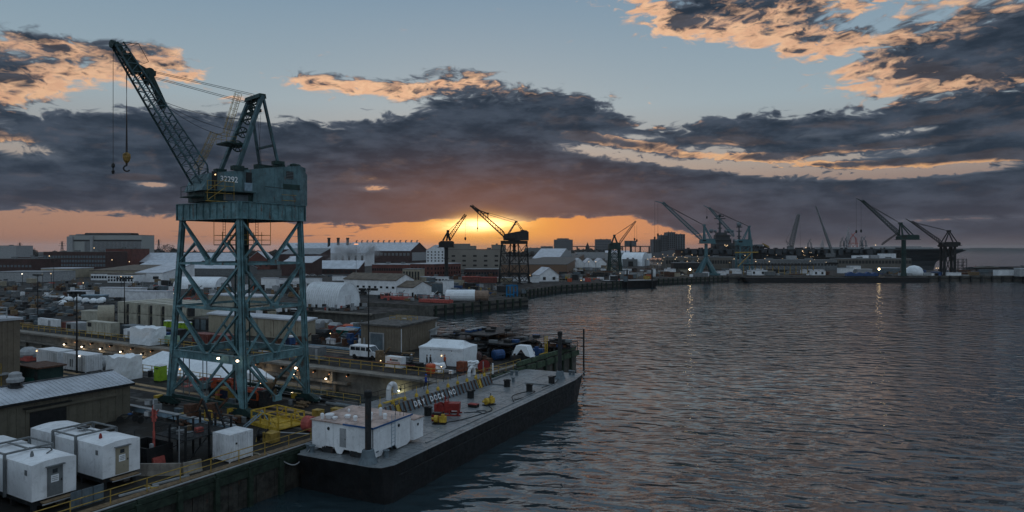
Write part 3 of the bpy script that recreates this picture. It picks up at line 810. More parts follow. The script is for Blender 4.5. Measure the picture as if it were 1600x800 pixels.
hose([Bw(1.4, 1.2, BH + .4), (-19.2, 60.4, -1.15), (-20.6, 59.6, -.2), (-21.3, 59.4, .1)], .045, 'pale mooring rope sagging from the barge stern to the quay', 'mooring_rope', M_greyl)

# ================================================================ CRANES
def lerp(a, b, t): return a + (b - a) * t
def lattice(mc, ml, p0, p1, w0, w1, h0, h1, n, side, cw, lw, taper=.12):
    """four chords (into mc) and zigzag lacing (into ml) from p0 to p1; side = lateral unit vector"""
    p0, p1, side = Vector(p0), Vector(p1), Vector(side); d = (p1 - p0).normalized(); up = side.cross(d).normalized()
    if up.z < 0: up = -up
    def pt(t, sx, sy):
        k = min(1, t / taper) if taper else 1
        w = lerp(w0, w1, t); h = lerp(h0, h1, t) * (0.25 + .75 * k)
        return p0 + (p1 - p0) * t + side * sx * w / 2 + up * (sy * h / 2 + h / 2)
    for sx in (-1, 1):
        for sy in (-1, 1):
            for i in range(n):
                mc.beam(pt(i / n, sx, sy), pt((i + 1) / n, sx, sy), cw if sy < 0 else cw * .75)
    for i in range(n):
        a, b = i / n, (i + 1) / n; m = (a + b) / 2
        for sx in (-1, 1):
            ml.beam(pt(a, sx, -1), pt(m, sx, 1), lw); ml.beam(pt(m, sx, 1), pt(b, sx, -1), lw)
        for sy in (-1, 1):
            ml.beam(pt(a, -1, sy), pt(m, 1, sy), lw); ml.beam(pt(m, 1, sy), pt(b, -1, sy), lw)
    return pt
def cable(m, a, b, r, sag=0.0, n=8):
    a, b = Vector(a), Vector(b)
    if not sag: m.tube(a, b, r, 4); return
    P = [a.lerp(b, i / n) - Z3 * sag * 4 * (i / n) * (1 - i / n) for i in range(n + 1)]
    m.path(P, r, 4)

def big_crane(name, label, loc, rz, hb, ht, toff, levels, gird, slew, spec, MT, MH, MD, fine=True, number=None, group=None, lod=1.0):
    t = thing(name, label, 'crane', loc, rz, group)
    Hg = levels[-1]
    def col(z, sx, sy):
        k = z / Hg
        return Vector((lerp(hb[0], ht[0], k) * sx + toff[0] * k, lerp(hb[1], ht[1], k) * sy + toff[1] * k, z))
    cor = [(-1, -1), (1, -1), (1, 1), (-1, 1)]
    def ibeam(p, q, w, plate=.03, up=None):
        m = MB(); m.beam(p, q, w, w * .28, up=up)
        if fine:
            d = (Vector(q) - Vector(p)).normalized(); u = Vector(up) if up else (Z3 if abs(d.z) < .98 else Vector((0, 1, 0)))
            a = d.cross(u).normalized() * w * .45
            m.beam(Vector(p) + a, Vector(q) + a, plate * 2, w * .75, up=up); m.beam(Vector(p) - a, Vector(q) - a, plate * 2, w * .75, up=up)
        else: m.beam(p, q, w * .8, w * .8)
        return m
    # legs
    for sx, sy in cor:
        m = MB(); a, b = col(0.9, sx, sy), col(Hg, sx, sy)
        o = Vector((.17, .17, 0))
        m.beam(a, b, .16, .54, up=(1, 0, 0)); m.beam(a, b, .54, .16, up=(1, 0, 0))
        for ax in (-.25, .25): m.beam(a + Vector((0, ax, 0)), b + Vector((0, ax, 0)), .46, .05, up=(0, 1, 0))
        # haunch of the lowest storey
        m2 = MB(); q = col(levels[0] - .3, sx, sy)
        m2.add([a + Vector((-sx * .1, -.16, 0)), a + Vector((-sx * .55, -.16, 0)), q + Vector((-sx * 1.25, -.16, 0)), q + Vector((-sx * .1, -.16, 0)),
                a + Vector((-sx * .1, .16, 0)), a + Vector((-sx * .55, .16, 0)), q + Vector((-sx * 1.25, .16, 0)), q + Vector((-sx * .1, .16, 0))],
               [(0, 1, 2, 3), (7, 6, 5, 4), (0, 4, 5, 1), (1, 5, 6, 2), (2, 6, 7, 3), (3, 7, 4, 0)])
        leg = part(t, 'leg', m, MT)
        part(leg, 'haunch', m2, MT)
        if fine:
            for zz in levels[:-1]:
                c = col(zz, sx, sy)
                part(leg, 'gusset', MB().box(c.x - .55, c.x + .55, c.y - .36 * sy - .02, c.y - .36 * sy + .02, zz - .7, zz + .7), MT)
    zb = [1.2] + list(levels)
    for f in range(4):
        A, B = cor[f], cor[(f + 1) % 4]
        for k in range(len(levels)):
            z0, z1 = zb[k], zb[k + 1]
            a0, b0, a1, b1 = col(z0, *A), col(z0, *B), col(z1, *A), col(z1, *B)
            if k < len(levels) - 1:
                if k == 0:
                    part(t, 'ring_girder', MB().beam(a1, b1, .34, .78).beam(a1 + Z3 * .4, b1 + Z3 * .4, .5, .05).beam(a1 - Z3 * .4, b1 - Z3 * .4, .5, .05), MT)
                    if fine:
                        st = MB()
                        for q in range(1, 6): st.cbox(a1.lerp(b1, q / 6), (.06, .44, .74), math.atan2(b1.y - a1.y, b1.x - a1.x))
                        part(t, 'girder_stiffener', st, MT)
                else: part(t, 'ring_beam', ibeam(a1, b1, .34), MT)
            mid = (a0 + b0) / 2
            w = .26 if k else .30
            part(t, 'brace', ibeam(a1, mid, w), MT); part(t, 'brace', ibeam(b1, mid, w), MT)
            ma, mb_ = (a1 + mid) / 2, (b1 + mid) / 2
            part(t, 'strut', ibeam(a0 + (a1 - a0) * .03, ma, .19), MT); part(t, 'strut', ibeam(b0 + (b1 - b0) * .03, mb_, .19), MT)
            if fine:
                gp = MB().cbox(mid + Z3 * .12, (1.0, .34, .6), math.atan2(b0.y - a0.y, b0.x - a0.x)); part(t, 'gusset', gp, MT)
    # sill beams and bogies
    for sy in (-1, 1):
        a, b = col(.9, -1, sy), col(.9, 1, sy)
        part(t, 'sill_beam', MB().beam(a + Z3 * .25, b + Z3 * .25, .3, .35).beam(a - Z3 * .15, b - Z3 * .15, .2, .12), MD)
        for sx in (-1, 1):
            c = col(0, sx, sy)
            bg = part(t, 'bogie', MB().extr([(-1.7, .28), (1.7, .28), (1.7, .55), (.6, 1.05), (-.6, 1.05), (-1.7, .55)], -.35, .35), MD, (c.x, c.y, 0))
            if fine:
                wh = MB().lathe([(.3, -.09), (.3, .05), (.34, .05), (.34, .09)], (0, 0, .31), 14, 'Y').mesh('wheel', M_dark)
                for x in (-1.35, -.5, .5, 1.35): part(bg, 'wheel', wh, None, (x, 0, 0))
                part(bg, 'motor_case', MB().box(-2.3, -1.72, -.4, .4, .3, .85), M_yel)
    # portal girder
    gx, gy, g0, g1 = gird
    ox, oy = toff
    for f in range(4):
        A, B = cor[f], cor[(f + 1) % 4]
        a = Vector((A[0] * gx + ox, A[1] * gy + oy, (g0 + g1) / 2)); b = Vector((B[0] * gx + ox, B[1] * gy + oy, (g0 + g1) / 2))
        inset = (b - a).normalized() * .18
        gm = part(t, 'portal_girder', MB().beam(a + inset, b - inset, .30, g1 - g0).beam(a + Z3 * (g1 - g0) * .5, b + Z3 * (g1 - g0) * .5, .62, .06).beam(a - Z3 * (g1 - g0) * .5, b - Z3 * (g1 - g0) * .5, .62, .06), MT)
        if fine:
            n = 9
            sm = MB().box(-.03, .03, -.27, .27, -(g1 - g0) / 2 + .04, (g1 - g0) / 2 - .04).mesh('stiffener', MT)
            for q in range(n + 1):
                c = a.lerp(b, (q + .02) / (n + .04)); o = part(gm, 'stiffener', sm, None, c, math.atan2(b.y - a.y, b.x - a.x))
    part(t, 'portal_deck', MB().box(-gx + ox + .2, gx + ox - .2, -gy + oy + .2, gy + oy - .2, g1 - .25, g1 - .1), MD)
    for s in (-1, 1):
        part(t, 'cross_girder', MB().beam((-gx + ox, s * 1.6 + oy, g0 + .8), (gx + ox, s * 1.6 + oy, g0 + .8), .4, 1.2), MT)
    # centre column, ladders, inner platform
    part(t, 'centre_column', MB().lathe([(.75, Hg - 6.2), (.75, g1)], (ox, oy, 0), 12).beam((ox - .8, oy - .5, 1), (ox - .5, oy - .5, Hg - 5), .12).beam((ox + .8, oy + .5, 1), (ox + .5, oy + .5, Hg - 5), .12), MD)
    if fine:
        part(t, 'hanging_platform', MB().box(ox - 2.9, ox + 2.9, oy - 1.6, oy + 1.6, 18.35, 18.45), MD)
        pr = MB()
        for x in (-2.9, -1.4, 0, 1.4, 2.9):
            for y in (-1.6, 1.6): pr.tube((ox + x, oy + y, 18.4), (ox + x, oy + y, 19.9 if abs(x) < 2 else 21.5), .035, 5)
        for z in (18.95, 19.5):
            for y in (-1.6, 1.6): pr.tube((ox - 2.9, oy + y, z), (ox + 2.9, oy + y, z), .03, 5)
            for x in (-2.9, 2.9): pr.tube((ox + x, oy - 1.6, z), (ox + x, oy + 1.6, z), .03, 5)
        part(t, 'platform_railing', pr, M_yeld)
        for x, y in ((-1.6, -1.2), (1.3, 1.0)):
            lm = MB()
            for k in (-.22, .22): lm.tube((ox + x + k, oy + y, 18.4), (ox + x + k, oy + y, g0 + .3), .03, 4)
            for q in range(9): lm.tube((ox + x - .22, oy + y, 18.5 + q * .33), (ox + x + .22, oy + y, 18.5 + q * .33), .02, 4)
            part(t, 'ladder', lm, M_dark)
        for x, y, z0, z1 in ((-3.2, -4.1, 1, 6.2), (-.8, -4.1, .8, 6.2), (-.4, -3.9, .8, 6.2), (2.2, -2.2, .2, 6.0), (-5.0, -3.6, 1, 6)):
            part(t, 'conduit_pipe', MB().tube((x, y, z0), (x, y, z1), .05, 6), M_grey)
        st = MB()     # ladder way with ties climbing the back leg
        for q in range(24):
            z = 6 + q * .6; c = col(z, -1, 1); st.beam(c + Vector((.5, -.1, 0)), c + Vector((.95, -.1, 0)), .03)
        c0, c1 = col(6, -1, 1), col(20.5, -1, 1)
        for k in (.5, .95): st.tube(c0 + Vector((k, -.1, 0)), c1 + Vector((k, -.1, 0)), .03, 4)
        part(t, 'ladder', st, MT)
        part(t, 'inner_walkway', MB().box(-5.6, 5.6, -.4, .4, 11.0, 11.1).box(-.5, .5, -3.9, 3.9, 11.14, 11.22), MD)
        part(t, 'inner_walkway', MB().box(-6.0, 6.0, -.4, .4, 5.7, 5.8).box(-.5, .5, -4.1, 4.1, 5.84, 5.92), MD)
    # ----------------------------------------------------------- slewing upperworks (frame: x backwards along -boom, y to the left)
    # local vectors in the crane frame: D = boom direction, N = lateral (towards the number side)
    M = Matrix.Rotation(-rz, 3, 'Z')
    D = M @ Vector((slew[0], slew[1], 0)).normalized(); N = M @ Vector((slew[2], slew[3], 0)).normalized()
    C = Vector((ox, oy, 0))
    def P(s, w, z): return C + D * s + N * w + Z3 * z
    def hexa(m, b, tpts):       # prism between two rings
        n = len(b); m.add(b + tpts, [tuple(range(n))[::-1], tuple(range(n, 2 * n))] + [(i, (i + 1) % n, n + (i + 1) % n, n + i) for i in range(n)])
        return m
    S = spec
    part(t, 'slewing_ring', MB().lathe([(3.1, g1 - .1), (3.1, g1 + .25), (2.7, g1 + .3), (2.7, S['hz0'] + .1)], (C.x, C.y, 0), 24), MD)
    part(t, 'house_base', hexa(MB(), [P(5.2, -2.3, S['hz0']), P(5.2, 2.3, S['hz0']), P(-1.0, 2.3, S['hz0']), P(-1.0, -2.3, S['hz0'])], [P(5.2, -2.3, S['hz0'] + 1.2), P(5.2, 2.3, S['hz0'] + 1.2), P(-1.0, 2.3, S['hz0'] + 1.2), P(-1.0, -2.3, S['hz0'] + 1.2)]), MD)
    zf = S['hz0'] + 1.15; zr = lambda s: lerp(S['roof0'], S['roof1'], (5.6 - s) / 12.6)
    # forward house with sloping nose
    w = 2.55
    ring = [(5.6, -w), (5.6, w), (-.2, w), (-.2, -w)]
    fb = hexa(MB(), [P(s, q, zf) for s, q in ring], [P(s - (.9 if s > 3 else 0), q, zr(s)) for s, q in ring])
    front = part(t, 'machine_house', fb, MH, label='forward machine house with the number on its side')
    # rear house, wider and deeper, corners cut off
    w = 3.4
    ring = [(-.15, -2.5), (-.15, 2.5), (-1.1, w), (-5.5, w), (-7.0, 2.3), (-7.0, -2.3), (-5.5, -w), (-1.1, -w)]
    zt = [zr(-.1), zr(-.1), zr(-1.1), zr(-5.4), zr(-5.4) - .9, zr(-5.4) - .9, zr(-5.4), zr(-1.1)]
    rb = hexa(MB(), [P(s, q, S['hz0']) for s, q in ring], [P(s, q, z) for (s, q), z in zip(ring, zt)])
    rear = part(t, 'counterweight_house', rb, MH, label='deep rear house with cut-off corners')
    if fine:
        for s in (-2.3, -3.4, -4.4): part(rear, 'wall_seam', MB().beam(P(s, w + .01, S['hz0'] + .05), P(s, w + .01, zr(s) - .03), .035, .05), MH)
        part(rear, 'wall_seam', MB().beam(P(-1.1, w + .01, S['hz0'] + 1.9), P(-5.5, w + .01, S['hz0'] + 1.75), .03, .06), M_dark)
        def plate(par, nm, s0, s1, z0, z1, ww, mt, lab=None, th=.04):
            part(par, nm, hexa(MB(), [P(s0, ww - .02, z0), P(s1, ww - .02, z0), P(s1, ww + th, z0), P(s0, ww + th, z0)], [P(s0, ww - .02, z1), P(s1, ww - .02, z1), P(s1, ww + th, z1), P(s0, ww + th, z1)]), mt, label=lab)
        plate(rear, 'louvre', -4.6, -3.7, 26.1, 27.0, w, M_black)
        for k in range(5): plate(rear, 'louvre_blade', -4.6, -3.7, 26.15 + k * .18, 26.2 + k * .18, w + .03, M_grey)
        plate(rear, 'access_panel', -5.4, -3.3, 24.9, 25.5, w, M_dgreen, 'dark green panel')
        plate(rear, 'access_panel', -4.9, -3.2, 23.6, 24.2, w, MH, 'framed panel outlined in dull yellow')
        plate(rear, 'panel_frame', -4.95, -3.15, 23.55, 23.6, w + .02, M_yeld); plate(rear, 'panel_frame', -4.95, -3.15, 24.2, 24.25, w + .02, M_yeld)
        w = 2.55
        for s in (4.75, 3.8, 1.1, .95): part(front, 'wall_seam', MB().beam(P(s, w + .01, zf + .1), P(s, w + .01, zr(s) - .03), .035, .05), MH)
        plate(front, 'doorway', 4.55, 3.95, zf + .15, zf + 2.1, w, M_black, 'dark open doorway')
        plate(front, 'doorway', .75, .05, zf + 1.1, zf + 2.3, w, M_black, 'dark upper opening')
        plate(front, 'machine_panel', .9, .0, zf + .2, zf + 1.1, w, M_bluel)
        plate(front, 'side_tank', 3.2, .4, zf - 1.0, zf - .3, w - .2, M_slate)
        part(front, 'cabin_lamp', MB().ball(P(4.2, w + .1, zf + 1.75), .07), L_warm)
        # walkway at the house foot with yellow stair and rails
        part(t, 'side_walkway', hexa(MB(), [P(5.4, 2.5, zf - .08), P(5.4, 3.3, zf - .08), P(-.1, 3.3, zf - .08), P(-.1, 2.5, zf - .08)], [P(5.4, 2.5, zf), P(5.4, 3.3, zf), P(-.1, 3.3, zf), P(-.1, 2.5, zf)]), MD)
        yr = MB()
        for z in (.5, 1.0):
            yr.tube(P(5.3, 3.25, zf + z), P(2.4, 3.25, zf + z), .03, 5)
        for s in (5.3, 4.5, 3.4, 2.4): yr.tube(P(s, 3.25, zf - 1), P(s, 3.25, zf + 1.0), .03, 5)
        yr.tube(P(5.3, 3.3, zf - 1.1), P(3.2, 3.3, zf + .5), .035, 5); yr.tube(P(5.3, 3.3, zf - .1), P(3.2, 3.3, zf + 1.4), .03, 5)
        yr.tube(P(5.5, 3.3, zf - 1.2), P(2.6, 3.3, zf - 1.2), .04, 5); yr.tube(P(5.5, 3.3, zf - .3), P(2.6, 3.3, zf - .3), .03, 5)
        part(t, 'yellow_railing', yr, M_yeld)
        pl = MB()
        for z in (0, .55, 1.1): pl.tube(P(6.3, -1.4, zf - .6 + z), P(6.3, 2.2, zf - .6 + z), .03, 5)
        for q in (-1.4, .4, 2.2): pl.tube(P(6.3, q, zf - .6), P(6.3, q, zf + .5), .03, 5)
        part(t, 'nose_platform', pl.add([P(6.4, -1.5, zf - .7), P(6.4, 2.3, zf - .7), P(5.2, 2.3, zf - .7), P(5.2, -1.5, zf - .7), P(6.4, -1.5, zf - .6), P(6.4, 2.3, zf - .6), P(5.2, 2.3, zf - .6), P(5.2, -1.5, zf - .6)], [(0, 1, 2, 3), (4, 5, 6, 7), (0, 1, 5, 4), (3, 2, 6, 7), (1, 2, 6, 5)]), MD)
        for s, q, r, h in ((-1.4, 1.5, .8, .35), (-2.6, .6, .9, .4), (-.3, -.6, .8, .35), (-4.1, .8, .9, .4)):
            c = P(s, q, 0); part(t, 'roof_hatch', MB().cbox((c.x, c.y, zr(s) + h / 2), (r, r * 1.6, h), math.atan2(D.y, D.x)), MD)
        for s, q in ((-5.2, 2.4), (-6.3, 1.0), (-4.6, -1.2)):
            c = P(s, q, 0); part(t, 'roof_vent', MB().lathe([(.32, 0), (.32, .35), (.48, .36), (.48, .6), (.3, .7)], (c.x, c.y, zr(s) - .35), 10), MD)
        part(t, 'rear_roof_box', hexa(MB(), [P(-5.6, 0, 27.0), P(-5.6, 2.2, 27.0), P(-6.9, 2.1, 27.0), P(-6.9, 0, 27.0)], [P(-5.6, 0, 28.1), P(-5.6, 2.2, 28.1), P(-6.9, 2.1, 27.7), P(-6.9, 0, 27.7)]), MH)
    if number:
        c = bpy.data.curves.new('number', 'FONT'); c.body = number; c.size = 1.02; c.extrude = .01; c.offset = .012; c.space_character = 1.0
        c.materials.append(M_white)
        tmp = bpy.data.objects.new('number', c); COL.objects.link(tmp); bpy.context.view_layer.update()
        me = bpy.data.meshes.new_from_object(tmp.evaluated_get(bpy.context.evaluated_depsgraph_get())); bpy.data.objects.remove(tmp)
        B = Matrix((-D, Z3, N)).transposed().to_4x4()
        o = bpy.data.objects.new('number', me); COL.objects.link(o); o.parent = front
        o.matrix_local = Matrix.Translation(P(3.65, 2.6, zf + 1.05)) @ B @ Matrix.Diagonal((.78, .88, 1, 1))
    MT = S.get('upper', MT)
    # boom
    s0, z0, s1, z1 = S['boom']
    mc, ml = MB(), MB(); n = S.get('bays', 16)
    pt = lattice(mc, ml, P(s0, 0, z0), P(s1, 0, z1), S['bw'][0], S['bw'][1], S['bh'][0], S['bh'][1], n, N, .17 * lod, .07 * lod, .10)
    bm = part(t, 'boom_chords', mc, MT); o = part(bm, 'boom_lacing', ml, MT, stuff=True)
    if fine:
        part(bm, 'boom_walk_bar', MB().beam(pt(.03, -1, -1), pt(.9, -1, -1), .34, .08), MD)
        rg = MB()
        for i in range(14): rg.beam(pt(.08 + i * .06, 1, -1), pt(.08 + i * .06, 1, -1) + D * .22 - Z3 * .05, .06)
        part(bm, 'boom_pegs', rg, MD)
    tip = P(s1, 0, z1); dv = (P(s1, 0, z1) - P(s0, 0, z0)).normalized(); upv = N.cross(dv).normalized()
    if upv.z < 0: upv = -upv
    part(t, 'boom_head', MB().beam(pt(.80, 0, 0), tip + dv * .2 + upv * .25, .75 * S['bw'][1], .7, w2=.6, h2=.5).lathe([(.42, -.18), (.42, .18)], tip + dv * .15, 12, 'Y'), MD)
    # bracket and pendant sheave housing
    so, zo = S['out']; op = P(so, 0, zo)
    k0 = pt(.72, 0, 1); k1 = pt(.55, 0, 1); k2 = pt(.93, 0, 1)
    m = MB()
    for q in (-.5, .5):
        e = N * q
        m.beam(k2 + e * .6, lerp(k2, op, .5) - upv * .45 + e * .6, .14, .3); m.beam(lerp(k2, op, .5) - upv * .45 + e * .6, op + e * .6, .14, .45)
        m.beam(k1 + e, op + e, .14, .35); m.beam(k0 + e, op + e, .14, .4)
        m.beam(k0 + e, lerp(k2, op, .55) - upv * .3 + e * .6, .1, .2)
    part(t, 'boom_bracket', m, MD)
    part(t, 'sheave_housing', MB().tube(op - N * .55, op + N * .55, .48, 14).beam(op - D * .6, op + D * .5, .9, .5), MD)
    # A frame
    sa, za = S['atop']; f1, fz1 = S['afront']; f2, fz2 = S['aback']
    L = S['lat']; tw = L * .36
    for sg in (-1, 1):
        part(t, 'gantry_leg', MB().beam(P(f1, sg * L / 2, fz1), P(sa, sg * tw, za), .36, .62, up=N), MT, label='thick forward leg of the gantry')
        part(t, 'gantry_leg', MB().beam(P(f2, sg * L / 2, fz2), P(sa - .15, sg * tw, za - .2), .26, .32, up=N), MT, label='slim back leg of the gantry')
        part(t, 'gantry_foot', MB().cbox(P(f1, sg * L / 2, fz1 + .1), (1.2, .9, .5), math.atan2(D.y, D.x)), MD)
        part(t, 'gantry_foot', MB().cbox(P(f2, sg * L / 2, fz2 + .1), (1.2, .9, .4), math.atan2(D.y, D.x)), MD)
    zz = fz2 + (za - fz2) * .28; ss = lerp(f2, sa - .35, .28)
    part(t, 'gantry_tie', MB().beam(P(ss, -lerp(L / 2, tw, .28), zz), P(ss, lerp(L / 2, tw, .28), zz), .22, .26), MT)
    ss = lerp(f1, sa, .42); zz = lerp(fz1, za, .42)
    part(t, 'gantry_head', hexa(MB(), [P(sa + .45, -tw - .2, za - 2.2), P(sa + .45, tw + .2, za - 2.2), P(sa - .1, tw + .2, za - 2.2), P(sa - .1, -tw - .2, za - 2.2)][:0] or [P(sa + .55, -tw - .2, za - .25), P(sa + .55, tw + .2, za - .25), P(sa - .45, tw + .2, za - .25), P(sa - .45, -tw - .2, za - .25)],
         [P(sa + .4, -tw - .2, za + .25), P(sa + .4, tw + .2, za + .25), P(sa - .35, tw + .2, za + .25), P(sa - .35, -tw - .2, za + .25)]).beam(P(sa + .2, -tw, za - 1.7), P(sa + .2, tw, za - 1.7), .3, .35), MD)
    for fr, r in ((.33, .62), (.52, .60), (.70, .58), (.86, .4), (.95, .35)):
        c = P(lerp(f1, sa, fr), 0, lerp(fz1, za, fr)); q = lerp(L / 2, tw, fr)
        m = MB()
        if fine:
            nn = 16; e1 = D; e2 = Z3
            for i in range(nn):
                a, b = 2 * PI * i / nn, 2 * PI * (i + 1) / nn
                m.beam(c + (e1 * math.cos(a) + e2 * math.sin(a)) * r, c + (e1 * math.cos(b) + e2 * math.sin(b)) * r, .14, .1, up=N)
            for i in range(6):
                a = PI * i / 3; m.beam(c, c + (e1 * math.cos(a) + e2 * math.sin(a)) * r, .08, .08, up=N)
            m.tube(c - N * q, c + N * q, .09, 8)
            part(t, 'sheave_wheel', m, MD)
        elif fr < .6: part(t, 'sheave_wheel', m.tube(c - N * q, c + N * q, r * .5, 8), MD)
    if fine:
        ss, zz = lerp(f1, sa, .36), lerp(fz1, za, .36)
        part(t, 'gantry_platform', hexa(MB(), [P(ss + 1.9, -1.6, zz - .15), P(ss + 1.9, 1.2, zz - .15), P(ss - .6, 1.2, zz - .3), P(ss - .6, -1.6, zz - .3)], [P(ss + 1.9, -1.6, zz), P(ss + 1.9, 1.2, zz), P(ss - .6, 1.2, zz), P(ss - .6, -1.6, zz)]), MD)
        def caged(a, b, nm, w_=.3):
            a, b = Vector(a), Vector(b); m = MB(); d = (b - a).normalized(); L_ = (b - a).length
            sd = N; ot = sd.cross(d).normalized()
            if ot.dot(D) < 0: ot = -ot
            for k in (-w_, w_): m.tube(a + sd * k, b + sd * k, .028, 4)
            for i in range(int(L_ / .35)): m.tube(a + d * i * .35 - sd * w_, a + d * i * .35 + sd * w_, .018, 4)
            rs = [.45 * (sd * math.cos(q) + ot * (math.sin(q) * 1.5 + .1)) for q in (0, PI / 5, 2 * PI / 5, 3 * PI / 5, 4 * PI / 5, PI)]
            for r_ in rs: m.tube(a + r_ + d * .4, b + r_, .02, 4)
            for i in range(int(L_ / .75) + 1):
                q = a + d * min(L_, i * .75 + .3)
                for u_, v_ in zip(rs[:-1], rs[1:]): m.tube(q + u_, q + v_, .02, 4)
            part(t, nm, m, M_yeld)
        caged(P(lerp(f1, sa, .48) + .75, -tw - .3, lerp(fz1, za, .48)), P(sa + .95, -tw - .2, za + .5), 'caged_ladder')
        caged(P(f1 + 2.6, -1.8, fz1 - .3), P(ss + 1.9, -1.5, zz + 1.1), 'caged_ladder')
        pr = MB()
        for z in (.55, 1.05): pr.path([P(ss + 1.9, 1.2, zz + z), P(ss + 1.9, -1.6, zz + z), P(ss - .5, -1.6, zz + z)], .025, 4)
        for s_, q in ((1.9, 1.2), (1.9, -.2), (1.9, -1.6), (.7, -1.6), (-.5, -1.6)): pr.tube(P(ss + s_, q, zz), P(ss + s_, q, zz + 1.05), .025, 4)
        part(t, 'platform_railing', pr, M_yeld)
        hr = MB(); a, b = pt(.98, 1, 1), pt(.86, 1, 1)
        pth = [tip + upv * .6 + D * .1, tip + upv * 1.15 - D * .15, tip + upv * 1.2 - D * .7, a + upv * .75 - D * .6, b + upv * .55 - D * .6]
        hr.path(pth, .03, 4)
        for q in pth[1:]: hr.tube(q, q - upv * .8, .025, 4)
        part(t, 'boom_head_railing', hr, M_dark)
    # ropes
    cr = S['cr']
    rp = MB()
    for q in (-.25, .25):
        cable(rp, op + N * q + upv * .45, P(sa + .3, q * 1.4, za + .35), cr); cable(rp, op + N * q - upv * .5 + D * .1, P(sa + .5, q * 1.4, za - .75), cr)
    part(t, 'pendant_ropes', rp, M_cable)
    if fine:
        hp = MB(); k = pt(.60, 0, 1)
        cable(hp, k + N * .3, P(lerp(f1, sa, .70), .2, lerp(fz1, za, .70)), cr, .5); cable(hp, k - N * .2, P(lerp(f1, sa, .52), 0, lerp(fz1, za, .52)), cr, .5)
        cable(hp, k, P(lerp(f1, sa, .36) + 1.6, -1, lerp(fz1, za, .36) + 1.0), cr, .5)
        cable(hp, P(sa - .4, .5, za - 2), P(f2 + 1.4, .3, fz2), cr * .8); cable(hp, P(sa - .4, -.3, za - 2), P(f2 + .6, -.6, fz2), cr * .8)
        part(t, 'hoist_ropes', hp, M_cable)
    zh = S['hook']; hpnt = P(S['hooks'], 0, 0)
    zt_ = lerp(z0, z1, (S['hooks'] - s0) / (s1 - s0))
    hl = MB()
    for q in (-.42, -.18, .12, .38): hl.tube(hpnt + Z3 * zh + N * q * .5 + D * q * .35, hpnt + Z3 * zt_ + N * q + D * q * .2, cr, 4)
    part(t, 'hook_ropes', hl, M_cable)
    hb_ = part(t, 'hook_block', MB().lathe([(.10, -.6), (.30, -.35), (.38, 0), (.35, .35), (.15, .5)], hpnt + Z3 * (zh - .2), 10), M_dark if not fine else mat('dull_yellow', (.20, .12, .03), .6, 0, .4, 3))
    m = MB(); c = hpnt + Z3 * (zh - 1.05)
    m.tube(c + Z3 * .45, c, .09, 6)
    prev = c
    for i in range(7):
        a = PI / 2 - i * PI * 1.35 / 6; q = c - Z3 * .3 + (D * math.cos(a) + Z3 * math.sin(a)) * .3; m.tube(prev, q, .08, 6); prev = q
    part(hb_, 'hook', m, M_black)
    if S.get('whip'):
        m = MB(); m.tube(tip + dv * .1, tip + dv * .1 - Z3 * (z1 - S['whip']), cr, 4); part(t, 'whip_rope', m, M_cable)
        c = tip + dv * .1 - Z3 * (z1 - S['whip'])
        part(t, 'whip_hook', MB().lathe([(.05, .25), (.17, .1), (.17, -.15), (.05, -.3)], c, 8).tube(c - Z3 * .2, c - Z3 * .75, .06, 5).lathe([(.1, -.5), (.16, -.6), (.1, -.9)], c, 6), M_black)
    return t

cx, cy = -31.75, 79.35
off = Matrix.Rotation(-YR, 3, 'Z') @ Vector((.4, 0, 0))
big_crane('portal_crane', 'huge teal portal crane marked 32292 towering over the near quay', (cx, cy, 0), YR, (6.5, 4.4), (4.9, 4.2), (off.x, off.y), [6.0, 11.4, 16.3, 21.2], (5.3, 4.5, 21.2, 23.0),
          (-.695, -.719, .719, -.695),
          dict(hz0=23.15, roof0=26.2, roof1=28.0, boom=(4.9, 24.7, 13.4, 38.7), bw=(2.6, 1.1), bh=(1.75, .85), bays=17, out=(10.1, 36.5), atop=(-1.6, 35.7), afront=(1.6, 26.9), aback=(-3.25, 27.9), lat=4.6, upper=mat('shaded_teal', (.040, .085, .098), .5, 0, .35, .9, .1, 10, .5, .8, grime=.5), cr=.028, hook=27.6, hooks=12.2, whip=26.4),  # upper works teal, darkened in the colour to read as shade against the sky
          M_teal, M_tealp, M_dgreen, True, '32292')

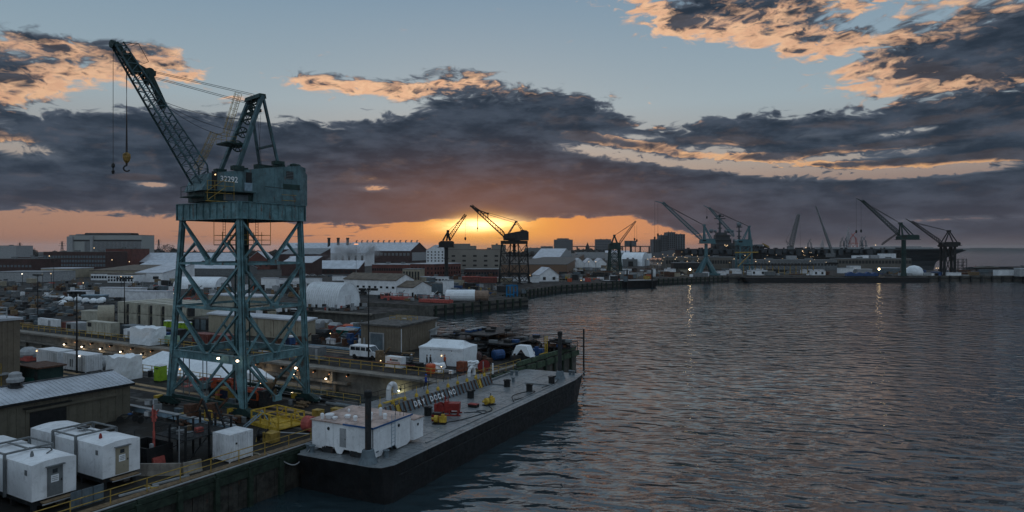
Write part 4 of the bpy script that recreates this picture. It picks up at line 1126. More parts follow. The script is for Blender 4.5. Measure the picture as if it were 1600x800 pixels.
# ================================================================ NEAR YARD
# frame of the yard: local x = -b (towards the water), y = a
def gable_shed(name, label, a0, a1, b0, b1, he, hr, MW, MR, seam=.9, cat='shed', rzoff=0, ridge_off=.5, wallstep=.6):
    t = thing(name, label, cat, Yd(a0, b0), YR)
    L = a1 - a0; D = b1 - b0
    part(t, 'end_wall', MB().extr([(0, 0), (-D, 0), (-D, he), (-D * ridge_off, hr), (0, he)], L - .1, L), MW)
    part(t, 'end_wall', MB().extr([(0, 0), (-D, 0), (-D, he), (-D * ridge_off, hr), (0, he)], 0, .1), MW)
    part(t, 'back_wall', MB().box(-D, -D + .1, .1, L - .1, 0, he), MW)
    fr = part(t, 'front_wall', MB().box(-.1, 0, .1, L - .1, 0, he), MW)
    rib = MB().box(0, .05, -.05, .05, .05, he - .03).mesh('wall_rib', MW)
    n = int(L / wallstep)
    for i in range(1, n): part(fr, 'wall_rib', rib, None, (0, i * L / n, 0))
    rf = part(t, 'roof', MB().extr([(.35, he - .05), (-D * ridge_off, hr + .02), (-D - .35, he - .05), (-D - .35, he + .06), (-D * ridge_off, hr + .13), (.35, he + .06)], -.3, L + .3), MR)
    sl = (hr - he) / (D * ridge_off)
    x1 = -D * ridge_off + .04
    sm = MB().add([(.34, -.03, he + .065), (.34, .03, he + .065), (x1, .03, hr + .13), (x1, -.03, hr + .13), (.34, -.03, he + .115), (.34, .03, he + .115), (x1, .03, hr + .18), (x1, -.03, hr + .18)],
                  [(4, 5, 6, 7), (0, 4, 7, 3), (1, 2, 6, 5), (0, 1, 5, 4)]).mesh('roof_seam', MR)
    x2 = -D - .34
    sm2 = MB().add([(x2, -.03, he + .065), (x2, .03, he + .065), (x1 - .08, .03, hr + .13), (x1 - .08, -.03, hr + .13), (x2, -.03, he + .115), (x2, .03, he + .115), (x1 - .08, .03, hr + .18), (x1 - .08, -.03, hr + .18)],
                   [(4, 7, 6, 5), (0, 3, 7, 4), (1, 5, 6, 2), (0, 4, 5, 1)]).mesh('roof_seam', MR)
    n = int(L / seam)
    for i in range(n + 1):
        part(rf, 'roof_seam', sm, None, (0, i * L / n, 0)); part(rf, 'roof_seam', sm2, None, (0, i * L / n, 0))
    part(rf, 'ridge_cap', MB().box(-D * ridge_off - .2, -D * ridge_off + .2, -.3, L + .3, hr + .14, hr + .2), M_dark)
    part(rf, 'roof_edge', MB().box(.35, .42, -.3, L + .3, he - .18, he + .06), M_black)
    return t
t = gable_shed('workshop_shed', 'long low olive shed with pale ribbed roof behind the white door cabins', -42, -2.4, 23.8, 31.4, 3.65, 4.55, M_tand, M_roofw, .42, wallstep=.75)
part(t, 'sliding_door', MB().box(0, .09, 30.0, 33.2, .05, 2.5), M_black, label='dark doorway half covered')
part(t, 'door_track', MB().box(.0, .2, 29.6, 38.2, 2.62, 2.86), M_tand)
part(t, 'door_hood', MB().box(.0, .35, 29.4, 33.6, 2.95, 3.05), M_black)
vt = part(t, 'roof_ventilator', MB().lathe([(.75, 0), (.45, .3), (.45, .55)], (-3.4, 30.3, 4.5), 12), M_black)
part(vt, 'ventilator_cap', MB().lathe([(.7, .0), (.75, .3), (.55, .5), (.55, .8), (.3, .95)], (-3.4, 30.3, 5.05), 12), M_greyl)

# tall tan shed at the left edge
def tan_shed():
    a0, a1, b0, b1, h = -30, -.9, 50.3, 66, 8.9
    t = thing('tall_shed', 'tall ribbed tan shed with flat roof at the left edge', 'shed', Yd(a0, b0), YR)
    L = a1 - a0
    w = part(t, 'front_wall', MB().box(-.2, 0, 0, L, 0, h), M_tan)
    part(t, 'end_wall', MB().box(b0 - b1, -.2, L - .2, L, 0, h), M_tan)
    part(t, 'roof', MB().box(b0 - b1, .25, -.2, L + .25, h, h + .3), M_roofw)
    rib = MB().box(0, .07, -.12, .12, .02, h - .02).mesh('wall_rib', M_tan)
    for i in range(1, 42): part(w, 'wall_rib', rib, None, (0, L - i * .62, 0))
    part(w, 'wall_vent', MB().box(.02, .35, L - 5.2, L - 3.6, 4.3, 5.2), M_dark)
    for j in range(5): part(w, 'vent_blade', MB().box(.35, .40, L - 5.2, L - 3.6, 4.38 + j * .17, 4.44 + j * .17), M_grey)
    # roof cages
    m = MB()
    for y in range(7):
        for x in (-.6, -3.6): m.tube((x, L - 1.2 - y * 1.5, h + .3), (x, L - 1.2 - y * 1.5, h + 1.6), .06, 5)
    for x in (-.6, -3.6):
        for z in (.7, 1.1, 1.6): m.tube((x, L - 1.2, h + z), (x, L - 10.2, h + z), .06, 5)
    m.tube((-.6, L - 1.2, h + 1.6), (-3.6, L - 1.2, h + 1.6), .06, 5); m.tube((-.6, L - 1.2, h + .9), (-3.6, L - 1.2, h + .9), .06, 5)
    part(t, 'roof_railing', m, M_greyl)
    part(t, 'roof_unit', MB().box(-3.2, -1, L - 9, L - 4, h + .3, h + 1.3), M_grey)
    # yellow stair landing
    m = MB()
    for z in (2.6, 3.2, 3.7): m.tube((1.2, L - 8, z), (1.2, L - 2.6, z), .05, 5); m.tube((1.2, L - 2.6, z), (0, L - 2.6, z), .05, 5)
    for y in (8, 6.6, 5.3, 4, 2.6): m.tube((1.2, L - y, 0 if y in (8, 2.6) else 2.6), (1.2, L - y, 3.7), .05, 5)
    part(t, 'landing_railing', m, M_yeld); part(t, 'landing', MB().box(0, 1.3, L - 8, L - 1.6, 2.3, 2.45), M_greyl)
tan_shed()

# ---- white cabins with doors
def cabin(a, b, dcol, label, bike=False, tag=''):
    t = thing('equipment_cabin', label, 'cabin', Yd(a, b, 0), YR, 'white equipment cabins by the near quay')
    W, H0, H = 2.85, .85, 3.3       # width along the quay, floor, eave
    def box_curved(x0, x1, h, nm, mt):
        n = 6; top = [(W * i / n, h + .16 * math.sin(PI * i / n)) for i in range(n + 1)]
        return part(t, nm, MB().extx([(0, H0)] + [(W, H0)] + top[::-1], x0, x1), mt)
    body = box_curved(-3.4, 0, H, 'cabin_body', M_white)
    box_curved(-6.7, -3.45, H - .12, 'cabin_body', M_white); box_curved(-10.4, -6.75, H, 'cabin_body', M_whitec)
    d = part(body, 'door', MB().box(0, .05, .95, 1.95, H0 + .08, H - .35), dcol)
    part(t, 'door_hood', MB().box(0, .22, .85, 2.05, H - .33, H - .27), M_grey)
    part(t, 'door_sign', MB().box(.052, .06, 1.18, 1.68, H0 + 1.0, H0 + 1.5), M_white, label='white notice on the door')
    part(t, 'door_window', MB().box(.052, .06, 1.28, 1.6, H0 + 1.62, H0 + 1.9), M_glass)
    part(t, 'door_handle', MB().box(.05, .10, 1.82, 1.88, H0 + 1.0, H0 + 1.15), M_dark)
    for z, k in ((1.38, .34), (1.26, .40), (1.14, .36)): part(t, 'notice_line', MB().box(.0605, .062, 1.43 - k / 2, 1.43 + k / 2, H0 + z - .03, H0 + z + .01), M_grey)
    part(t, 'step_plate', MB().box(.02, .55, .5, 2.5, H0 - .18, H0 - .1), M_wood); part(t, 'step_rail', MB().box(.5, .58, .4, 2.6, H0 - .25, H0 - .18), M_greyl)
    part(t, 'side_vent', MB().box(-.9, -.6, -.03, 0, H - .75, H - .4), M_grey)
    fr = MB()
    for x in (-3.42, -6.72):
        for y in (-.12, W + .12): fr.beam((x, y, H0 - .2), (x, y, H + .32), .16)
        fr.beam((x, -.12, H + .32), (x, W + .12, H + .32), .16, .12)
    for y in (-.12, W * .5, W + .12): fr.beam((-3.42, y, H + .32), (-6.72, y, H + .32), .12, .1)
    part(t, 'lifting_frame', fr, M_grey)
    part(t, 'roof_vent', MB().lathe([(.12, 0), (.12, .2), (.06, .4)], (-1.9, .9, H + .1), 8), M_red if tag == 'a' else M_grey)
    leg = MB().box(-.14, .14, -.14, .14, 0, H0).mesh('foot', M_dark)
    for x in (-.4, -3.2, -6.9, -10):
        for y in (.3, W - .3): part(t, 'foot', leg, None, (x, y, 0))
    part(t, 'undercarriage', MB().box(-10.2, -.2, .15, W - .15, .45, H0 - .02), M_dark)
    part(t, 'counterweight', MB().box(-2.2, -.6, W - .9, W - .2, 0, .5), M_conc)
    return t
cabin(-16.3, 3.95, M_beige, 'white cabin with beige door, standing farthest from the camera of the three', tag='a')
cabin(-21.3, 3.4, M_grey, 'white cabin with dark grey door, the middle of the three by the quay', tag='b')
cabin(-26.6, 3.1, M_grey, 'white cabin cut off by the left edge of the picture', tag='c')
solo('coiled_hose', MB().lathe([(.3, -.06), (.45, -.06), (.45, .06), (.3, .06)], (0, 0, .1), 14), M_black, 'black coil lying on the roof of the farthest white cabin', 'hose', Yd(-14.6, 9.7, 3.5), YR)
solo('roof_cable', MB().path([Vector((0, 0, .1)), Vector((-.5, .6, .12)), Vector((-1.2, .8, .15)), Vector((-1.8, .3, .12)), Vector((-2.6, .1, .1))], .04, 5), M_black, 'black cable lying across the roof of the middle white cabin', 'cable', Yd(-19.6, 5.0, 3.4), YR)

# ---- small white container by the edge
def iso_box(name, label, loc, rz, lx, ly, h, mt, group=None, doors='x', n=None, cat='container', z0=0.0):
    """box with corrugated sides: lx along local x, ly along local y, origin at a lower corner"""
    t = thing(name, label, cat, loc, rz, group)
    part(t, 'shell', MB().box(.04, lx - .04, .04, ly - .04, z0 + .1, z0 + h - .06), mt)
    part(t, 'roof_panel', MB().box(.02, lx - .02, .02, ly - .02, z0 + h - .06, z0 + h), mt)
    cp = MB().box(-.05, .05, -.05, .05, z0, z0 + h + .01).mesh('corner_post', mt)
    for x in (.05, lx - .05):
        for y in (.05, ly - .05): part(t, 'corner_post', cp, None, (x, y, 0))
    nx = n or max(2, int(lx / .45)); ny = n or max(2, int(ly / .45))
    rx = MB().box(-.08, .08, -.04, .035, z0 + .16, z0 + h - .12).mesh('side_rib', mt)
    ry = MB().box(0, .07, -.08, .08, z0 + .16, z0 + h - .12).mesh('side_rib', mt)
    if n != 0:
        m1, m2 = MB(), MB()
        for i in range(1, nx): part(t, 'side_rib', rx, None, (i * lx / nx, .005, 0))
        for i in range(1, ny): part(t, 'side_rib', ry, None, (lx - .04, i * ly / ny, 0))
    return t
t = iso_box('small_container', 'small white container at the quay edge beside the dark steel platform', Yd(-7.35, 3.5), YR, 2.2, 2.35, 2.35, M_whitec)
part(t, 'side_label', MB().box(2.2, 2.22, .5, .75, 1.45, 1.6), M_dark)
# dark platform with railings
def platform():
    t = thing('steel_platform', 'dark steel access platform with mesh railings left of the small white container', 'platform', Yd(-9.6, 8.2), YR)
    W, L, H = 4.3, 4.4, 2.1
    part(t, 'deck_grating', MB().box(0, W, 0, L, H - .1, H), M_dark)
    leg = MB().box(-.07, .07, -.07, .07, 0, H + 1.1).mesh('leg', M_black)
    for x in (0, W / 2, W):
        for y in (0, L / 2, L): part(t, 'leg', leg, None, (x, y, 0))
    for z in (.55, 1.1):
        part(t, 'rail', MB().tube((0, 0, H + z), (W, 0, H + z), .035, 5).tube((0, L, H + z), (W, L, H + z), .035, 5).tube((0, 0, H + z), (0, L, H + z), .035, 5).tube((W, 0, H + z), (W, L, H + z), .035, 5), M_black)
    m = MB()
    for i in range(34):
        m.beam((W, i * L / 34, H), (W, i * L / 34, H + 1.05), .018); m.beam((i * W / 34, 0, H), (i * W / 34, 0, H + 1.05), .018)
    part(t, 'mesh_infill', m, M_black)
    part(t, 'cross_brace', MB().beam((W, 0, .1), (W, L / 2, H), .07).beam((W, L / 2, .1), (W, L, H), .07).beam((0, 0, .1), (W, 0, H), .07), M_black)
    part(t, 'upper_stair', MB().beam((W * .4, L, H), (W * .1, L, H + 2.0), .12, .3).beam((W * .8, L, H), (W * .5, L, H + 2.0), .08, .2), M_black)
    part(t, 'yellow_gate', MB().tube((.6, L + .05, H + .3), (1.6, L + .05, H + .3), .06, 6).tube((.6, L + .05, H + 1.2), (1.6, L + .05, H + 1.2), .06, 6).tube((.6, L + .05, H + .3), (.6, L + .05, H + 1.2), .06, 6).tube((1.6, L + .05, H + .3), (1.6, L + .05, H + 1.2), .06, 6), M_yel)
    for i in range(5): part(t, 'stored_box', MB().cbox((1 + i * .6, 1 + (i % 2) * 1.3, H + .2), (.5, .6, .35), i), (M_grey, M_wood, M_greyl, M_redl, M_grey)[i])
platform()
solo('dark_skip', MB().box(0, 3.6, 0, .08, 0, 1.6).box(0, 3.6, 2.2, 2.28, 0, 1.6).box(0, .08, .08, 2.2, 0, 1.6).box(3.52, 3.6, .08, 2.2, 0, 1.6).box(.08, 3.52, .08, 2.2, 0, .1), M_black, 'open black steel skip between the red mast and the dark platform', 'skip', Yd(-11.6, 9.6), YR)
def barrier(p, q, label, h=.9, mt=None):
    p, q = Vector(p), Vector(q); L = (q - p).length
    solo('concrete_barrier', MB().extr([(-.3, 0), (.3, 0), (.16, .35), (.1, h), (-.1, h), (-.16, .35)], 0, L), mt or M_conc, label, 'barrier', p, math.atan2(q.y - p.y, q.x - p.x) - PI / 2)
barrier(Yd(-12.9, 5.2), Yd(-11.1, 2.3), 'grey concrete barrier beside the foot of the red light mast')
barrier(Yd(-11.0, 2.2), Yd(-9.6, 1.9), 'short concrete barrier behind the yellow railing near the red mast')
for a, b, rz, l in ((-12.4, 1.6, .9, 'pale timber lying behind the railing near the red mast'), (-15.0, 1.5, .9, 'pale timber lying behind the railing beside the cabins')):
    solo('loose_timber', MB().box(-1.4, 1.4, -.08, .08, 0, .12), M_greyl, l, 'timber', Yd(a, b), rz)
solo('bent_hose', MB().path([Vector((-.7, 0, .06)), Vector((-.3, .12, .06)), Vector((.1, -.05, .07)), Vector((.5, .25, .06))], .08, 6), M_yeld, 'dull yellow hose piece on the ground inside the railing', 'hose', Yd(-14.2, 1.35), YR)
solo('bent_hose', MB().path([Vector((-.6, 0, .06)), Vector((-.1, .12, .08)), Vector((.4, -.05, .07))], .08, 6), M_beige, 'beige hose piece on the ground at the foot of the small container', 'hose', Yd(-4.6, 1.2), YR)
t = thing('equipment_rack', 'pale grey panel frame standing under the middle cabin by the railing', 'rack', Yd(-19.6, 1.9), YR)
for i in range(3): part(t, 'panel', MB().box(0, .06, i * .75, i * .75 + .7, .1, 1.25), M_slate)
part(t, 'base_bar', MB().box(-.1, .16, 0, 2.25, 0, .1), M_dark)
# red light mast
def light_mast():
    t = thing('light_mast', 'red mobile light mast with grey lamp heads and red base', 'light mast', Yd(-10.7, 6.5), YR)
    part(t, 'mast_base', MB().extr([(-.85, .1), (.85, .1), (.7, .75), (-.7, .75)], -.5, .5), M_redl)
    part(t, 'mast', MB().tube((0, 0, .7), (0, 0, 2.8), .10, 8).tube((0, 0, 2.7), (0, 0, 5.0), .07, 8), M_redl)
    part(t, 'mast_bracket', MB().beam((-.4, 0, 3.9), (.5, .1, 4.6), .09).beam((.4, 0, 3.9), (-.3, .1, 4.8), .09).beam((-.5, 0, 4.3), (.5, 0, 4.3), .07).box(-.12, .12, -.12, .12, 3.6, 4.7), M_redl)
    for x, z, r in ((-.5, 5.15, .4), (.35, 5.3, -.4), (.75, 4.95, .8), (-.62, 4.2, .2)):
        h = part(t, 'lamp_head', MB().cbox((x, -.1, z), (.55, .3, .42), r), M_grey); part(h, 'lamp_glass', MB().cbox((x, -.27, z), (.44, .03, .32), r), M_greyl)
    part(t, 'control_box', MB().box(-.15, .15, -.3, -.1, 1.2, 1.8), M_greyl)
light_mast()
solo('thin_post', MB().tube((0, 0, 0), (0, 0, 3.2), .05, 6), M_greyl, 'thin grey post standing right of the red light mast', 'post', Yd(-9.7, 4.6))
solo('thin_post', MB().tube((0, 0, 0), (0, 0, 3.4), .04, 6), M_dark, 'thin dark post standing just right of the beige-door cabin', 'post', Yd(-12.7, 5.9))
# bicycles beside the shed
def bike(a, b, rz, label):
    t = thing('motorbike', label, 'motorbike', Yd(a, b), rz, 'motorbikes parked beside the olive shed')
    w = MB().lathe([(.22, -.04), (.33, -.05), (.33, .05), (.22, .04)], (0, 0, 0), 14, 'Y').mesh('wheel', M_tyre)
    for x in (-.7, .7): part(t, 'wheel', w, None, (x, 0, .33))
    part(t, 'frame', MB().beam((-.7, 0, .33), (-.15, 0, .55), .07).beam((-.15, 0, .3), (.3, 0, .75), .14, .2).beam((.7, 0, .33), (.45, 0, .95), .06), M_dark)
    part(t, 'seat', MB().box(-.65, 0, -.12, .12, .72, .8), M_black); part(t, 'tank', MB().ball((.2, 0, .8), .25, .14, .14), M_blue)
    part(t, 'handlebar', MB().tube((.42, -.32, 1.0), (.42, .32, 1.0), .025, 5), M_greyl)
bike(-3.6, 22.2, .4, 'dark motorbike parked at the corner of the olive shed')
bike(-2.6, 20.4, .9, 'second motorbike, with a blue tank, nearer the pale steel duct')
# long pale duct on blocks
t = thing('cable_duct', 'long pale blue steel duct on blocks under the near crane legs', 'duct', Yd(-1.0, 9.0), YR)
part(t, 'duct_body', MB().box(-18.5, 0, -.2, .2, .25, .75), M_bluel); part(t, 'duct_lid', MB().box(-18.5, 0, -.28, .28, .75, .82), M_greyl)
bl = MB().box(-.15, .15, -.3, .3, 0, .25).mesh('duct_block', M_concd)
for i in range(8): part(t, 'duct_block', bl, None, (-18 + i * 2.5, 0, 0))
# yellow basket
def basket():
    p = G(434, 664); t = thing('work_basket', 'large yellow steel lifting basket on the ground right of the front crane leg', 'basket', p, YR - .12)
    L, W, H = 4.6, 3.0, 1.45
    part(t, 'floor_pan', MB().box(-L / 2, L / 2, -W / 2, W / 2, .12, .22).box(-L / 2 - .1, L / 2 + .1, -W / 2 - .1, -W / 2, 0, .35).box(-L / 2 - .1, L / 2 + .1, W / 2, W / 2 + .1, 0, .35), M_yel)
    pm = MB().box(-.06, .06, -.06, .06, .2, H).mesh('post', M_yel)
    for x in (-L / 2, -L / 6, L / 6, L / 2):
        for y in (-W / 2, W / 2): part(t, 'post', pm, None, (x, y, 0))
    part(t, 'post', pm, None, (-L / 2, 0, 0)); part(t, 'post', pm, None, (L / 2, 0, 0))
    for z in (H, .8):
        for y in (-W / 2, W / 2): part(t, 'rail', MB().beam((-L / 2, y, z), (L / 2, y, z), .1), M_yel)
        for x in (-L / 2, L / 2): part(t, 'rail', MB().beam((x, -W / 2, z), (x, W / 2, z), .1), M_yel)
    for s in (-1, 1):
        part(t, 'diagonal', MB().beam((-L / 2, s * W / 2, .25), (-L / 6, s * W / 2, H), .08), M_yel); part(t, 'diagonal', MB().beam((L / 2, s * W / 2, .25), (L / 6, s * W / 2, H), .08), M_yel)
    m = MB()
    for i in range(1, 26):
        for y in (-W / 2, W / 2): m.beam((-L / 2 + i * L / 26, y, .25), (-L / 2 + i * L / 26, y, .8), .015)
    part(t, 'mesh_infill', m, M_yel)
basket()
# small items around the crane feet
def at(px, py, z=0): return G(px, py, z)
def crate(px, py, d, mt, label, rz=YR, name='crate', cat='crate', group=None, lid=None, z=0):
    p = at(px, py, z); t = thing(name, label, cat, p, rz, group)
    part(t, 'crate_body', MB().cbox((0, 0, d[2] * .46), (d[0], d[1], d[2] * .9)), mt)
    part(t, 'crate_lid', MB().cbox((0, 0, d[2] * .95), (d[0] * 1.05, d[1] * 1.05, d[2] * .09)), lid or mt)
    part(t, 'crate_skid', MB().cbox((-d[0] * .3, 0, .03), (.15, d[1], .06)).cbox((d[0] * .3, 0, .03), (.15, d[1], .06)), M_dark)
    return t
crate(312, 673 - 17, (.9, .6, .7), M_yeld, 'worn yellow box beside the front sill of the big crane'); crate(286, 655, (1.0, .7, .6), M_yeld, 'worn yellow box under the left front sill of the big crane')
crate(332, 662, (1.0, .7, .6), M_yeld, 'worn yellow box just left of the front crane leg')
crate(424, 690, (1.2, 1.0, .9), M_yeld, 'ochre box with a hose reel behind the small white container', lid=M_yeld)
t = thing('hose_reel', 'ochre and black hose reel standing behind the small white container', 'reel', at(411, 689), YR + .5)
part(t, 'reel_drum', MB().lathe([(.55, -.4), (.55, -.34), (.3, -.32), (.3, .32), (.55, .34), (.55, .4)], (0, 0, .6), 14, 'X'), M_black)
for x in (-.5, .5): part(t, 'reel_stand', MB().beam((x, -.4, 0), (x, 0, .6), .1).beam((x, .4, 0), (x, 0, .6), .1), M_yeld)
t = thing('steel_ladder_frame', 'grey folded steel gangway frame leaning beside the yellow basket', 'gangway', at(408, 668), YR + 1.0)
part(t, 'frame_rail', MB().beam((-1.6, 0, .1), (.2, 0, 1.5), .1).beam((-1.6, .8, .1), (.2, .8, 1.5), .1).beam((.2, 0, 1.5), (1.0, 0, .1), .1).beam((.2, .8, 1.5), (1.0, .8, .1), .1), M_bluel)
part(t, 'rung', MB().beam((-1, 0, .57), (-1, .8, .57), .06).beam((-.4, 0, 1.03), (-.4, .8, 1.03), .06).beam((.2, 0, 1.5), (.2, .8, 1.5), .06), M_bluel)
solo('pale_pipe', MB().tube((0, 0, .08), (4.2, -1.2, .08), .07, 6), M_greyl, 'pale pipe lying on the asphalt below the yellow basket', 'pipe', at(418, 676), .1)
# orange boom lift under the crane
def lift(px, py, rz, label):
    t = thing('boom_lift', label, 'boom lift', at(px, py), rz, 'orange boom lifts under the big crane')
    part(t, 'chassis', MB().box(-1.6, 1.6, -.7, .7, .45, .85), M_dark)
    w = MB().lathe([(.2, -.18), (.45, -.16), (.45, .16), (.2, .18)], (0, 0, .45), 14, 'Y').mesh('wheel', M_tyre)
    for x in (-1.15, 1.15):
        for y in (-.85, .85): part(t, 'wheel', w, None, (x, y, 0))
    part(t, 'turntable', MB().extr([(-1.7, .9), (1.5, .9), (1.5, 1.5), (.8, 1.95), (-1.3, 1.95), (-1.7, 1.6)], -.75, .75), M_orange)
    part(t, 'engine_cover', MB().box(-1.5, .6, .76, .82, 1.0, 1.7), M_black)
    part(t, 'boom', MB().beam((-1.5, 0, 1.95), (3.6, 0, 1.75), .32, .36), M_redl)
    part(t, 'jib', MB().beam((3.6, 0, 1.75), (5.2, 0, 1.2), .16, .2), M_orange)
    m = MB()
    for x in (5.1, 6.0):
        for y in (-.7, .7): m.tube((x, y, .8), (x, y, 1.9), .03, 5)
    for z in (1.35, 1.9):
        for y in (-.7, .7): m.tube((5.1, y, z), (6.0, y, z), .03, 5)
        for x in (5.1, 6.0): m.tube((x, -.7, z), (x, .7, z), .03, 5)
    m.box(5.1, 6.0, -.7, .7, .72, .8)
    part(t, 'work_cage', m, M_redl)
lift(395, 634, YR + PI, 'orange boom lift parked behind the front crane leg')
lift(352, 617, YR + PI + .2, 'red and yellow boom lift parked deeper under the big crane')
t = thing('control_cabinet', 'yellow and blue machine cabinet behind the boom lift', 'cabinet', at(352, 625), YR)
part(t, 'cabinet_body', MB().box(-1.2, 1.2, -.5, .5, .1, 1.5), M_yeld); part(t, 'cabinet_door', MB().box(-.3, 1.1, -.53, -.5, .3, 1.3), M_navy); part(t, 'cabinet_base', MB().box(-1.3, 1.3, -.6, .6, 0, .1), M_dark)
solo('folded_tarpaulin', MB().ball((0, 0, .2), 1.4, .9, .42, 10, 6, .25), M_black, 'heap of dark folded tarpaulin near the dock edge under the crane', 'tarpaulin', at(325, 607), 0)
solo('folded_tarpaulin', MB().ball((0, 0, .2), 1.8, .9, .5, 10, 6, .25), M_dark, 'long dark heap of tarpaulin left of the back crane leg', 'tarpaulin', at(345, 603), 0)
solo('hose_pile', MB().ball((0, 0, .1), 1.0, .7, .4, 9, 6, .35), M_greyl, 'tangled pale hoses beside the right foot of the crane', 'hose', at(494, 627), .4)
solo('hose_pile', MB().ball((0, 0, .1), 1.1, .6, .35, 9, 6, .35), M_grey, 'tangled grey hoses at the front foot of the crane', 'hose', at(352, 668), .2)
solo('hose_pile', MB().ball((0, 0, .1), .8, .6, .35, 9, 6, .35), M_slate, 'grey machine parts heaped just left of the small container', 'hose', at(345, 655), .2)
solo('red_drum', MB().lathe([(.75, -.5), (.75, .5)], (0, 0, .75), 16, 'X'), M_redl, 'faded red drum on its side against the left end of the white deckhouse', 'drum', at(484, 674), YR)
t = thing('beam_stack', 'long dark steel beams stacked along the dock edge', 'beam stack', Yd(13.3, 8), YR)
for i in range(3): part(t, 'steel_beam', MB().box(-12, 2, -.25 + i * .3, -.02 + i * .3, 0, .3), M_dark)
t = thing('pipe_run', 'ochre and grey pipes lying beside the dock edge behind the deckhouse', 'pipes', Yd(12.3, 2), YR)
part(t, 'pipe', MB().tube((-8, 0, .22), (-1, 0, .22), .2, 8), M_grey); part(t, 'pipe', MB().tube((-1, 0, .22), (3, 0, .22), .2, 8), M_yeld); part(t, 'pipe', MB().tube((-7, .5, .2), (2.5, .5, .2), .15, 8), M_slate)
crate(497, 650, (1.0, .8, .7), M_yeld, 'ochre box at the right foot of the big crane'); crate(527, 646, (1.2, .8, .6), M_yeld, 'ochre box between the crane foot and the deckhouse roof')
# manhole
solo('manhole_cover', MB().lathe([(.9, 0), (.9, .03)], (0, 0, 0.01), 20), M_concd, 'round manhole cover in the asphalt left of the crane', 'manhole', at(225, 625.5))
# white goose-neck vent on the gate
def gooseneck(a, b, label, r=.28, h=1.15):
    b += 0; P = [Vector((0, 0, 0)), Vector((0, 0, h))] + [Vector((0, .62 - .62 * math.cos(q), h + .62 * math.sin(q))) for q in (PI / 4, PI / 2, 3 * PI / 4, PI)] + [Vector((0, 1.24, h - .5))]
    solo('vent_pipe', MB().path(P, r, 10), M_whitec, label, 'vent pipe', Yd(a, b, .8), YR)
gooseneck(15.0, 3.1, 'white gooseneck vent pipe standing on the left end of the dock gate')
gooseneck(31.3, 3.0, 'small white vent pipe at the far end of the dock gate', .22, .6)
# worker on the gate in a blue jacket
def person(loc, rz, label, top, legs, hat, cap=1.0, walk=.18, pose=0.0):
    t = thing('person', label, 'person', loc, rz)
    bm = bpy.data.meshes.new('body')
    J = [((0, 0, .95), .14), ((0, 0, 1.15), .13), ((0, 0, 1.38), .16), ((0, 0, 1.5), .06), ((0, .02, 1.62), .09), ((0, .03, 1.72), .085),
         ((.10, 0, .90), .105), ((.12, walk, .5), .07), ((.12, walk * .8, .09), .05), ((.12, walk * .8 + .15, .04), .045),
         ((-.10, 0, .90), .105), ((-.12, -walk * .5, .5), .07), ((-.12, -walk * 1.4, .09), .05), ((-.12, -walk * 1.4 + .15, .04), .045),
         ((.2, 0, 1.42), .06), ((.26, -.04 + pose, 1.15), .05), ((.24, .10 + pose, .93), .035), ((-.2, 0, 1.42), .06), ((-.26, .04, 1.15), .05), ((-.24, .16, .95), .035)]
    Ed = [(0, 1), (1, 2), (2, 3), (3, 4), (4, 5), (0, 6), (6, 7), (7, 8), (8, 9), (0, 10), (10, 11), (11, 12), (12, 13), (2, 14), (14, 15), (15, 16), (2, 17), (17, 18), (18, 19)]
    bm.from_pydata([j[0] for j in J], Ed, [])
    o = bpy.data.objects.new('body', bm); COL.objects.link(o); o.parent = t
    sm = o.modifiers.new('skin', 'SKIN'); o.modifiers.new('sub', 'SUBSURF').levels = 1; o.modifiers['sub'].render_levels = 1
    for i, j in enumerate(J): bm.skin_vertices[0].data[i].radius = (j[1], j[1])
    bm.skin_vertices[0].data[0].use_root = True
    # colour by height: boots, trousers, jacket, face
    m = bpy.data.materials.new('clothing'); m.use_nodes = True; nt = m.node_tree; E.nt = nt
    tc = nt.nodes.new('ShaderNodeTexCoord'); sp = nt.nodes.new('ShaderNodeSeparateXYZ'); nt.links.new(tc.outputs['Object'], sp.inputs[0]); z = E(sp.outputs[2])
    c = mixc(z._m('GREATER_THAN', .12), (.02, .015, .01), legs); c = mixc(z._m('GREATER_THAN', .93), c, top); c = mixc(z._m('GREATER_THAN', 1.54), c, (.30, .17, .12))
    nt.links.new(c.v, nt.nodes['Principled BSDF'].inputs['Base Color']); nt.nodes['Principled BSDF'].inputs['Roughness'].default_value = .85
    bm.materials.append(m)
    part(t, 'helmet', MB().lathe([(.135, 0), (.125, .05), (.09, .11), (.03, .14)], (0, .02, 1.72), 10).lathe([(.15, 0), (.15, .015)], (0, .04, 1.72), 10), hat)
    return t
person(Yd(21.8, 3.0, .83), -1.0, 'worker in blue jacket and blue helmet walking on the dock gate', (.01, .04, .25), (.02, .025, .05), mat('helmet_blue', (.02, .08, .35), .4))
person(at(667, 573), -1.2, 'dark-clothed worker on the left of the pair in front of the white tent', (.02, .022, .03), (.02, .02, .028), mat('helmet_dark', (.03, .03, .04), .4))
person(at(672.5, 573), -.9, 'dark-clothed worker on the right of the pair in front of the white tent', (.025, .02, .022), (.03, .028, .028), mat('helmet_dark', (.03, .03, .04), .4))
person(at(643, 572), .4, 'worker in grey with a white helmet behind the dock railing', (.10, .11, .12), (.03, .03, .035), M_white)
person(at(695, 573), 2.4, 'worker in an orange jacket standing beside the white tent', (.5, .09, .02), (.08, .03, .02), M_orange)

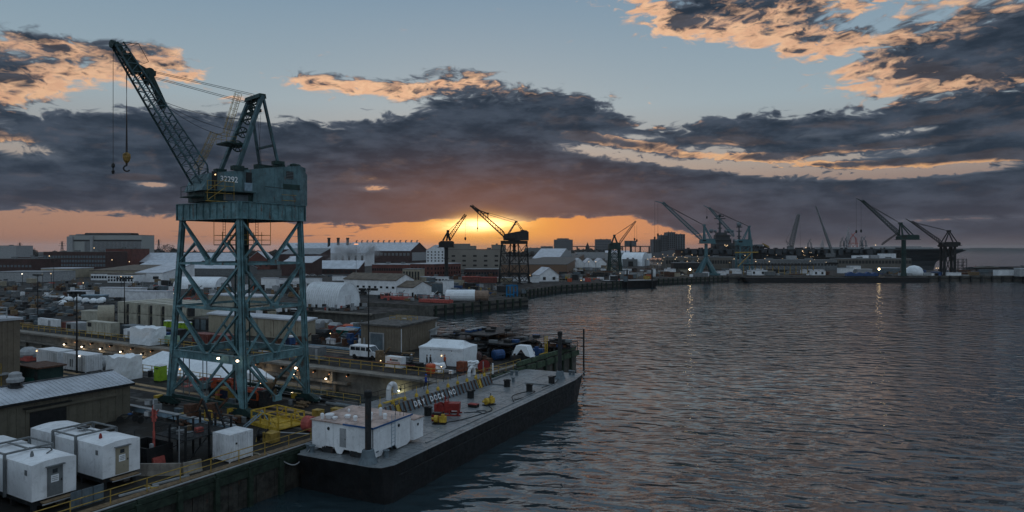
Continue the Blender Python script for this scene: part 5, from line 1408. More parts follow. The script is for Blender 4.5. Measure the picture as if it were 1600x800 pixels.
# ---- things on the left of the dock, near side
t = iso_box('storage_container', 'white storage container, the right of the pair beside the near dock edge', Yd(9.6, 61.0), YR, 6.1, 2.4, 2.5, M_whitec, 'white containers on the near side of the dock', n=10)
part(t, 'panel_dark', MB().box(1.8, 2.6, -.03, .04, .6, 1.7), M_grey); part(t, 'door', MB().box(4.6, 5.5, -.03, .04, .15, 2.2), M_greyl); part(t, 'work_lamp', MB().ball((4.7, -.15, 2.35), .10), L_white)
t = iso_box('storage_container', 'white storage container, the left of the pair beside the near dock edge', Yd(9.6, 68.6), YR, 6.1, 2.4, 2.5, M_whitec, 'white containers on the near side of the dock', n=10)
part(t, 'work_lamp', MB().ball((.3, -.12, 2.2), .1), L_warm); part(t, 'door', MB().box(4.7, 5.7, -.03, .04, .15, 2.2), M_greyl)
t = thing('site_hut', 'dark hut with flat brown roof between the tan shed and the white containers', 'hut', at(62, 602), YR)
part(t, 'hut_wall', MB().box(-2.6, 2.2, -1.2, 1.8, 0, 2.5), M_dgreen); part(t, 'hut_roof', MB().box(-2.9, 2.5, -1.5, 2.1, 2.5, 2.7), M_rust); part(t, 'green_panel', MB().box(-1.0, 1.2, -1.25, -1.2, .4, 1.2), mat('green_tarp', (.01, .10, .085), .6)); part(t, 'door', MB().box(1.3, 2.0, -1.24, -1.2, .05, 2.1), M_dark)
t = thing('tank_cover', 'rounded grey covered tank behind the dark hut', 'tank', at(45, 562), YR)
part(t, 'cover', MB().ball((0, 0, 1.0), 2.0, 1.3, 1.1, 12, 8, .05), M_greyl); part(t, 'tank_base', MB().box(-1.8, 1.8, -1.1, 1.1, 0, .8), M_redl)
solo('round_tank', MB().lathe([(.9, -.7), (1.05, -.4), (1.05, .4), (.9, .7)], (0, 0, 1.0), 14, 'Y'), M_greyl, 'small round white tank right of the white containers', 'tank', at(162, 577), YR)
def wrapped(px, py, d, rz, label, mt=None, jag=.06):
    """frame wrapped in shrink film: a box with uneven, faceted skin"""
    p = at(px, py); t = thing('wrapped_load', label, 'wrapped load', p, rz)
    lx, ly, h = d; nx, nz = 7, 5; m = MB()
    def pt(u, v, f):
        j = (rnd.uniform(-jag, jag) if 0 < v < 1 else 0)
        if f == 0: return (lerp(-lx / 2, lx / 2, u), -ly / 2 + j, h * v)
        if f == 1: return (lx / 2 + j, lerp(-ly / 2, ly / 2, u), h * v)
        if f == 2: return (lerp(lx / 2, -lx / 2, u), ly / 2 + j, h * v)
        return (-lx / 2 + j, lerp(ly / 2, -ly / 2, u), h * v)
    ring = []
    for k in range(nz + 1):
        row = []
        for f in range(4):
            for i in range(nx):
                q = pt(i / nx, k / nz, f); row.append((q[0], q[1], q[2] * (1 + .06 * math.sin(i * 1.3 + f)) if k == nz else q[2]))
        ring.append(row)
    n = 4 * nx; vs = [v for r_ in ring for v in r_]; fs = []
    for k in range(nz):
        for i in range(n): fs.append((k * n + i, k * n + (i + 1) % n, (k + 1) * n + (i + 1) % n, (k + 1) * n + i))
    vs.append((0, 0, h * 1.05)); c = len(vs) - 1
    for i in range(n): fs.append((nz * n + i, nz * n + (i + 1) % n, c))
    part(t, 'film_cover', MB().add(vs, fs), mt or M_whitet)
    part(t, 'base_skid', MB().cbox((0, 0, .06), (lx * .96, ly * .96, .12)), M_dark)
    return t
wrapped(194, 591, (3.6, 3.0, 3.1), YR, 'white film-wrapped load beside the end of the olive shed roof')
# covered enclosure inside the dock
t = thing('dock_enclosure', 'big white peaked sheeting over work in the dock behind the crane', 'enclosure', Yd(20.5, 46), YR)
xs = [-11, -7.5, -3.5, 0.5, 4.5, 8.5, 12]; hz = [.6, 1.9, 1.2, 2.1, 1.3, 1.5, .2]
m = MB(); rows = []
for x, h in zip(xs, hz): rows.append([(x, -5.6, h - 1.9), (x, -2.6, h - .7 + rnd.uniform(-.15, .15)), (x, 0, h), (x, 2.8, h - .8 + rnd.uniform(-.15, .15)), (x, 5.6, h - 1.9)])
vs = [v for r_ in rows for v in r_]; fs = []
for i in range(len(xs) - 1):
    for j in range(4): a = i * 5 + j; fs.append((a, a + 5, a + 6, a + 1))
part(t, 'roof_sheet', m.add(vs, fs), M_whitet)
part(t, 'side_sheet', MB().add([(x, -5.6, h - 1.9) for x, h in zip(xs, hz)] + [(x, -5.7, -9) for x in xs], [(i, i + 1, 8 + i, 7 + i) for i in range(6)]), M_whitet)
part(t, 'end_sheet', MB().add([rows[-1][0], rows[-1][2], rows[-1][4], (12.2, 5.6, -9), (12.2, -5.6, -9)], [(0, 1, 2, 3, 4)]), M_whitet)
part(t, 'frame', MB().beam((-11, 0, .5), (12, 0, .1), .1).box(-11, 12, 5.5, 5.6, -10.9, -1.8), M_dark)
# scaffolding in the dock
def scaffold(loc, rz, nx, ny, nz, s, h, label, mt=None, r=.05, decks=True, z0=0, parts=True):
    t = thing('scaffold', label, 'scaffold', loc, rz)
    pm = MB().tube((0, 0, z0), (0, 0, z0 + nz * h + 1), r, 5).mesh('upright', mt or M_grey)
    for i in range(nx + 1):
        for j in range(ny + 1): part(t, 'upright', pm, None, (i * s, j * s, 0))
    for k in range(1, nz + 1):
        m = MB()
        for j in range(ny + 1): m.tube((0, j * s, z0 + k * h), (nx * s, j * s, z0 + k * h), r * .8, 4)
        for i in range(nx + 1): m.tube((i * s, 0, z0 + k * h), (i * s, ny * s, z0 + k * h), r * .8, 4)
        part(t, 'ledger', m, mt or M_grey)
        if decks: part(t, 'deck_board', MB().box(0, nx * s, 0, ny * s * .8, z0 + k * h + .03, z0 + k * h + .09), M_wood)
    return t
scaffold(Yd(21, 33, -11), YR, 6, 1, 5, 2.2, 2.0, 'grey scaffold tower in the dry dock to the right of the white sheeting')
scaffold(Yd(20, 14, -11), YR, 4, 1, 3, 2.2, 2.0, 'low scaffold in the dry dock near the gate')
t = scaffold(Yd(17, 118, -11), YR, 7, 2, 6, 2.4, 2.0, 'scaffold hung with many bulbs in the left part of the dry dock', M_dark)
for k in range(22):
    part(t, 'bulb', MB().ball((rnd.uniform(0, 17), rnd.uniform(-.4, 0), rnd.uniform(6, 12.4)), .08, n=6, m=4), L_warm)
t = thing('dock_vessel', 'dark low vessel lying under repair in the left part of the dry dock', 'vessel', Yd(23, 150, -10.8), YR)
part(t, 'vessel_hull', MB().extr([(-30, 2), (-27, 8.5), (28, 8.0), (30, 5), (28, 1), (-26, .6)], -4, 4), M_slate)
part(t, 'vessel_house', MB().box(-14, 2, -3, 3, 8.2, 11.2), M_grey); part(t, 'vessel_mast', MB().tube((-2, 0, 11.2), (-2, 0, 15), .12, 6).beam((-2, 0, 15), (4, 0, 9), .15), M_black)
for k in range(9): part(t, 'deck_lamp', MB().ball((rnd.uniform(-20, 26), -4.1, rnd.uniform(6, 9.5)), .09, n=6, m=4), L_warm)
# orange-white lamps on the dock walls
def lamps(pts, a_or_none, z, mt, r, label, name='wall_lamp', grp=None, pl=0.0, col=(1, .75, .45)):
    r *= .7
    for i, px in enumerate(pts):
        # intersection of that column of view with the wall a = const
        k = (px - 800) / F
        # O0 + V a - U b : X = k Y
        ax = a_or_none
        b = (O0.x + V.x * ax - k * (O0.y + V.y * ax)) / (U.x - k * U.y)
        p = Yd(ax, b, z)
        t = thing(name, label, 'lamp', p, YR, grp)
        part(t, 'lamp_glass', MB().ball((0, -.1, 0), r, r, r * .7, 8, 5), mt)
        part(t, 'lamp_bracket', MB().box(-.05, .05, -.05, .5, -.05, .35), M_black)
        if pl:
            l = bpy.data.lights.new('lamp_light', 'POINT'); l.energy = pl; l.color = col; l.shadow_soft_size = .15
            o = bpy.data.objects.new('lamp_light', l); COL.objects.link(o); o.parent = t; o.location = (0, -.45, -.1)
lamps([101, 128.5, 157, 189, 221, 256, 310, 405, 459, 510], 30.0, -1.6, L_lobe, .22, 'bright white lamp on the far dock wall, one of a regular row', grp='white lamps along the far dock wall', pl=40)
lamps([118, 142, 172, 205, 236, 275, 330, 384, 400, 440, 466, 490, 515, 542], 30.15, -.9, L_org, .10, 'tiny orange lamp under the lip of the far dock wall', grp='orange lamps along the far dock wall')
lamps([624], 30.9, -2.2, L_green, .2, 'greenish lamp on a post against the dock wall above the gooseneck vent', pl=60, col=(1, 1, .6))
lamps([702], 31.0, -.3, L_white, .16, 'warm white lamp at the far end of the dock gate', pl=110)
lamps([332, 344, 350, 355, 361, 368, 376, 396, 402, 410, 421, 428, 436, 445, 452, 366, 458, 470, 480], 18.5, -1.6, L_warm, .12, 'small warm bulb strung along the near side of the dock under the crane', grp='bulbs along the near dock edge')
for px, py, z, l in ((341, 560, 5.4, 'white floodlight under the left ring girder of the crane'), (371, 564, 5.3, 'white floodlight beside the front crane leg'), (462, 575, 3.5, 'bright floodlight on the brace near the right crane leg')):
    k = (py - 388); d = {341: 73.3, 371: 71.6}.get(px, 77.0)
    p = Vector(((px - 800) / F * d, d, HC - k / F * d))
    t = thing('floodlight', l, 'lamp', p, 0); part(t, 'lamp_glass', MB().ball((0, 0, 0), .16, .16, .12, 8, 5), L_lobe); part(t, 'lamp_hood', MB().box(-.22, .22, -.1, .25, .12, .18), M_dark)
# portable toilets
def toilet(loc, rz, label, group=None):
    t = thing('portable_toilet', label, 'toilet', loc, rz, group)
    part(t, 'cabin', MB().box(-.55, .55, -.55, .55, .12, 2.1), M_lime)
    part(t, 'door', MB().box(-.40, .40, -.59, -.55, .2, 1.98), M_lime)
    part(t, 'roof', MB().add([(-.58, -.58, 2.1), (.58, -.58, 2.1), (.58, .58, 2.1), (-.58, .58, 2.1), (-.4, -.4, 2.3), (.4, -.4, 2.3), (.4, .4, 2.3), (-.4, .4, 2.3)], [(0, 1, 5, 4), (1, 2, 6, 5), (2, 3, 7, 6), (3, 0, 4, 7), (4, 5, 6, 7)]), M_whitec)
    part(t, 'skid', MB().box(-.6, .6, -.6, .6, 0, .12), M_black)
    part(t, 'vent_strip', MB().box(-.3, .3, -.6, -.59, 1.7, 1.85), M_dark)
    part(t, 'corner_rib', MB().box(.5, .58, -.58, -.5, .12, 2.1).box(-.58, -.5, -.58, -.5, .12, 2.1), M_lime)
    return t
toilet(at(251, 595.5), YR + .1, 'lime green portable toilet standing alone left of the big crane')
solo('dark_bin', MB().lathe([(.3, 0), (.35, .9)], (0, 0, 0), 10), M_black, 'dark bin standing left of the lone green toilet', 'bin', at(235, 589))

for i, (a, b, z, l) in enumerate(((33.2, 20, 1.3, 'small warm lamp on the railing left of the white tent'), (33.2, 44, 1.3, 'small warm lamp on the far railing behind the right crane leg'), (34, 9.5, 1.2, 'small warm lamp by the red cable reel'), (14.3, 40, 1.2, 'small warm lamp on the near dock railing by the lone toilet'), (13, 22, 1.2, 'small warm lamp at the right feet of the big crane'), (12.5, 58, 1.4, 'small warm lamp beside the round white tank'), (48, 45, 2.2, 'small warm lamp left of the tan pier building'))):
    t = thing('work_lamp', l, 'lamp', Yd(a, b, 0), 0); part(t, 'lamp_glass', MB().ball((0, 0, z), .07, n=6, m=4), L_warm); part(t, 'lamp_pole', MB().tube((0, .05, 0), (0, .05, z), .03, 5), M_dark)
    lt = bpy.data.lights.new('lamp_light', 'POINT'); lt.energy = 9; lt.color = (1, .62, .3); lt.shadow_soft_size = .1
    o = bpy.data.objects.new('lamp_light', lt); COL.objects.link(o); o.parent = t; o.location = (0, -.2, z)

# ================================================================ BUILDINGS AND CONTAINERS BEYOND THE DOCK
def along(P, d, px):             # how far from P along d until that column of the view
    k = (px - 800) / F
    return (k * P.y - P.x) / (d.x - k * d.y)
def blk(name, label, cat, pL, pR, pS, yR, ytop, MW, MR, roof='flat', rise=0.0, rz=YR, wins=None, group=None, overhang=.3, z0=0.0, swins=None, roofh=.35, trim=None, segs=0):
    """building whose near corner stands at (pR, yR): front runs left to pL, side runs back to pS (a number in a tuple = metres)"""
    P = G(pR, yR, z0); u = Vector((math.cos(rz), math.sin(rz), 0)); v = Vector((-math.sin(rz), math.cos(rz), 0))
    Lf = -pL[0] if isinstance(pL, tuple) else along(P, u, pL); Lf = -abs(Lf)
    Ls = pS[0] if isinstance(pS, tuple) else abs(along(P, v, pS))
    H = HC - (ytop - 388) * P.y / F - z0
    t = thing(name, label, cat, P, rz, group)
    big = P.y > 450
    if roof == 'arch':
        n = 14; ring = [(Ls / 2 - Ls / 2 * math.cos(PI * i / n), H * math.sin(PI * i / n) ** .8) for i in range(n + 1)]
        part(t, 'shell', MB().extx(ring, Lf, 0), MW)
        if segs:
            for i in range(segs + 1):
                x = Lf - Lf * i / segs
                rb = MB(); q = [(Ls / 2 - (Ls / 2 + .12) * math.cos(PI * k / n), (H + .12) * math.sin(PI * k / n) ** .8) for k in range(n + 1)]
                for a_, b_ in zip(q[:-1], q[1:]): rb.beam((x, a_[0], a_[1]), (x, b_[0], b_[1]), .18, .12)
                part(t, 'arch_rib', rb, MR)
        part(t, 'end_door', MB().box(-.02, .08, Ls * .35, Ls * .6, 0, H * .5), MR)
        return t
    if roof == 'gablex':         # ridge along the front, gable shown on the side
        prof = [(0, 0), (Ls, 0), (Ls, H), (Ls / 2, H + rise), (0, H)]
        part(t, 'gable_wall', MB().extx(prof, -.3, 0), MW); part(t, 'gable_wall', MB().extx(prof, Lf, Lf + .3), MW)
        part(t, 'front_wall', MB().box(Lf + .3, -.3, 0, .3, 0, H), MW); part(t, 'back_wall', MB().box(Lf + .3, -.3, Ls - .3, Ls, 0, H), MW)
        o = overhang; s = rise / (Ls / 2)
        part(t, 'roof', MB().extx([(-o, H - o * s + .04), (Ls / 2, H + rise + .04), (Ls + o, H - o * s + .04), (Ls + o, H - o * s + .3), (Ls / 2, H + rise + .3), (-o, H - o * s + .3)], Lf - o, o), MR)
    elif roof == 'gabley':       # gable on the front
        prof = [(Lf, 0), (0, 0), (0, H), (Lf / 2, H + rise), (Lf, H)]
        part(t, 'gable_wall', MB().extr(prof, 0, .3), MW); part(t, 'gable_wall', MB().extr(prof, Ls - .3, Ls), MW)
        part(t, 'side_wall', MB().box(-.3, 0, .3, Ls - .3, 0, H), MW); part(t, 'side_wall', MB().box(Lf, Lf + .3, .3, Ls - .3, 0, H), MW)
        o = overhang; s = rise / (-Lf / 2)
        part(t, 'roof', MB().extr([(o, H - o * s + .04), (Lf / 2, H + rise + .04), (Lf - o, H - o * s + .04), (Lf - o, H - o * s + .3), (Lf / 2, H + rise + .3), (o, H - o * s + .3)], -o, Ls + o), MR)
    elif roof == 'shed':         # mono-pitch rising away
        prof = [(0, 0), (Ls, 0), (Ls, H + rise), (0, H)]
        part(t, 'wall', MB().extx(prof, Lf, 0), MW)
        o = overhang
        part(t, 'roof', MB().extx([(-o, H + .03), (Ls + o, H + rise + .05), (Ls + o, H + rise + .35), (-o, H + .33)], Lf - o, o), MR)
    else:
        part(t, 'wall', MB().box(Lf, 0, 0, Ls, 0, H - .02), MW)
        part(t, 'roof', MB().box(Lf - .1, .1, -.1, Ls + .1, H, H + roofh), MR)
        if big and roof == 'flat' and H > 4:
            for q in range(2):
                part(t, 'roof_unit', MB().cbox((Lf * (.25 + .4 * q), Ls * .5, H + roofh + .6), (-Lf * .06 + 1, 2.5, 1.4)), M_grey)
    def place(w, side):
        rows, cols, ww, wh, mt = w[:5]; zlo, zhi = (w[5:7] if len(w) > 5 else (.12, .85))
        m = None; L = Ls if side else -Lf
        ww = min(ww, L / cols * .75)
        m = (MB().box(-.05, .08, -ww / 2, ww / 2, -wh / 2, wh / 2) if side else MB().box(-ww / 2, ww / 2, -.08, .05, -wh / 2, wh / 2)).mesh('window', mt)
        lit = None
        for r in range(rows):
            z = H * (zlo + (zhi - zlo) * (r + .5) / rows)
            for c in range(cols):
                q = (c + .5) / cols
                part(t, 'window', m, None, (0, q * Ls, z) if side else (Lf * (1 - q), 0, z))
    if wins: place(wins, False)
    if swins: place(swins, True)
    if trim: part(t, 'wall_band', MB().box(Lf - .05, .05, -.12, 0, H - .5, H - .1), trim)
    return t
W = M_glass
# --- skyline far left
blk('warehouse', 'pale blue-grey warehouse with dark roof edge at the far left', 'warehouse', -60, 25, (40,), 405, 384, M_greyl, M_roofd, wins=None, rz=0)
t = blk('office_block', 'large pale office block with vertical fins on the left skyline', 'office block', 108, 221, (30,), 411, 367.5, mat('pale_concrete', (.33, .34, .33), .8, 0, .06, .03), M_dark, rz=0)
P0 = G(221, 411); Lf = along(P0, Vector((1, 0, 0)), 108)
part(t, 'facade_recess', MB().box(Lf * .79, -.6, -.1, -.02, 4, 26), M_grey)
fin = MB().box(-.35, .35, -1.0, -.1, 4, 26.4).mesh('facade_fin', M_greyl)
for i in range(44): part(t, 'facade_fin', fin, None, (Lf * .78 * i / 43, 0, 0))
part(t, 'window_band', MB().box(Lf - .2, .2, -.15, -.02, 26.5, 28.5), M_dark); part(t, 'end_tower', MB().box(Lf - 1.5, Lf + 5.5, -2.2, -.05, 0, 32.5), M_greyl); part(t, 'end_tower', MB().box(Lf * .70, Lf * .66, -2.2, -.05, 0, 33.5), M_greyl)
part(t, 'roof_storey', MB().extx([(2, 31.0), (26, 31.0), (22, 37), (6, 37)], Lf * .82, Lf * .18), M_dark); part(t, 'roof_box', MB().box(Lf * .93, Lf * .85, 3, 12, 31, 35.5), M_greyl)
blk('brick_factory', 'long dark red brick factory below the pale office block', 'factory', 68, 165, (30,), 421, 394, M_brickd, M_roofd, rz=-.06, wins=(3, 22, 2.0, 2.2, M_slate))
blk('brick_factory', 'windowless red brick block at the right end of the long factory', 'factory', 165, 204, (30,), 418, 389, M_brick, M_roofd, rz=-.06)
blk('brick_factory', 'low dark brick works at the left edge of the picture', 'factory', -30, 50, (30,), 426, 405, M_brickd, M_roofd, rz=-.06, wins=(1, 14, 1.8, 1.6, M_slate))
blk('brick_factory', 'dark brick building behind the low one at the left edge', 'factory', 20, 70, (20,), 420, 402, M_brickd, M_roofg, rz=-.06)
blk('shed', 'long shed with a broad pale roof left of the crane tower', 'shed', 203, 372, (36,), 417.5, 409.5, M_brickd, M_roofw, 'gablex', 8.5, rz=-.03, wins=(1, 34, 2.0, 2.2, M_dark))
blk('shed', 'low grey shed with pale roof edge at the far left, beside the lamp post', 'shed', -20, 66, (24,), 441, 426, M_greyl, M_roofg, rz=-.1)
blk('shed', 'pale flat shed right of the lamp post at left', 'shed', 64, 114, (18,), 434, 420, M_beige, M_roofw, rz=-.1)
blk('barracks', 'white two-storey hut row with brown roof below the brick factory, left part', 'barracks', 142, 167, (14,), 438, 428, M_white, M_roofb, rz=-.2, wins=(1, 6, 1.6, 1.3, W))
blk('barracks', 'white two-storey hut row with brown roof below the brick factory, right part', 'barracks', 168, 208, (14,), 442, 429.5, M_white, M_roofb, rz=-.2, wins=(2, 9, 1.1, 1.1, W))
blk('shed', 'wide brown-roofed store behind the white hut row', 'store', 140, 236, (40,), 434, 423.5, M_beige, M_roofb, 'shed', 2.5, rz=-.15)
blk('shed', 'white shed with sloping roof just left of the crane tower', 'shed', 212, 254, (26,), 441, 427, M_white, M_roofw, 'shed', 4.5, rz=-.2, wins=(1, 2, 3.5, 1.6, M_dark))
blk('garage', 'dark open garage between the white shed and the crane leg', 'garage', 254, 271, (12,), 438, 424, M_grey, M_roofg, rz=-.2, wins=(1, 1, 5, 3, M_black))
blk('shed', 'low pale shed row seen behind the left crane legs', 'shed', 270, 372, (24,), 431, 420, M_grey, M_roofw, 'gablex', 3.0, rz=-.15)
blk('shed', 'white low roof between the brick shed and the grey row', 'shed', 215, 300, (30,), 425, 416, M_greyl, M_roofw, 'gablex', 4.0, rz=-.1)
blk('arch_shelter', 'white round-roofed tent with a row of dark windows behind the left crane leg', 'tent', 270, 336, (13,), 452, 433.5, M_whitet, M_greyl, 'arch', rz=-.15, wins=(1, 10, 1.5, 1.4, M_dark, .25, .65))
blk('container', 'long white trailer, the farther of two left of the crane tower', 'trailer', 156, 221, (3.2,), 465, 451, M_whitec, M_roofw, rz=-.14, segs=0)
blk('container', 'long white trailer, the nearer of two left of the crane tower', 'trailer', 196, 262, (3.2,), 471, 456.5, M_whitec, M_roofw, rz=-.14)
blk('container', 'white site trailer with two black windows at left', 'trailer', 106, 137, (3.2,), 467.5, 456, M_white, M_roofw, rz=-.14, wins=(1, 2, 3.2, 1.5, M_black))
blk('container', 'slate blue flat container right of the trailer with black windows', 'container', 127, 160, (3,), 470, 462.5, M_slate, M_bluel, rz=-.14)
for i, (px, py) in enumerate(((99, 471), (108, 472), (122, 472), (134, 474), (146, 475), (156, 475), (160, 473), (98, 478))):
    p = G(px, py); t = thing('wrapped_bundle', 'white wrapped bundle in the row behind the slate container', 'bundle', p, rnd.uniform(-.2, .2), 'white wrapped bundles left of the stacked containers')
    part(t, 'bundle_cover', MB().ball((0, 0, .9), 1.25, 1.1, 1.0, 9, 6, .06), M_whitet); part(t, 'bundle_base', MB().box(-1, 1, -.8, .8, 0, .4), M_dark)
t = blk('arch_shelter', 'beige round shelter with a dark mouth and a lamp, left of the stacked containers', 'shelter', 152, 178, (7.5,), 502, 478, M_beige, M_tan, 'arch', rz=.5)
t = blk('container', 'cream container with rust streaks under the beige round shelter', 'container', 127, 160, (2.5,), 501, 488, M_cream, M_cream, rz=-.2)
# stacked cream containers, two high
for c in range(6):
    for lv in range(2):
        b = 116.5 - c * 4.6
        iso_box('stacked_container', ('upper' if lv else 'lower') + ' cream container, ' + ('first', 'second', 'third', 'fourth', 'fifth', 'sixth')[c] + ' column from the left of the stacked block', Yd(49.8, b, lv * 2.62), YR, 3.0, 12.2, 2.6, M_cream, 'cream containers stacked two high', n=6)
        if True:
            q = solo('cooling_unit', MB().box(0, .9, 0, 1.2, .3, 2.1).box(.1, .8, -.05, 0, .5, 1.9), M_dark, ('upper' if lv else 'lower') + ' dark cooling unit beside the ' + ('first', 'second', 'third', 'fourth', 'fifth', 'sixth')[c] + ' column of stacked containers', 'unit', Yd(50.2, b - 3.1, lv * 2.62), YR)
# things on the far side of the dock
def dockside(label, pL, pR, pS, yR, yt, mt, nm='storage_container', cat='container', n=8, detail=None):
    P = G(pR, yR); Lf = abs(along(P, U, pL)); Ls = abs(along(P, V, pS)) if not isinstance(pS, tuple) else pS[0]
    H = HC - (yt - 388) * P.y / F
    t = iso_box(nm, label, P - U * Lf, YR, Lf, Ls, H, mt, n=n, cat=cat)
    part(t, 'door', MB().box(Lf * .55, Lf * .55 + .9, -.05, .03, .15, H * .8), mt if mt is not M_white else M_greyl)
    if detail: part(t, 'vent_opening', MB().box(Lf * detail[0], Lf * detail[1], -.06, .03, H * detail[2], H * detail[3]), M_black)
    return t
dockside('cream container with a black vent on the far side of the dock', 135, 173, 187, 526, 505, M_cream, detail=(.06, .2, .6, .9))
dockside('white container farthest left on the far side of the dock', 59, 89, 95, 511.5, 499.5, M_white)
dockside('pale control cabin with dark doors between the white and the cream container', 103, 121, (3.0,), 519, 505.5, M_greyl, nm='control_cabin', cat='cabin', n=0, detail=(.1, .4, .3, .8))
dockside('red-brown container behind the pale control cabin', 96, 104, (3.0,), 516, 504, mat('container_red', (.16, .045, .035), .6, 0, .25, 1, 0, 8, .5, .3))
dockside('grey-blue container between the cream container and the wrapped load', 188, 222, (2.6,), 527, 511, M_slate)
dockside('small white box with two doors between the blue container and the wrapped load', 193, 205, (1.6,), 530, 515, M_white, n=0)
p = wrapped(231, 537, (6.3, 3.2, 3.1), YR, 'white film-wrapped load on the far side of the dock')
dockside('dark grey container right of the wrapped load beyond the dock', 246, 276, (2.4,), 529, 516, M_dark)
dockside('dark blue container half hidden behind the wrapped load', 236, 250, (2.4,), 532, 521, M_blue)
dockside('pale mint green cabinet by the yellow railing beyond the dock', 255, 269.5, (1.5,), 539, 526, M_mint, nm='mint_cabinet', cat='cabinet', n=0)
dockside('rusty red container, left of two behind the big crane', 300, 325, (2.4,), 539, 523, mat('container_red', (.16, .045, .035)))
dockside('rusty red container, right of two behind the big crane', 328, 356, (2.4,), 541, 525, mat('container_red', (.16, .045, .035)))
for i, px in enumerate((262, 268.5, 281, 287.5, 294)):
    toilet(G(px, 519.5 - (3 if i < 2 else 0)), YR, ('leftmost', 'second', 'third', 'fourth', 'rightmost')[i] + ' of the five green portable toilets beyond the dock', 'green portable toilets beyond the dock')
t = thing('portable_toilet', 'dark blue portable toilet with white roof behind the right crane leg', 'toilet', G(454, 546), YR)
part(t, 'cabin', MB().box(-.6, .6, -.6, .6, .1, 2.2), M_blue); part(t, 'roof', MB().box(-.65, .65, -.65, .65, 2.2, 2.45), M_white); part(t, 'door', MB().box(-.4, .4, -.64, -.6, .2, 2.0), M_navy)
blk('dark_store', 'dark store with slate double doors seen through the crane', 'store', 303, 323, (5,), 516, 500, M_dark, M_roofd, rz=YR, wins=(1, 2, 2.2, 2.6, M_slate))
t = blk('beige_store', 'long beige steel store with rust streaks behind the right crane legs', 'store', 326, 481, 493, 533, 503, M_beige, M_roofw, 'shed', .35, rz=YR, wins=None)
m = MB().box(-.04, .04, -.03, 0, .3, 3.5).mesh('rust_streak', M_rust)
for x in (-14.5, -9.6, -5.6, -3.4): part(t, 'rust_streak', m, None, (x, 0, 0))
m = MB().box(-.05, .05, -.06, 0, 0.05, 3.6).mesh('wall_rib', M_beige)
for i in range(14): part(t, 'wall_rib', m, None, (-1 - i * 1.9, 0, 0))
blk('small_office', 'white site cabin behind the blue toilet', 'cabin', 510, 522, (2,), 538, 532.5, M_white, M_roofw, rz=YR)
blk('beige_store', 'low beige store behind the stacked containers, seen through the crane', 'store', 326, 400, (8,), 487, 465, M_beige, M_roofw, rz=YR)
# tan pump house on the pier
t = blk('pump_house', 'tan ribbed building with a blue roller door on the pier', 'building', 564, 625, 683, 550.5, 512, M_tan, M_roofd, 'shed', .5, rz=YR, overhang=.35)
P0 = G(625, 550.5)
rib = MB().box(-.04, .04, -.05, 0, .05, 4.1).mesh('wall_rib', M_tan); rib2 = MB().box(0, .05, -.04, .04, .05, 4.1).mesh('wall_rib', M_tan)
Lf = along(P0, U, 564); Ls = along(P0, V, 683)
for i in range(1, 14): part(t, 'wall_rib', rib, None, (Lf * i / 14, 0, 0))
for i in range(1, 22): part(t, 'wall_rib', rib2, None, (0, Ls * i / 22, 0))
d = part(t, 'roller_door', MB().box(Lf * .74, Lf * .42, -.09, -.02, .05, 2.9), M_slate); part(d, 'door_frame', MB().box(Lf * .77, Lf * .74, -.14, -.02, 0, 3.1).box(Lf * .42, Lf * .39, -.14, -.02, 0, 3.1).box(Lf * .74, Lf * .42, -.14, -.02, 2.9, 3.1), M_greyl)
for k in range(8): part(d, 'door_slat', MB().box(Lf * .74, Lf * .42, -.11, -.09, .1 + k * .35, .36 + k * .35), M_slate)
part(t, 'down_pipe', MB().tube((.08, .25, 0), (.08, .25, 4.0), .08, 6), M_white); part(t, 'down_pipe', MB().tube((.1, Ls - .5, 1), (.1, Ls - .5, 4.3), .08, 6), M_white)
part(t, 'small_door', MB().box(0, .07, 2.6, 3.6, 0, 2.2), M_tan); part(t, 'wall_box', MB().box(Lf * .93, Lf * .88, -.12, 0, .9, 2.0), M_greyl)
m = MB()
for x in (-6.4, -3.8, -1.4):
    for y in (Ls * .45, Ls * .62): m.tube((x, y, 4.3), (x, y, 5.6), .05, 5)
for y in (Ls * .45, Ls * .62):
    for z in (5.1, 5.6): m.tube((-6.4, y, z), (-1.4, y, z), .05, 5)
part(t, 'roof_railing', m, M_yeld); part(t, 'roof_unit', MB().lathe([(.7, 0), (.7, .4), (.45, .5), (.45, .9)], (-3.6, Ls * .52, 4.3), 10), M_greyl)
part(t, 'roof_unit', MB().box(-3.0, -1.2, Ls * .3, Ls * .36, 4.3, 4.8), M_grey)
blk('lean_to', 'low grey lean-to with a pale sloping roof right of the tan pier building', 'lean-to', 655, 672, 683, 541, 518.5, M_greyl, M_greyl, 'shed', .4, rz=YR)
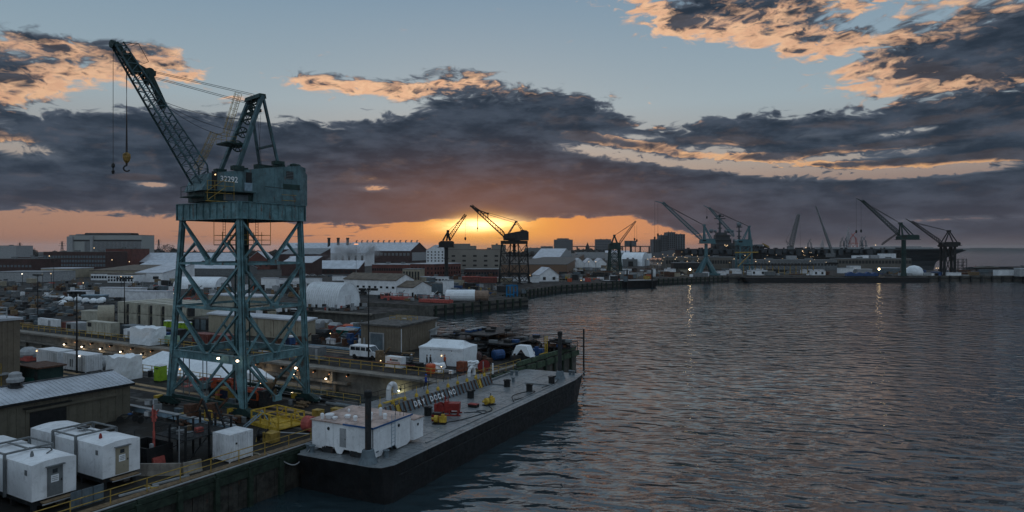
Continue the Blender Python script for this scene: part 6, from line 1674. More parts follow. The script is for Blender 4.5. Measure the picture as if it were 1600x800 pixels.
# ---- white marquee
def marquee():
    t = thing('marquee', 'large white marquee tent with peaked roof on the pier', 'tent', G(723.5, 573.5), YR + .13)
    P0 = G(723.5, 573.5); u = Vector((math.cos(YR + .13), math.sin(YR + .13), 0)); L = 7.6; D = 5.0; H = 2.75; r = .95
    part(t, 'front_sheet', MB().box(-L, 0, -.02, .02, 0, H), M_whitet); part(t, 'back_sheet', MB().box(-L, 0, D - .02, D + .02, 0, H), M_whitet)
    part(t, 'side_sheet', MB().box(-.02, .02, .02, D - .02, 0, H), M_whitet)
    part(t, 'side_sheet', MB().box(-L - .02, -L + .02, .02, D - .02, 0, H), M_whitet)
    rows = []
    n = 8
    for i in range(n + 1):
        x = -L * i / n; sag = .07 * math.sin(PI * (i % 2)) ; k = 1 - (.35 if i in (0, n) else 0) * 0
        x1 = x + (-1.1 if i == 0 else (1.1 if i == n else 0))
        e = .08 * math.sin(i * 2.1)
        rows.append([(x, -.1, H), (lerp(x, x1, .5), D * .25, H + r * .36 - .04 * (i % 2)), (x1, D / 2, H + r), (lerp(x, x1, .5), D * .75, H + r * .36), (x, D + .1, H)])
    vs = [v for q in rows for v in q]; fs = [(0, 4, 3, 2, 1), (n * 5, n * 5 + 1, n * 5 + 2, n * 5 + 3, n * 5 + 4)]
    for i in range(n):
        for j in range(4): a = i * 5 + j; fs.append((a, a + 1, a + 6, a + 5))
    part(t, 'roof_sheet', MB().add(vs, fs), M_whitet)
    part(t, 'valance', MB().box(-L - .05, .05, -.13, -.09, H - .28, H + .01), M_whitet)
    for k in range(3): part(t, 'window_flap', MB().box(-L * (.25 + .24 * k) - .12, -L * (.25 + .24 * k) + .05, -.06, -.02, H - .5, H - .4), M_dark)
    part(t, 'tent_lamp', MB().ball((-L * .48, -.1, 1.5), .09), L_warm)
    pole = MB().tube((0, 0, 0), (0, 0, H), .04, 6).mesh('pole', M_greyl)
    for x in (-L, -L / 2, 0):
        for y in (.06, D - .06): part(t, 'pole', pole, None, (x, y, 0))
marquee()
# ---- white van and generator
def van(loc, rz, label):
    t = thing('van', label, 'van', loc, rz)
    prof = [(-2.7, .45), (2.75, .45), (2.8, .95), (2.7, 1.15), (1.75, 1.32), (1.05, 2.05), (.7, 2.12), (-2.6, 2.15), (-2.72, 1.9)]
    part(t, 'body', MB().extr(prof, -.98, .98), M_white)
    win = MB().extr([(1.05, 1.36), (1.62, 1.36), (1.02, 1.98), (.6, 1.98), (.6, 1.36)], -1.0, -.975).mesh('window', M_glass)
    part(t, 'window', win, None)
    for x in (-.45, -1.5, -2.5): part(t, 'window', MB().box(x, x + .9, -1.0, -.975, 1.38, 1.95), M_glass)
    part(t, 'windscreen', MB().add([(1.77, -.85, 1.34), (1.77, .85, 1.34), (1.1, .8, 2.02), (1.1, -.8, 2.02)], [(0, 1, 2, 3)]).add([(1.80, -.85, 1.34), (1.80, .85, 1.34), (1.13, .8, 2.02), (1.13, -.8, 2.02)], [(0, 1, 2, 3)]), M_glass)
    part(t, 'bumper', MB().box(2.75, 2.95, -.95, .95, .4, .65), M_dark); part(t, 'grille', MB().box(2.79, 2.84, -.6, .6, .7, .95), M_black)
    for s in (-1, 1): part(t, 'headlight', MB().box(2.79, 2.85, s * .78 - .13, s * .78 + .13, .72, .93), M_greyl)
    w = MB().lathe([(.18, -.14), (.38, -.14), (.38, .14), (.18, .14)], (0, 0, .38), 14, 'Y').mesh('wheel', M_tyre)
    for x in (-1.75, 1.85):
        for y in (-.86, .86): part(t, 'wheel', w, None, (x, y, 0))
    part(t, 'wing_mirror', MB().box(1.2, 1.3, -1.2, -1.0, 1.3, 1.6), M_dark)
van(G(573, 560), YR + .08, 'white passenger van parked in front of the tan pier building')
t = iso_box('generator_set', 'dark grey generator container standing behind the white van', Yd(33.9, 37.2), YR, 3.6, 1.8, 2.1, M_grey, cat='generator', n=0)
part(t, 'louvre', MB().box(.3, 1.4, -.03, .05, .5, 1.7), M_dark); part(t, 'control_panel', MB().box(3.0, 3.5, -.05, .05, .3, 1.9), M_greyl)
# tower for lamp poles
def lamp_pole(px, py, top, label, n=4, r=.14, w=1.0):
    p = G(px, py); h = HC - (top - 388) * p.y / F
    t = thing('lamp_post', label, 'lamp post', p, rnd.uniform(-.2, .2))
    part(t, 'pole', MB().tube((0, 0, 0), (0, 0, h), r, 8, r * .6), M_black)
    part(t, 'cross_bar', MB().beam((-w, 0, h), (w, 0, h), .12).beam((0, -w * .6, h - .2), (0, w * .6, h - .2), .1), M_black)
    hd = MB().cbox((0, 0, .15), (.55, .5, .35)).mesh('lamp_head', M_black)
    for i in range(n): part(t, 'lamp_head', hd, None, (lerp(-w, w, i / (n - 1)), rnd.uniform(-.2, .2), h), rnd.uniform(-.5, .5))
    return t
lamp_pole(120, 583, 459, 'tall black lamp post beside the white containers on the near side of the dock')
lamp_pole(194.5, 508, 436, 'black lamp post in front of the stacked cream containers', w=1.6, n=5)
lamp_pole(59, 498, 430.5, 'black lamp post at left above the dock')
lamp_pole(576, 563, 453.5, 'tall dark lamp post rising in front of the tan pier building', w=1.3, n=5)
lamp_pole(465, 433, 383, 'slim lamp post with a lit head by the white power station', w=1.0, n=3, r=.12)
lamp_pole(84, 452, 408, 'thin grey post in the yard at far left', r=.12, n=2)
t = thing('street_lamp', 'orange lit lamp head in front of the factory roof', 'lamp', G(556.5, 431), 0)
zz = HC - (381.5 - 388) * G(556.5, 431).y / F
part(t, 'pole', MB().tube((0, 0, 0), (0, 0, zz), .14, 6), M_greyl); part(t, 'lamp_glass', MB().cbox((0, 0, zz), (2.6, .6, .5)), L_org)
# ---- pier edge and objects near the tent
def pier_face():
    t = thing('pier_fender', 'green timber fender wall and piles along the outer pier face', 'fender', Yd(33, 3.1), YR)
    m = MB().box(.02, .3, .06, 3.2, -1.0, -.1).mesh('fender_beam', mat('green_timber', (.05, .075, .045), .8, 0, .35, 1.5, .3, 6, .5)); q = MB().box(.0, .35, -.18, .18, -4.4, .1).mesh('fender_pile', M_fend)
    for i in range(10): part(t, 'fender_beam', m, None, (0, 1 + i * 3.25, 0)); part(t, 'fender_pile', q, None, (0, 1 + i * 3.25, 0))
    part(t, 'kerb_beam', MB().box(-.5, -.1, 12, 33, .1, .75), mat('green_timber', (.05, .075, .045)))
    bo = MB().tube((-.3, 0, 0), (-.3, 0, 1.5), .11, 8).mesh('white_bollard', M_white)
    for y in (5.0, 17.5, 26.5): part(t, 'white_bollard', bo, None, (0, y, .1))
    part(t, 'yellow_stand', MB().beam((-.4, 21.5, 0), (-.4, 21.5, 3.6), .12).beam((-.4, 22.2, 0), (-.4, 22.2, 3.6), .12).beam((-.4, 19.5, .9), (-.4, 22.2, .9), .12), M_yel)
pier_face()
t = thing('mooring_dolphin', 'slim black pile with a collar standing beside the bow pile', 'mooring pile', Yd(68.6, 2.9), YR)
part(t, 'pile_tube', MB().tube((0, 0, -6), (0, 0, 3.4), .16, 8), M_black); part(t, 'pile_collar', MB().beam((-1.2, -.5, 1.8), (0, 0, 1.8), .18), M_black)
t = thing('canopy_stand', 'small white A-shaped canopy over dark machinery on the pier', 'canopy', G(818, 565), YR)
part(t, 'canopy_cloth', MB().add([(-1.7, -.8, .9), (-.9, -.8, 2.6), (.9, -.8, 2.6), (1.7, -.8, .9), (-1.7, .8, .9), (-.9, .8, 2.6), (.9, .8, 2.6), (1.7, .8, .9), (-.8, -.8, 1.1), (0, -.8, 2.1), (.8, -.8, 1.1)], [(1, 2, 6, 5), (0, 1, 5, 4), (2, 3, 7, 6), (0, 8, 9, 1), (1, 9, 2), (9, 10, 3, 2)]), M_whitet)
part(t, 'stand_leg', MB().beam((-1.6, -.7, 0), (-1.2, -.7, 1.6), .08).beam((1.6, -.7, 0), (1.2, -.7, 1.6), .08), M_dark); part(t, 'machine_block', MB().box(-.8, .8, -.5, .6, 0, 1.4), M_black)
# red and white bits beside the tent
solo('orange_bin', MB().lathe([(.62, 0), (.75, .6), (.72, 1.2), (.55, 1.35)], (0, 0, 0), 8), M_orange, 'bright orange barrel cover by the yellow railing near the tent', 'barrel', G(673, 583), .3)
wrapped(684, 581, (2.0, 1.4, 1.2), .2, 'crumpled white sack beside the orange barrel cover', jag=.25)
wrapped(739, 577, (1.6, 1.2, 1.2), .2, 'crumpled pale sack at the right corner of the white tent', jag=.25)
t = thing('cable_reel', 'red cable reel with a pale bar right of the white tent', 'reel', G(756, 581), YR + .4)
part(t, 'reel_flange', MB().lathe([(.2, -.5), (.85, -.48), (.85, -.40), (.2, -.38)], (0, 0, .85), 16, 'Y'), M_red); part(t, 'reel_flange', MB().lathe([(.2, .38), (.85, .40), (.85, .48), (.2, .5)], (0, 0, .85), 16, 'Y'), M_red); part(t, 'reel_core', MB().lathe([(.35, -.4), (.35, .4)], (0, 0, .85), 10, 'Y'), M_black); part(t, 'reel_bar', MB().box(-.06, .06, -.56, -.5, .1, 1.6), M_greyl)
iso_box('brown_crate', 'brown crate at the right foot of the white tent', G(713, 581), YR, 1.3, 1.0, 1.5, M_pot, n=0, cat='crate')
t = iso_box('banner_box', 'white box with red lettering strip beside the dock railing', G(602, 574), YR, 3.0, 1.2, 1.7, M_white, n=0, cat='box')
part(t, 'red_mark', MB().box(.9, 1.2, -.02, .03, 1.1, 1.4), M_red); part(t, 'grey_mark', MB().box(1.3, 2.4, -.02, .03, 1.1, 1.35), M_slate); part(t, 'red_mark', MB().box(.3, 2.8, -.02, .03, .85, .92), M_redl)
solo('red_hose', MB().path([Yd(34.6, 33, .8), Yd(34.6, 25, .65), Yd(35, 15, .7)], .05, 5), M_red, 'red tape line strung along the dock edge in front of the tent', 'tape')
for i, (px, py, l) in enumerate(((590, 562, 'grey bin at the front corner of the white van'), (636, 574, 'dark pump left of the worker with the white helmet'), (653, 576, 'dark pump right of the worker with the white helmet'), (705, 584, 'small white bucket below the brown crate'), (727, 594, 'brown round hatch on the dock corner'))):
    d = ((.9, .7, 1.5), (1.5, .9, .9), (1.5, .9, .9), (.5, .5, .5), (1.2, 1.2, .8))[i]
    crate(px, py, d, (M_slate, M_black, M_black, M_white, M_rust)[i], l, name=('bin', 'pump', 'pump', 'bucket', 'hatch')[i], cat=('bin', 'pump', 'pump', 'bucket', 'hatch')[i])
for i, (a, b, L_, mt, l) in enumerate(((46.5, 14, 9, M_bluel, 'long pale blue pipe on the ground behind the white tent'), (41.5, 6.5, 4, M_wood, 'ochre timber stack right of the white tent'), (39.0, 5.0, 4, M_wood, 'ochre timber stack nearest the barge kerb'), (45, 33, 16, M_bluel, 'long pale pipe lying from the generator towards the tent'), (36, 8.5, 3, M_greyl, 'pale pipe lying on the dock corner'), (36.5, 66, 22, M_dark, 'dark rail along the road behind the crane'))):
    solo('long_pipe' if i not in (1, 2) else 'timber_stack', MB().box(-L_, 0, -.2, .2, .05, .4), mt, l, 'pipe' if i not in (1, 2) else 'timber', Yd(a, b), YR)
# ---- racks on the pier
def rack(a, b, nx, ny, h, lv, label, load):
    t = thing('pipe_rack', label, 'rack', Yd(a, b), YR, 'steel storage racks on the pier')
    pm = MB().tube((0, 0, 0), (0, 0, h), .05, 5).mesh('upright', M_black)
    for i in range(nx + 1):
        for j in range(ny + 1): part(t, 'upright', pm, None, (i * 2.2, j * 3.0, 0))
    for z in lv:
        part(t, 'shelf', MB().box(0, nx * 2.2, 0, ny * 3.0, z, z + .07).box(-.06, nx * 2.2 + .06, -.06, .0, z - .12, z + .12), M_black)
        for k in range(load):
            c = (rnd.uniform(.5, nx * 2.2 - .5), rnd.uniform(.3, ny * 3 - .5), z + .3)
            part(t, 'stored_item', MB().cbox(c, (rnd.uniform(.6, 1.6), rnd.uniform(.5, 1.2), rnd.uniform(.25, .5)), rnd.uniform(0, .3)), rnd.choice([M_dark, M_black, M_blue, M_grey, M_rust, M_dark, M_black]))
    return t
t = rack(52, 19.5, 3, 4, 3.4, (1.2, 2.3, 3.3), 'tall steel rack with blue-lidded boxes on top, on the pier', 7)
for k in range(4):
    o = part(t, 'blue_box', MB().box(0, 1.0, 0, .8, 3.4, 3.75), M_blue, (.6, 2 + k * 1.5, 0)); part(o, 'box_lid', MB().box(-.05, 1.05, -.05, .85, 3.75, 3.85), M_greyl)
rack(55, 27, 3, 3, 2.2, (1.0, 2.1), 'low steel rack behind the white tent', 7)
rack(51, 12.5, 2, 4, 2.4, (1.0, 2.2), 'steel rack with dark stores nearer the pier edge', 9)
rack(45, 16.5, 2, 2, 1.8, (.8, 1.7), 'short rack just right of the white tent', 6)
rack(60, 6, 2, 1, 2.0, (1.0, 1.9), 'steel rack at the tip of the pier', 6)
for i in range(34):
    a, b = rnd.uniform(46, 64.5), rnd.uniform(4.5, 13)
    d = (rnd.uniform(.8, 2.4), rnd.uniform(.6, 1.6), rnd.uniform(.5, 1.7))
    mt, cn = rnd.choice([(M_black, 'black'), (M_dark, 'dark'), (M_rust, 'rusty'), (M_blue, 'blue'), (M_grey, 'grey'), (M_brickd, 'dark red'), (M_dark, 'dark')])
    k = rnd.random()
    t = thing('stored_machine', ('low ' if d[2] < .9 else ('tall ' if d[2] > 1.3 else '')) + ('long ' if d[0] > 1.6 else 'short ') + cn + (' casing' if k < .5 else (' drum' if k < .8 else ' wheel')) + ' in the heap ' + ('at the tip of the pier' if a > 59 else ('in the middle of the pier' if a > 52 else 'behind the small white canopy')), 'machine part', Yd(a, b), rnd.uniform(0, 3), 'machine parts heaped on the pier')
    if k < .5: part(t, 'casing', MB().cbox((0, 0, d[2] / 2), d).cbox((d[0] * .2, 0, d[2] + .15), (d[0] * .3, d[1] * .4, .3)), mt)
    elif k < .8: part(t, 'drum', MB().lathe([(d[2] * .3, -d[0] / 2), (d[2] * .5, -d[0] * .45), (d[2] * .5, d[0] * .45), (d[2] * .3, d[0] / 2)], (0, 0, d[2] * .5), 12, 'X'), mt)
    else: part(t, 'wheel', MB().lathe([(.3, -.12), (.75, -.15), (.75, .15), (.3, .12)], (0, 0, .75), 14, 'Y'), mt)

# ---- second and third piers, halls beyond
blk('tunnel_tent', 'big white tunnel tent with ribbed flank beyond the slip', 'tent', 474, 527, 562, 482, 443.5, M_whitet, M_whitec, 'arch', rz=YR, segs=16)
blk('white_hall', 'long white hall with brown roof right of the tunnel tent', 'hall', 537.5, 619, 647, 462, 438.5, M_white, M_roofb, 'gablex', 2.2, rz=YR, wins=(1, 9, 1.2, .8, W, .35, .7))
blk('white_hall', 'small white gabled hall joined to the right of the long hall', 'hall', 619, 646, 674, 463, 449.5, M_white, M_roofb, 'gablex', 2.0, rz=YR)
blk('white_tower', 'tall narrow white box right of the small gabled hall', 'tower', 692, 700, (4,), 460, 439, M_white, M_greyl, rz=YR)
blk('grey_tank_house', 'slate grey tank house between the small hall and the white box', 'tank house', 674, 691, (6,), 459, 444, M_slate, M_grey, rz=YR)
t = thing('wrapped_cylinder', 'long white wrapped cylinder with bare brown end on the third pier', 'cylinder', G(735, 471.5), YR + .5)
part(t, 'wrapped_part', MB().lathe([(1.2, -8.5), (2.0, -8.0), (2.0, 1.5), (1.9, 1.6)], (0, 0, 2.1), 14, 'X'), M_whitet); part(t, 'bare_end', MB().lathe([(1.75, 1.6), (1.75, 6.0), (1.2, 6.2)], (0, 0, 2.1), 14, 'X'), mat('primer_brown', (.22, .15, .11))); part(t, 'cradle', MB().box(-7, -6.5, -1.6, 1.6, 0, 1).box(3, 3.5, -1.6, 1.6, 0, 1), M_dark)
t = thing('blue_frame', 'bright blue steel frame near the tip of the third pier', 'frame', G(800, 463.5), YR)
part(t, 'frame_post', MB().box(-1.7, -1.3, -1.5, -1.1, 0, 4.4).box(1.3, 1.7, -1.5, -1.1, 0, 4.4).box(-1.7, -1.3, 1.1, 1.5, 0, 4.4).box(1.3, 1.7, 1.1, 1.5, 0, 4.4).box(-.2, .2, -1.5, -1.1, 0, 4.4), mat('bright_blue', (.01, .14, .30))); part(t, 'frame_beam', MB().box(-1.7, 1.7, -1.55, -1.05, 3.9, 4.4).box(-1.7, 1.7, -1.55, -1.05, .6, 1.1).box(-1.7, 1.7, 1.05, 1.55, 3.9, 4.4), mat('bright_blue', (.01, .14, .30)))
def red_barge(px, py, L, label):
    t = thing('work_float', label, 'work float', G(px, py), YR + .05, 'red work floats along the third pier')
    part(t, 'float_hull', MB().box(-L / 2, L / 2, -1.2, 1.2, .1, 1.1), M_redl); m = MB()
    n = max(3, int(L / 2))
    for i in range(n + 1): m.beam((-L / 2 + L * i / n, -1.1, 1.1), (-L / 2 + L * i / n, -1.1, 2.3), .12)
    part(t, 'float_stanchion', m, M_redl); part(t, 'float_rail', MB().beam((-L / 2, -1.1, 2.3), (L / 2, -1.1, 2.3), .1), M_redl)
for px, py, L, l in ((607, 467.5, 5, 'small red float farthest left on the third pier'), (628, 468.5, 7, 'red float in the middle of the third pier edge'), (681, 473, 12, 'long red float with stanchions at the corner of the third pier')): red_barge(px, py, L, l)
blk('brick_block', 'long brick block with pale roof in front of the white power station', 'brick building', 581, 640, (16,), 428.5, 413.5, M_brick, M_roofw, rz=-.12, wins=(1, 16, 1.3, 1.8, W))
blk('brick_block', 'longer brick block with pale roof left of the second big crane', 'brick building', 641, 678, 720, 433, 413, M_brick, M_roofw, rz=-.55, wins=(2, 6, 1.0, 1.5, W), swins=(2, 10, 1.0, 1.5, W))
blk('brick_block', 'low dark brick block behind the second big crane', 'brick building', 725, 778, (16,), 433, 421, M_brickd, M_roofg, rz=-.05, wins=(1, 12, 1.2, 1.4, W))
blk('concrete_tower', 'squat beige concrete tower in front of the brick blocks', 'tower', 629, 656, (8,), 440, 421, M_beige, M_roofg, rz=-.2, wins=(1, 6, 1.0, 4.5, M_dark))
t = blk('power_station', 'white power station with tall windows below three black chimneys', 'power station', 500, 571, (30,), 416, 396, M_white, M_roofw, 'shed', 8, rz=-.1, wins=(1, 7, 2.2, 6, M_dark, .3, .9))
blk('lean_to', 'pale lean-to roof at the foot of the white power station', 'lean-to', 487, 560, (14,), 428, 420.5, M_brickd, M_roofw, 'shed', 5.5, rz=-.1, wins=(1, 10, 2, 1.6, M_dark))
for px, l in ((514, 'left of the three black chimneys'), (528.5, 'middle of the three black chimneys'), (543.2, 'right of the three black chimneys')):
    p = G(px, 408); t = thing('chimney_stack', l, 'chimney', p, 0, 'chimneys of the white power station')
    zt = HC - (371.5 - 388) * p.y / F
    part(t, 'stack_tube', MB().lathe([(2.0, 8), (1.9, zt - 2), (2.3, zt - 1.6), (2.3, zt)], (0, 0, 0), 14), M_black)
t = blk('factory_hall', 'very long factory hall with pale roof and a row of ridge vents', 'factory hall', 535, 641, 668, 410, 392, M_brickd, M_roofw, 'gablex', 11, rz=-.25, wins=(1, 18, 3.4, 3.5, M_grey, .45, .95), overhang=.6)
P0 = G(641, 410); Lf = along(P0, Vector((math.cos(-.25), math.sin(-.25), 0)), 535); Ls = along(P0, Vector((math.sin(.25), math.cos(.25), 0)), 668)
Hh = HC - 4 * P0.y / F
part(t, 'end_glazing', MB().box(-.02, .3, Ls * .1, Ls * .9, 2, Hh - 2), M_greyl)
vm = MB().cbox((0, 0, 1.2), (1.2, 1.6, 2.6)).cbox((.9, 0, 2.8), (2.0, 1.6, .8)).mesh('ridge_vent', M_grey)
for i in range(12): part(t, 'ridge_vent', vm, None, (Lf * (i + .4) / 12, Ls / 2, Hh + 11))
blk('factory_hall', 'farther factory hall with long pale roof behind the crane top legs', 'factory hall', 436, 540, (45,), 408, 389.5, M_brickd, M_roofw, 'gablex', 9, rz=-.08, wins=(1, 16, 3, 2.5, M_dark))
blk('brick_factory', 'brick works with grey-green roof seen right of the crane column', 'factory', 438, 500, (26,), 421, 397.5, M_brickd, M_roofg, 'shed', 5, rz=-.08)
blk('brick_house', 'brown gabled brick house seen through the crane', 'brick building', 384, 421, (20,), 421, 408, M_brick, M_roofw, 'gabley', 8, rz=0, wins=(1, 4, 1.8, 1.8, W))
blk('brick_factory', 'low brick wing with pale roof right of the brown gabled house', 'factory', 440, 487, (18,), 431, 411, M_brickd, M_roofw, 'shed', 4, rz=-.1)
blk('white_house', 'narrow white house with two round windows seen through the crane', 'building', 446, 460, (9,), 429, 410, M_white, M_roofw, 'gabley', 4, rz=0, wins=(1, 2, 1.6, 1.6, W, .7, .95))
blk('white_tenement', 'white four-storey gabled building with small windows left of the hammerhead crane', 'building', 666, 694, (24,), 412, 391, M_white, M_roofw, 'gabley', 6, rz=-.1, wins=(4, 5, 1.5, 1.8, M_black, .1, .98))
t = blk('concrete_block', 'big beige concrete block with rows of dark windows behind the cranes', 'building', 700, 784, (40,), 421, 390, M_conc2, M_roofd, rz=0, wins=(3, 5, 3.0, 1.5, M_black, .08, .80))
part(t, 'roof_block', MB().box(-50, -28, 6, 20, 17, 22), M_conc2)
blk('concrete_block', 'beige block standing higher behind the big beige one', 'building', 697, 743, (20,), 412, 384.5, M_conc2, M_roofd, rz=0)
blk('concrete_block', 'tall end block of the beige building left of the second big crane', 'building', 768, 790, (30,), 419, 383, M_conc2, M_roofd, rz=0, wins=(3, 1, 2.5, 1.4, M_black, .1, .8))
for pL, pR, y, yt, mt, l in ((722, 749, 441.5, 433, 'r', 'red container row left of the second big crane legs, left one'), (750, 777, 442, 434, 'r', 'red container row left of the second big crane legs, right one'), (777, 799, 443, 434.5, 'b', 'cream container behind the second big crane legs'), (801, 842, 441.5, 434.5, 'w', 'white container right of the second big crane legs'),
                             (655, 672, 440, 433, 'b', 'cream container below the brick block'), (674, 700, 441, 433.5, 'w', 'white cabin with small windows below the brick block'), (408, 431, 450.5, 435.5, 'w', 'white container seen through the crane, left one'), (433, 452, 449, 437, 'w', 'white container seen through the crane, right one'), (452, 500, 443, 436, 'w', 'long white trailer row left of the long hall'),
                             (519, 549, 438.5, 432.5, 'w', 'white trailer behind the long white hall'), (440, 475, 452, 443, 'w', 'white low trailer behind the tunnel tent'), (700, 715, 450, 443, 's', 'slate tank container left of the second big crane')):
    blk('container', l, 'container', pL, pR, (3,), y, yt, {'r': mat('container_red', (.16, .045, .035)), 'b': M_beige, 'w': M_white, 's': M_slate}[mt], {'r': M_redl, 'b': M_roofw, 'w': M_roofw, 's': M_grey}[mt], rz=-.1, wins=(1, 5, 1.2, .9, W) if 'cabin' in l else None)
blk('brown_warehouse', 'long low brown warehouse right of the second big crane', 'warehouse', 783, 886, 918, 430.5, 414, mat('brown_cladding', (.17, .105, .07), .7, 0, .08, .1), M_roofd, rz=-.12)
blk('white_gable_shed', 'white gabled shed by the water right of the second big crane', 'shed', 843, 873, 886, 439.5, 430, M_white, M_roofw, 'gabley', 4.0, rz=.25, wins=(1, 2, 1.6, 1.6, M_dark))
blk('grey_gable_hall', 'tall grey gabled hall right of the second crane, in front of the skyline', 'hall', 832, 873, 896, 411, 404, M_greyl, M_roofw, 'gablex', 12, rz=-.3)
blk('grey_gable_hall', 'pale annex block behind the tall grey gabled hall', 'hall', 861, 892, (20,), 405, 392, M_greyl, M_roofw, rz=-.1, wins=(1, 6, 1.4, 8, W))
for i in range(3): blk('saw_roof_hall', ('left', 'middle', 'right')[i] + ' gable of the low white saw-roof hall', 'hall', 897 + i * 17, 913.5 + i * 17, (30,), 418, 411.5, M_white, M_roofw, 'gabley', 4.5, rz=0, group='gables of the white saw-roof hall')
blk('arch_hall', 'white round-roofed hall right of the small crane', 'hall', 970, 1003, 1015, 416, 394.5, M_whitet, M_greyl, 'arch', rz=-.5)
blk('white_hall', 'pale long hall behind the small crane', 'hall', 946, 985, (24,), 407, 395, M_greyl, M_roofw, 'gablex', 3, rz=-.1)
blk('grey_door_shed', 'grey shed with a dark door right of the small crane', 'shed', 975, 996, (12,), 416, 405.5, M_grey, M_roofg, rz=0, wins=(1, 1, 5, 5, M_black, .0, .7))
for pL, pR, y, yt, mw, l in ((900, 945, 404, 394, M_greyl, 'low pale office wing in the skyline left of the small crane'), (890, 945, 400, 391, M_dark, 'dark low range under the bridge'), (845, 864, 396, 385, M_tower, 'low dark tower left of the white skyline block'), (866, 895, 396, 374.5, M_tower, 'square tower block on the skyline right of the second crane'), (871, 889, 395, 372.5, M_tower, 'top storey block of the skyline tower'),
                             (931, 955, 398, 374, M_tower, 'rectangular office tower on the skyline near the small crane'), (820, 846, 398, 387.5, M_grey, 'low grey blocks in the skyline right of the second crane'), (996, 1018, 404, 396, M_white, 'small pale block left of the residential towers')):
    blk('skyline_block', l, 'building', pL, pR, (24,), y, yt, mw, M_roofd, rz=0, wins=(4, 9, 3, 1.8, M_black, .25, .92) if yt < 376 and 'top' not in l else None)
for pL, pR, yt, l in ((1021, 1033, 374, 'lowest slab of the residential tower cluster, left end'), (1032, 1044, 367.5, 'second slab of the residential tower cluster'), (1043, 1056, 363, 'tallest slab of the residential tower cluster'), (1055, 1071, 366, 'right slab of the residential tower cluster')):
    blk('residential_tower', l, 'tower block', pL, pR - .6, (30,), 403, yt, M_tower, M_roofd, rz=0, wins=(9, 4, 2.4, 2.6, M_black, .3, .97), group='slabs of the residential tower cluster')
# bridge on the horizon
t = thing('elevated_bridge', 'long thin elevated bridge on the horizon between the towers', 'bridge', (0, 2300, 0), 0)
x0, x1 = (895 - 800) / F * 2300, (1022 - 800) / F * 2300
part(t, 'bridge_deck', MB().box(x0, x1, 0, 12, 23, 26), M_dark)
pm = MB().box(-2, 2, 2, 10, 0, 23).mesh('bridge_pier', M_dark)
for i in range(9): part(t, 'bridge_pier', pm, None, (lerp(x0, x1, (i + .5) / 9), 0, 0))
t = thing('church_steeple', 'dark pointed steeple on the horizon left of the office tower', 'steeple', ((918 - 800) / F * 1500, 1500, 0), 0)
part(t, 'steeple_tower', MB().box(-4, 4, -4, 4, 0, 20), M_dark); part(t, 'spire', MB().lathe([(4.5, 20), (.2, 31)], (0, 0, 0), 6), M_black)
for px, l in ((989, 'left of the two hanging-head towers near the residential slabs'), (981, 'slender twin tower beside the residential slabs')):
    t = thing('water_tower', l, 'tower', ((px - 800) / F * 900, 900, 0), 0); part(t, 'tower_legs', MB().beam((-3, 0, 0), (-3, 0, 22), .8).beam((3, 0, 0), (3, 0, 22), .8), M_dark); part(t, 'tower_head', MB().box(-4, 4, -3, 3, 21, 28), M_tower)
# dark barge at the far quay
t = thing('flat_barge', 'small dark barge with two black piles moored at the far quay', 'barge', G(985, 439, 0), .28)
part(t, 'hull', MB().add([(-13, -3, -5), (13, -3, -5), (13, 4, -5), (-13, 4, -5), (-17, -4, .4), (15, -4, .4), (15, 4, .4), (-17, 4, .4)], [(0, 1, 5, 4), (1, 2, 6, 5), (2, 3, 7, 6), (3, 0, 4, 7), (4, 5, 6, 7)]), M_bhull); part(t, 'deck', MB().box(-16, 14, -3.5, 3.5, .41, .5), M_greyl)
for x in (-4, 11): part(t, 'pile_tube', MB().tube((x, -4.2, -5), (x, -4.2, 6.5), .45, 8), M_black)
# cars seen as small shapes
def car(px, py, rz, mt, label, group='cars parked in the yard'):
    t = thing('parked_car', label, 'car', G(px, py), rz, group)
    part(t, 'body', MB().extr([(-2.2, .3), (2.2, .3), (2.25, .75), (1.2, .9), (.6, 1.4), (-1.2, 1.4), (-1.9, .95), (-2.25, .9)], -.88, .88), mt)
    part(t, 'window', MB().extr([(-1.5, .95), (1.0, .95), (.5, 1.33), (-1.1, 1.33)], -.9, .9), M_glass)
    w = MB().lathe([(.15, -.1), (.32, -.1), (.32, .1), (.15, .1)], (0, 0, .32), 10, 'Y').mesh('wheel', M_tyre)
    for x in (-1.35, 1.35):
        for y in (-.82, .82): part(t, 'wheel', w, None, (x, y, 0))
for i, (px, py, m_, c) in enumerate(((477, 431, M_white, 'white'), (489, 431.5, M_greyl, 'silver'), (517, 432.5, M_slate, 'blue-grey'), (541, 433, M_dark, 'black'), (466, 431, M_dark, 'black'), (503, 432, M_grey, 'grey'), (559, 434, M_white, 'white'), (610, 441, M_white, 'white'), (585, 436, M_red, 'red'), (668, 444, M_white, 'white'), (655, 446, M_blue, 'blue'))):
    car(px, py, rnd.uniform(-.3, .3), m_, '%s car parked %s' % (c, ('in the row before the power station, second from left', 'in the row before the power station, third from left', 'in the row before the power station, fifth from left', 'in the row before the power station, sixth from left', 'in the row before the power station, leftmost', 'in the row before the power station, fourth from left', 'in the row before the power station, rightmost', 'behind the long white hall roof', 'below the near brick block', 'above the small gabled hall', 'beside the beige concrete tower')[i]))
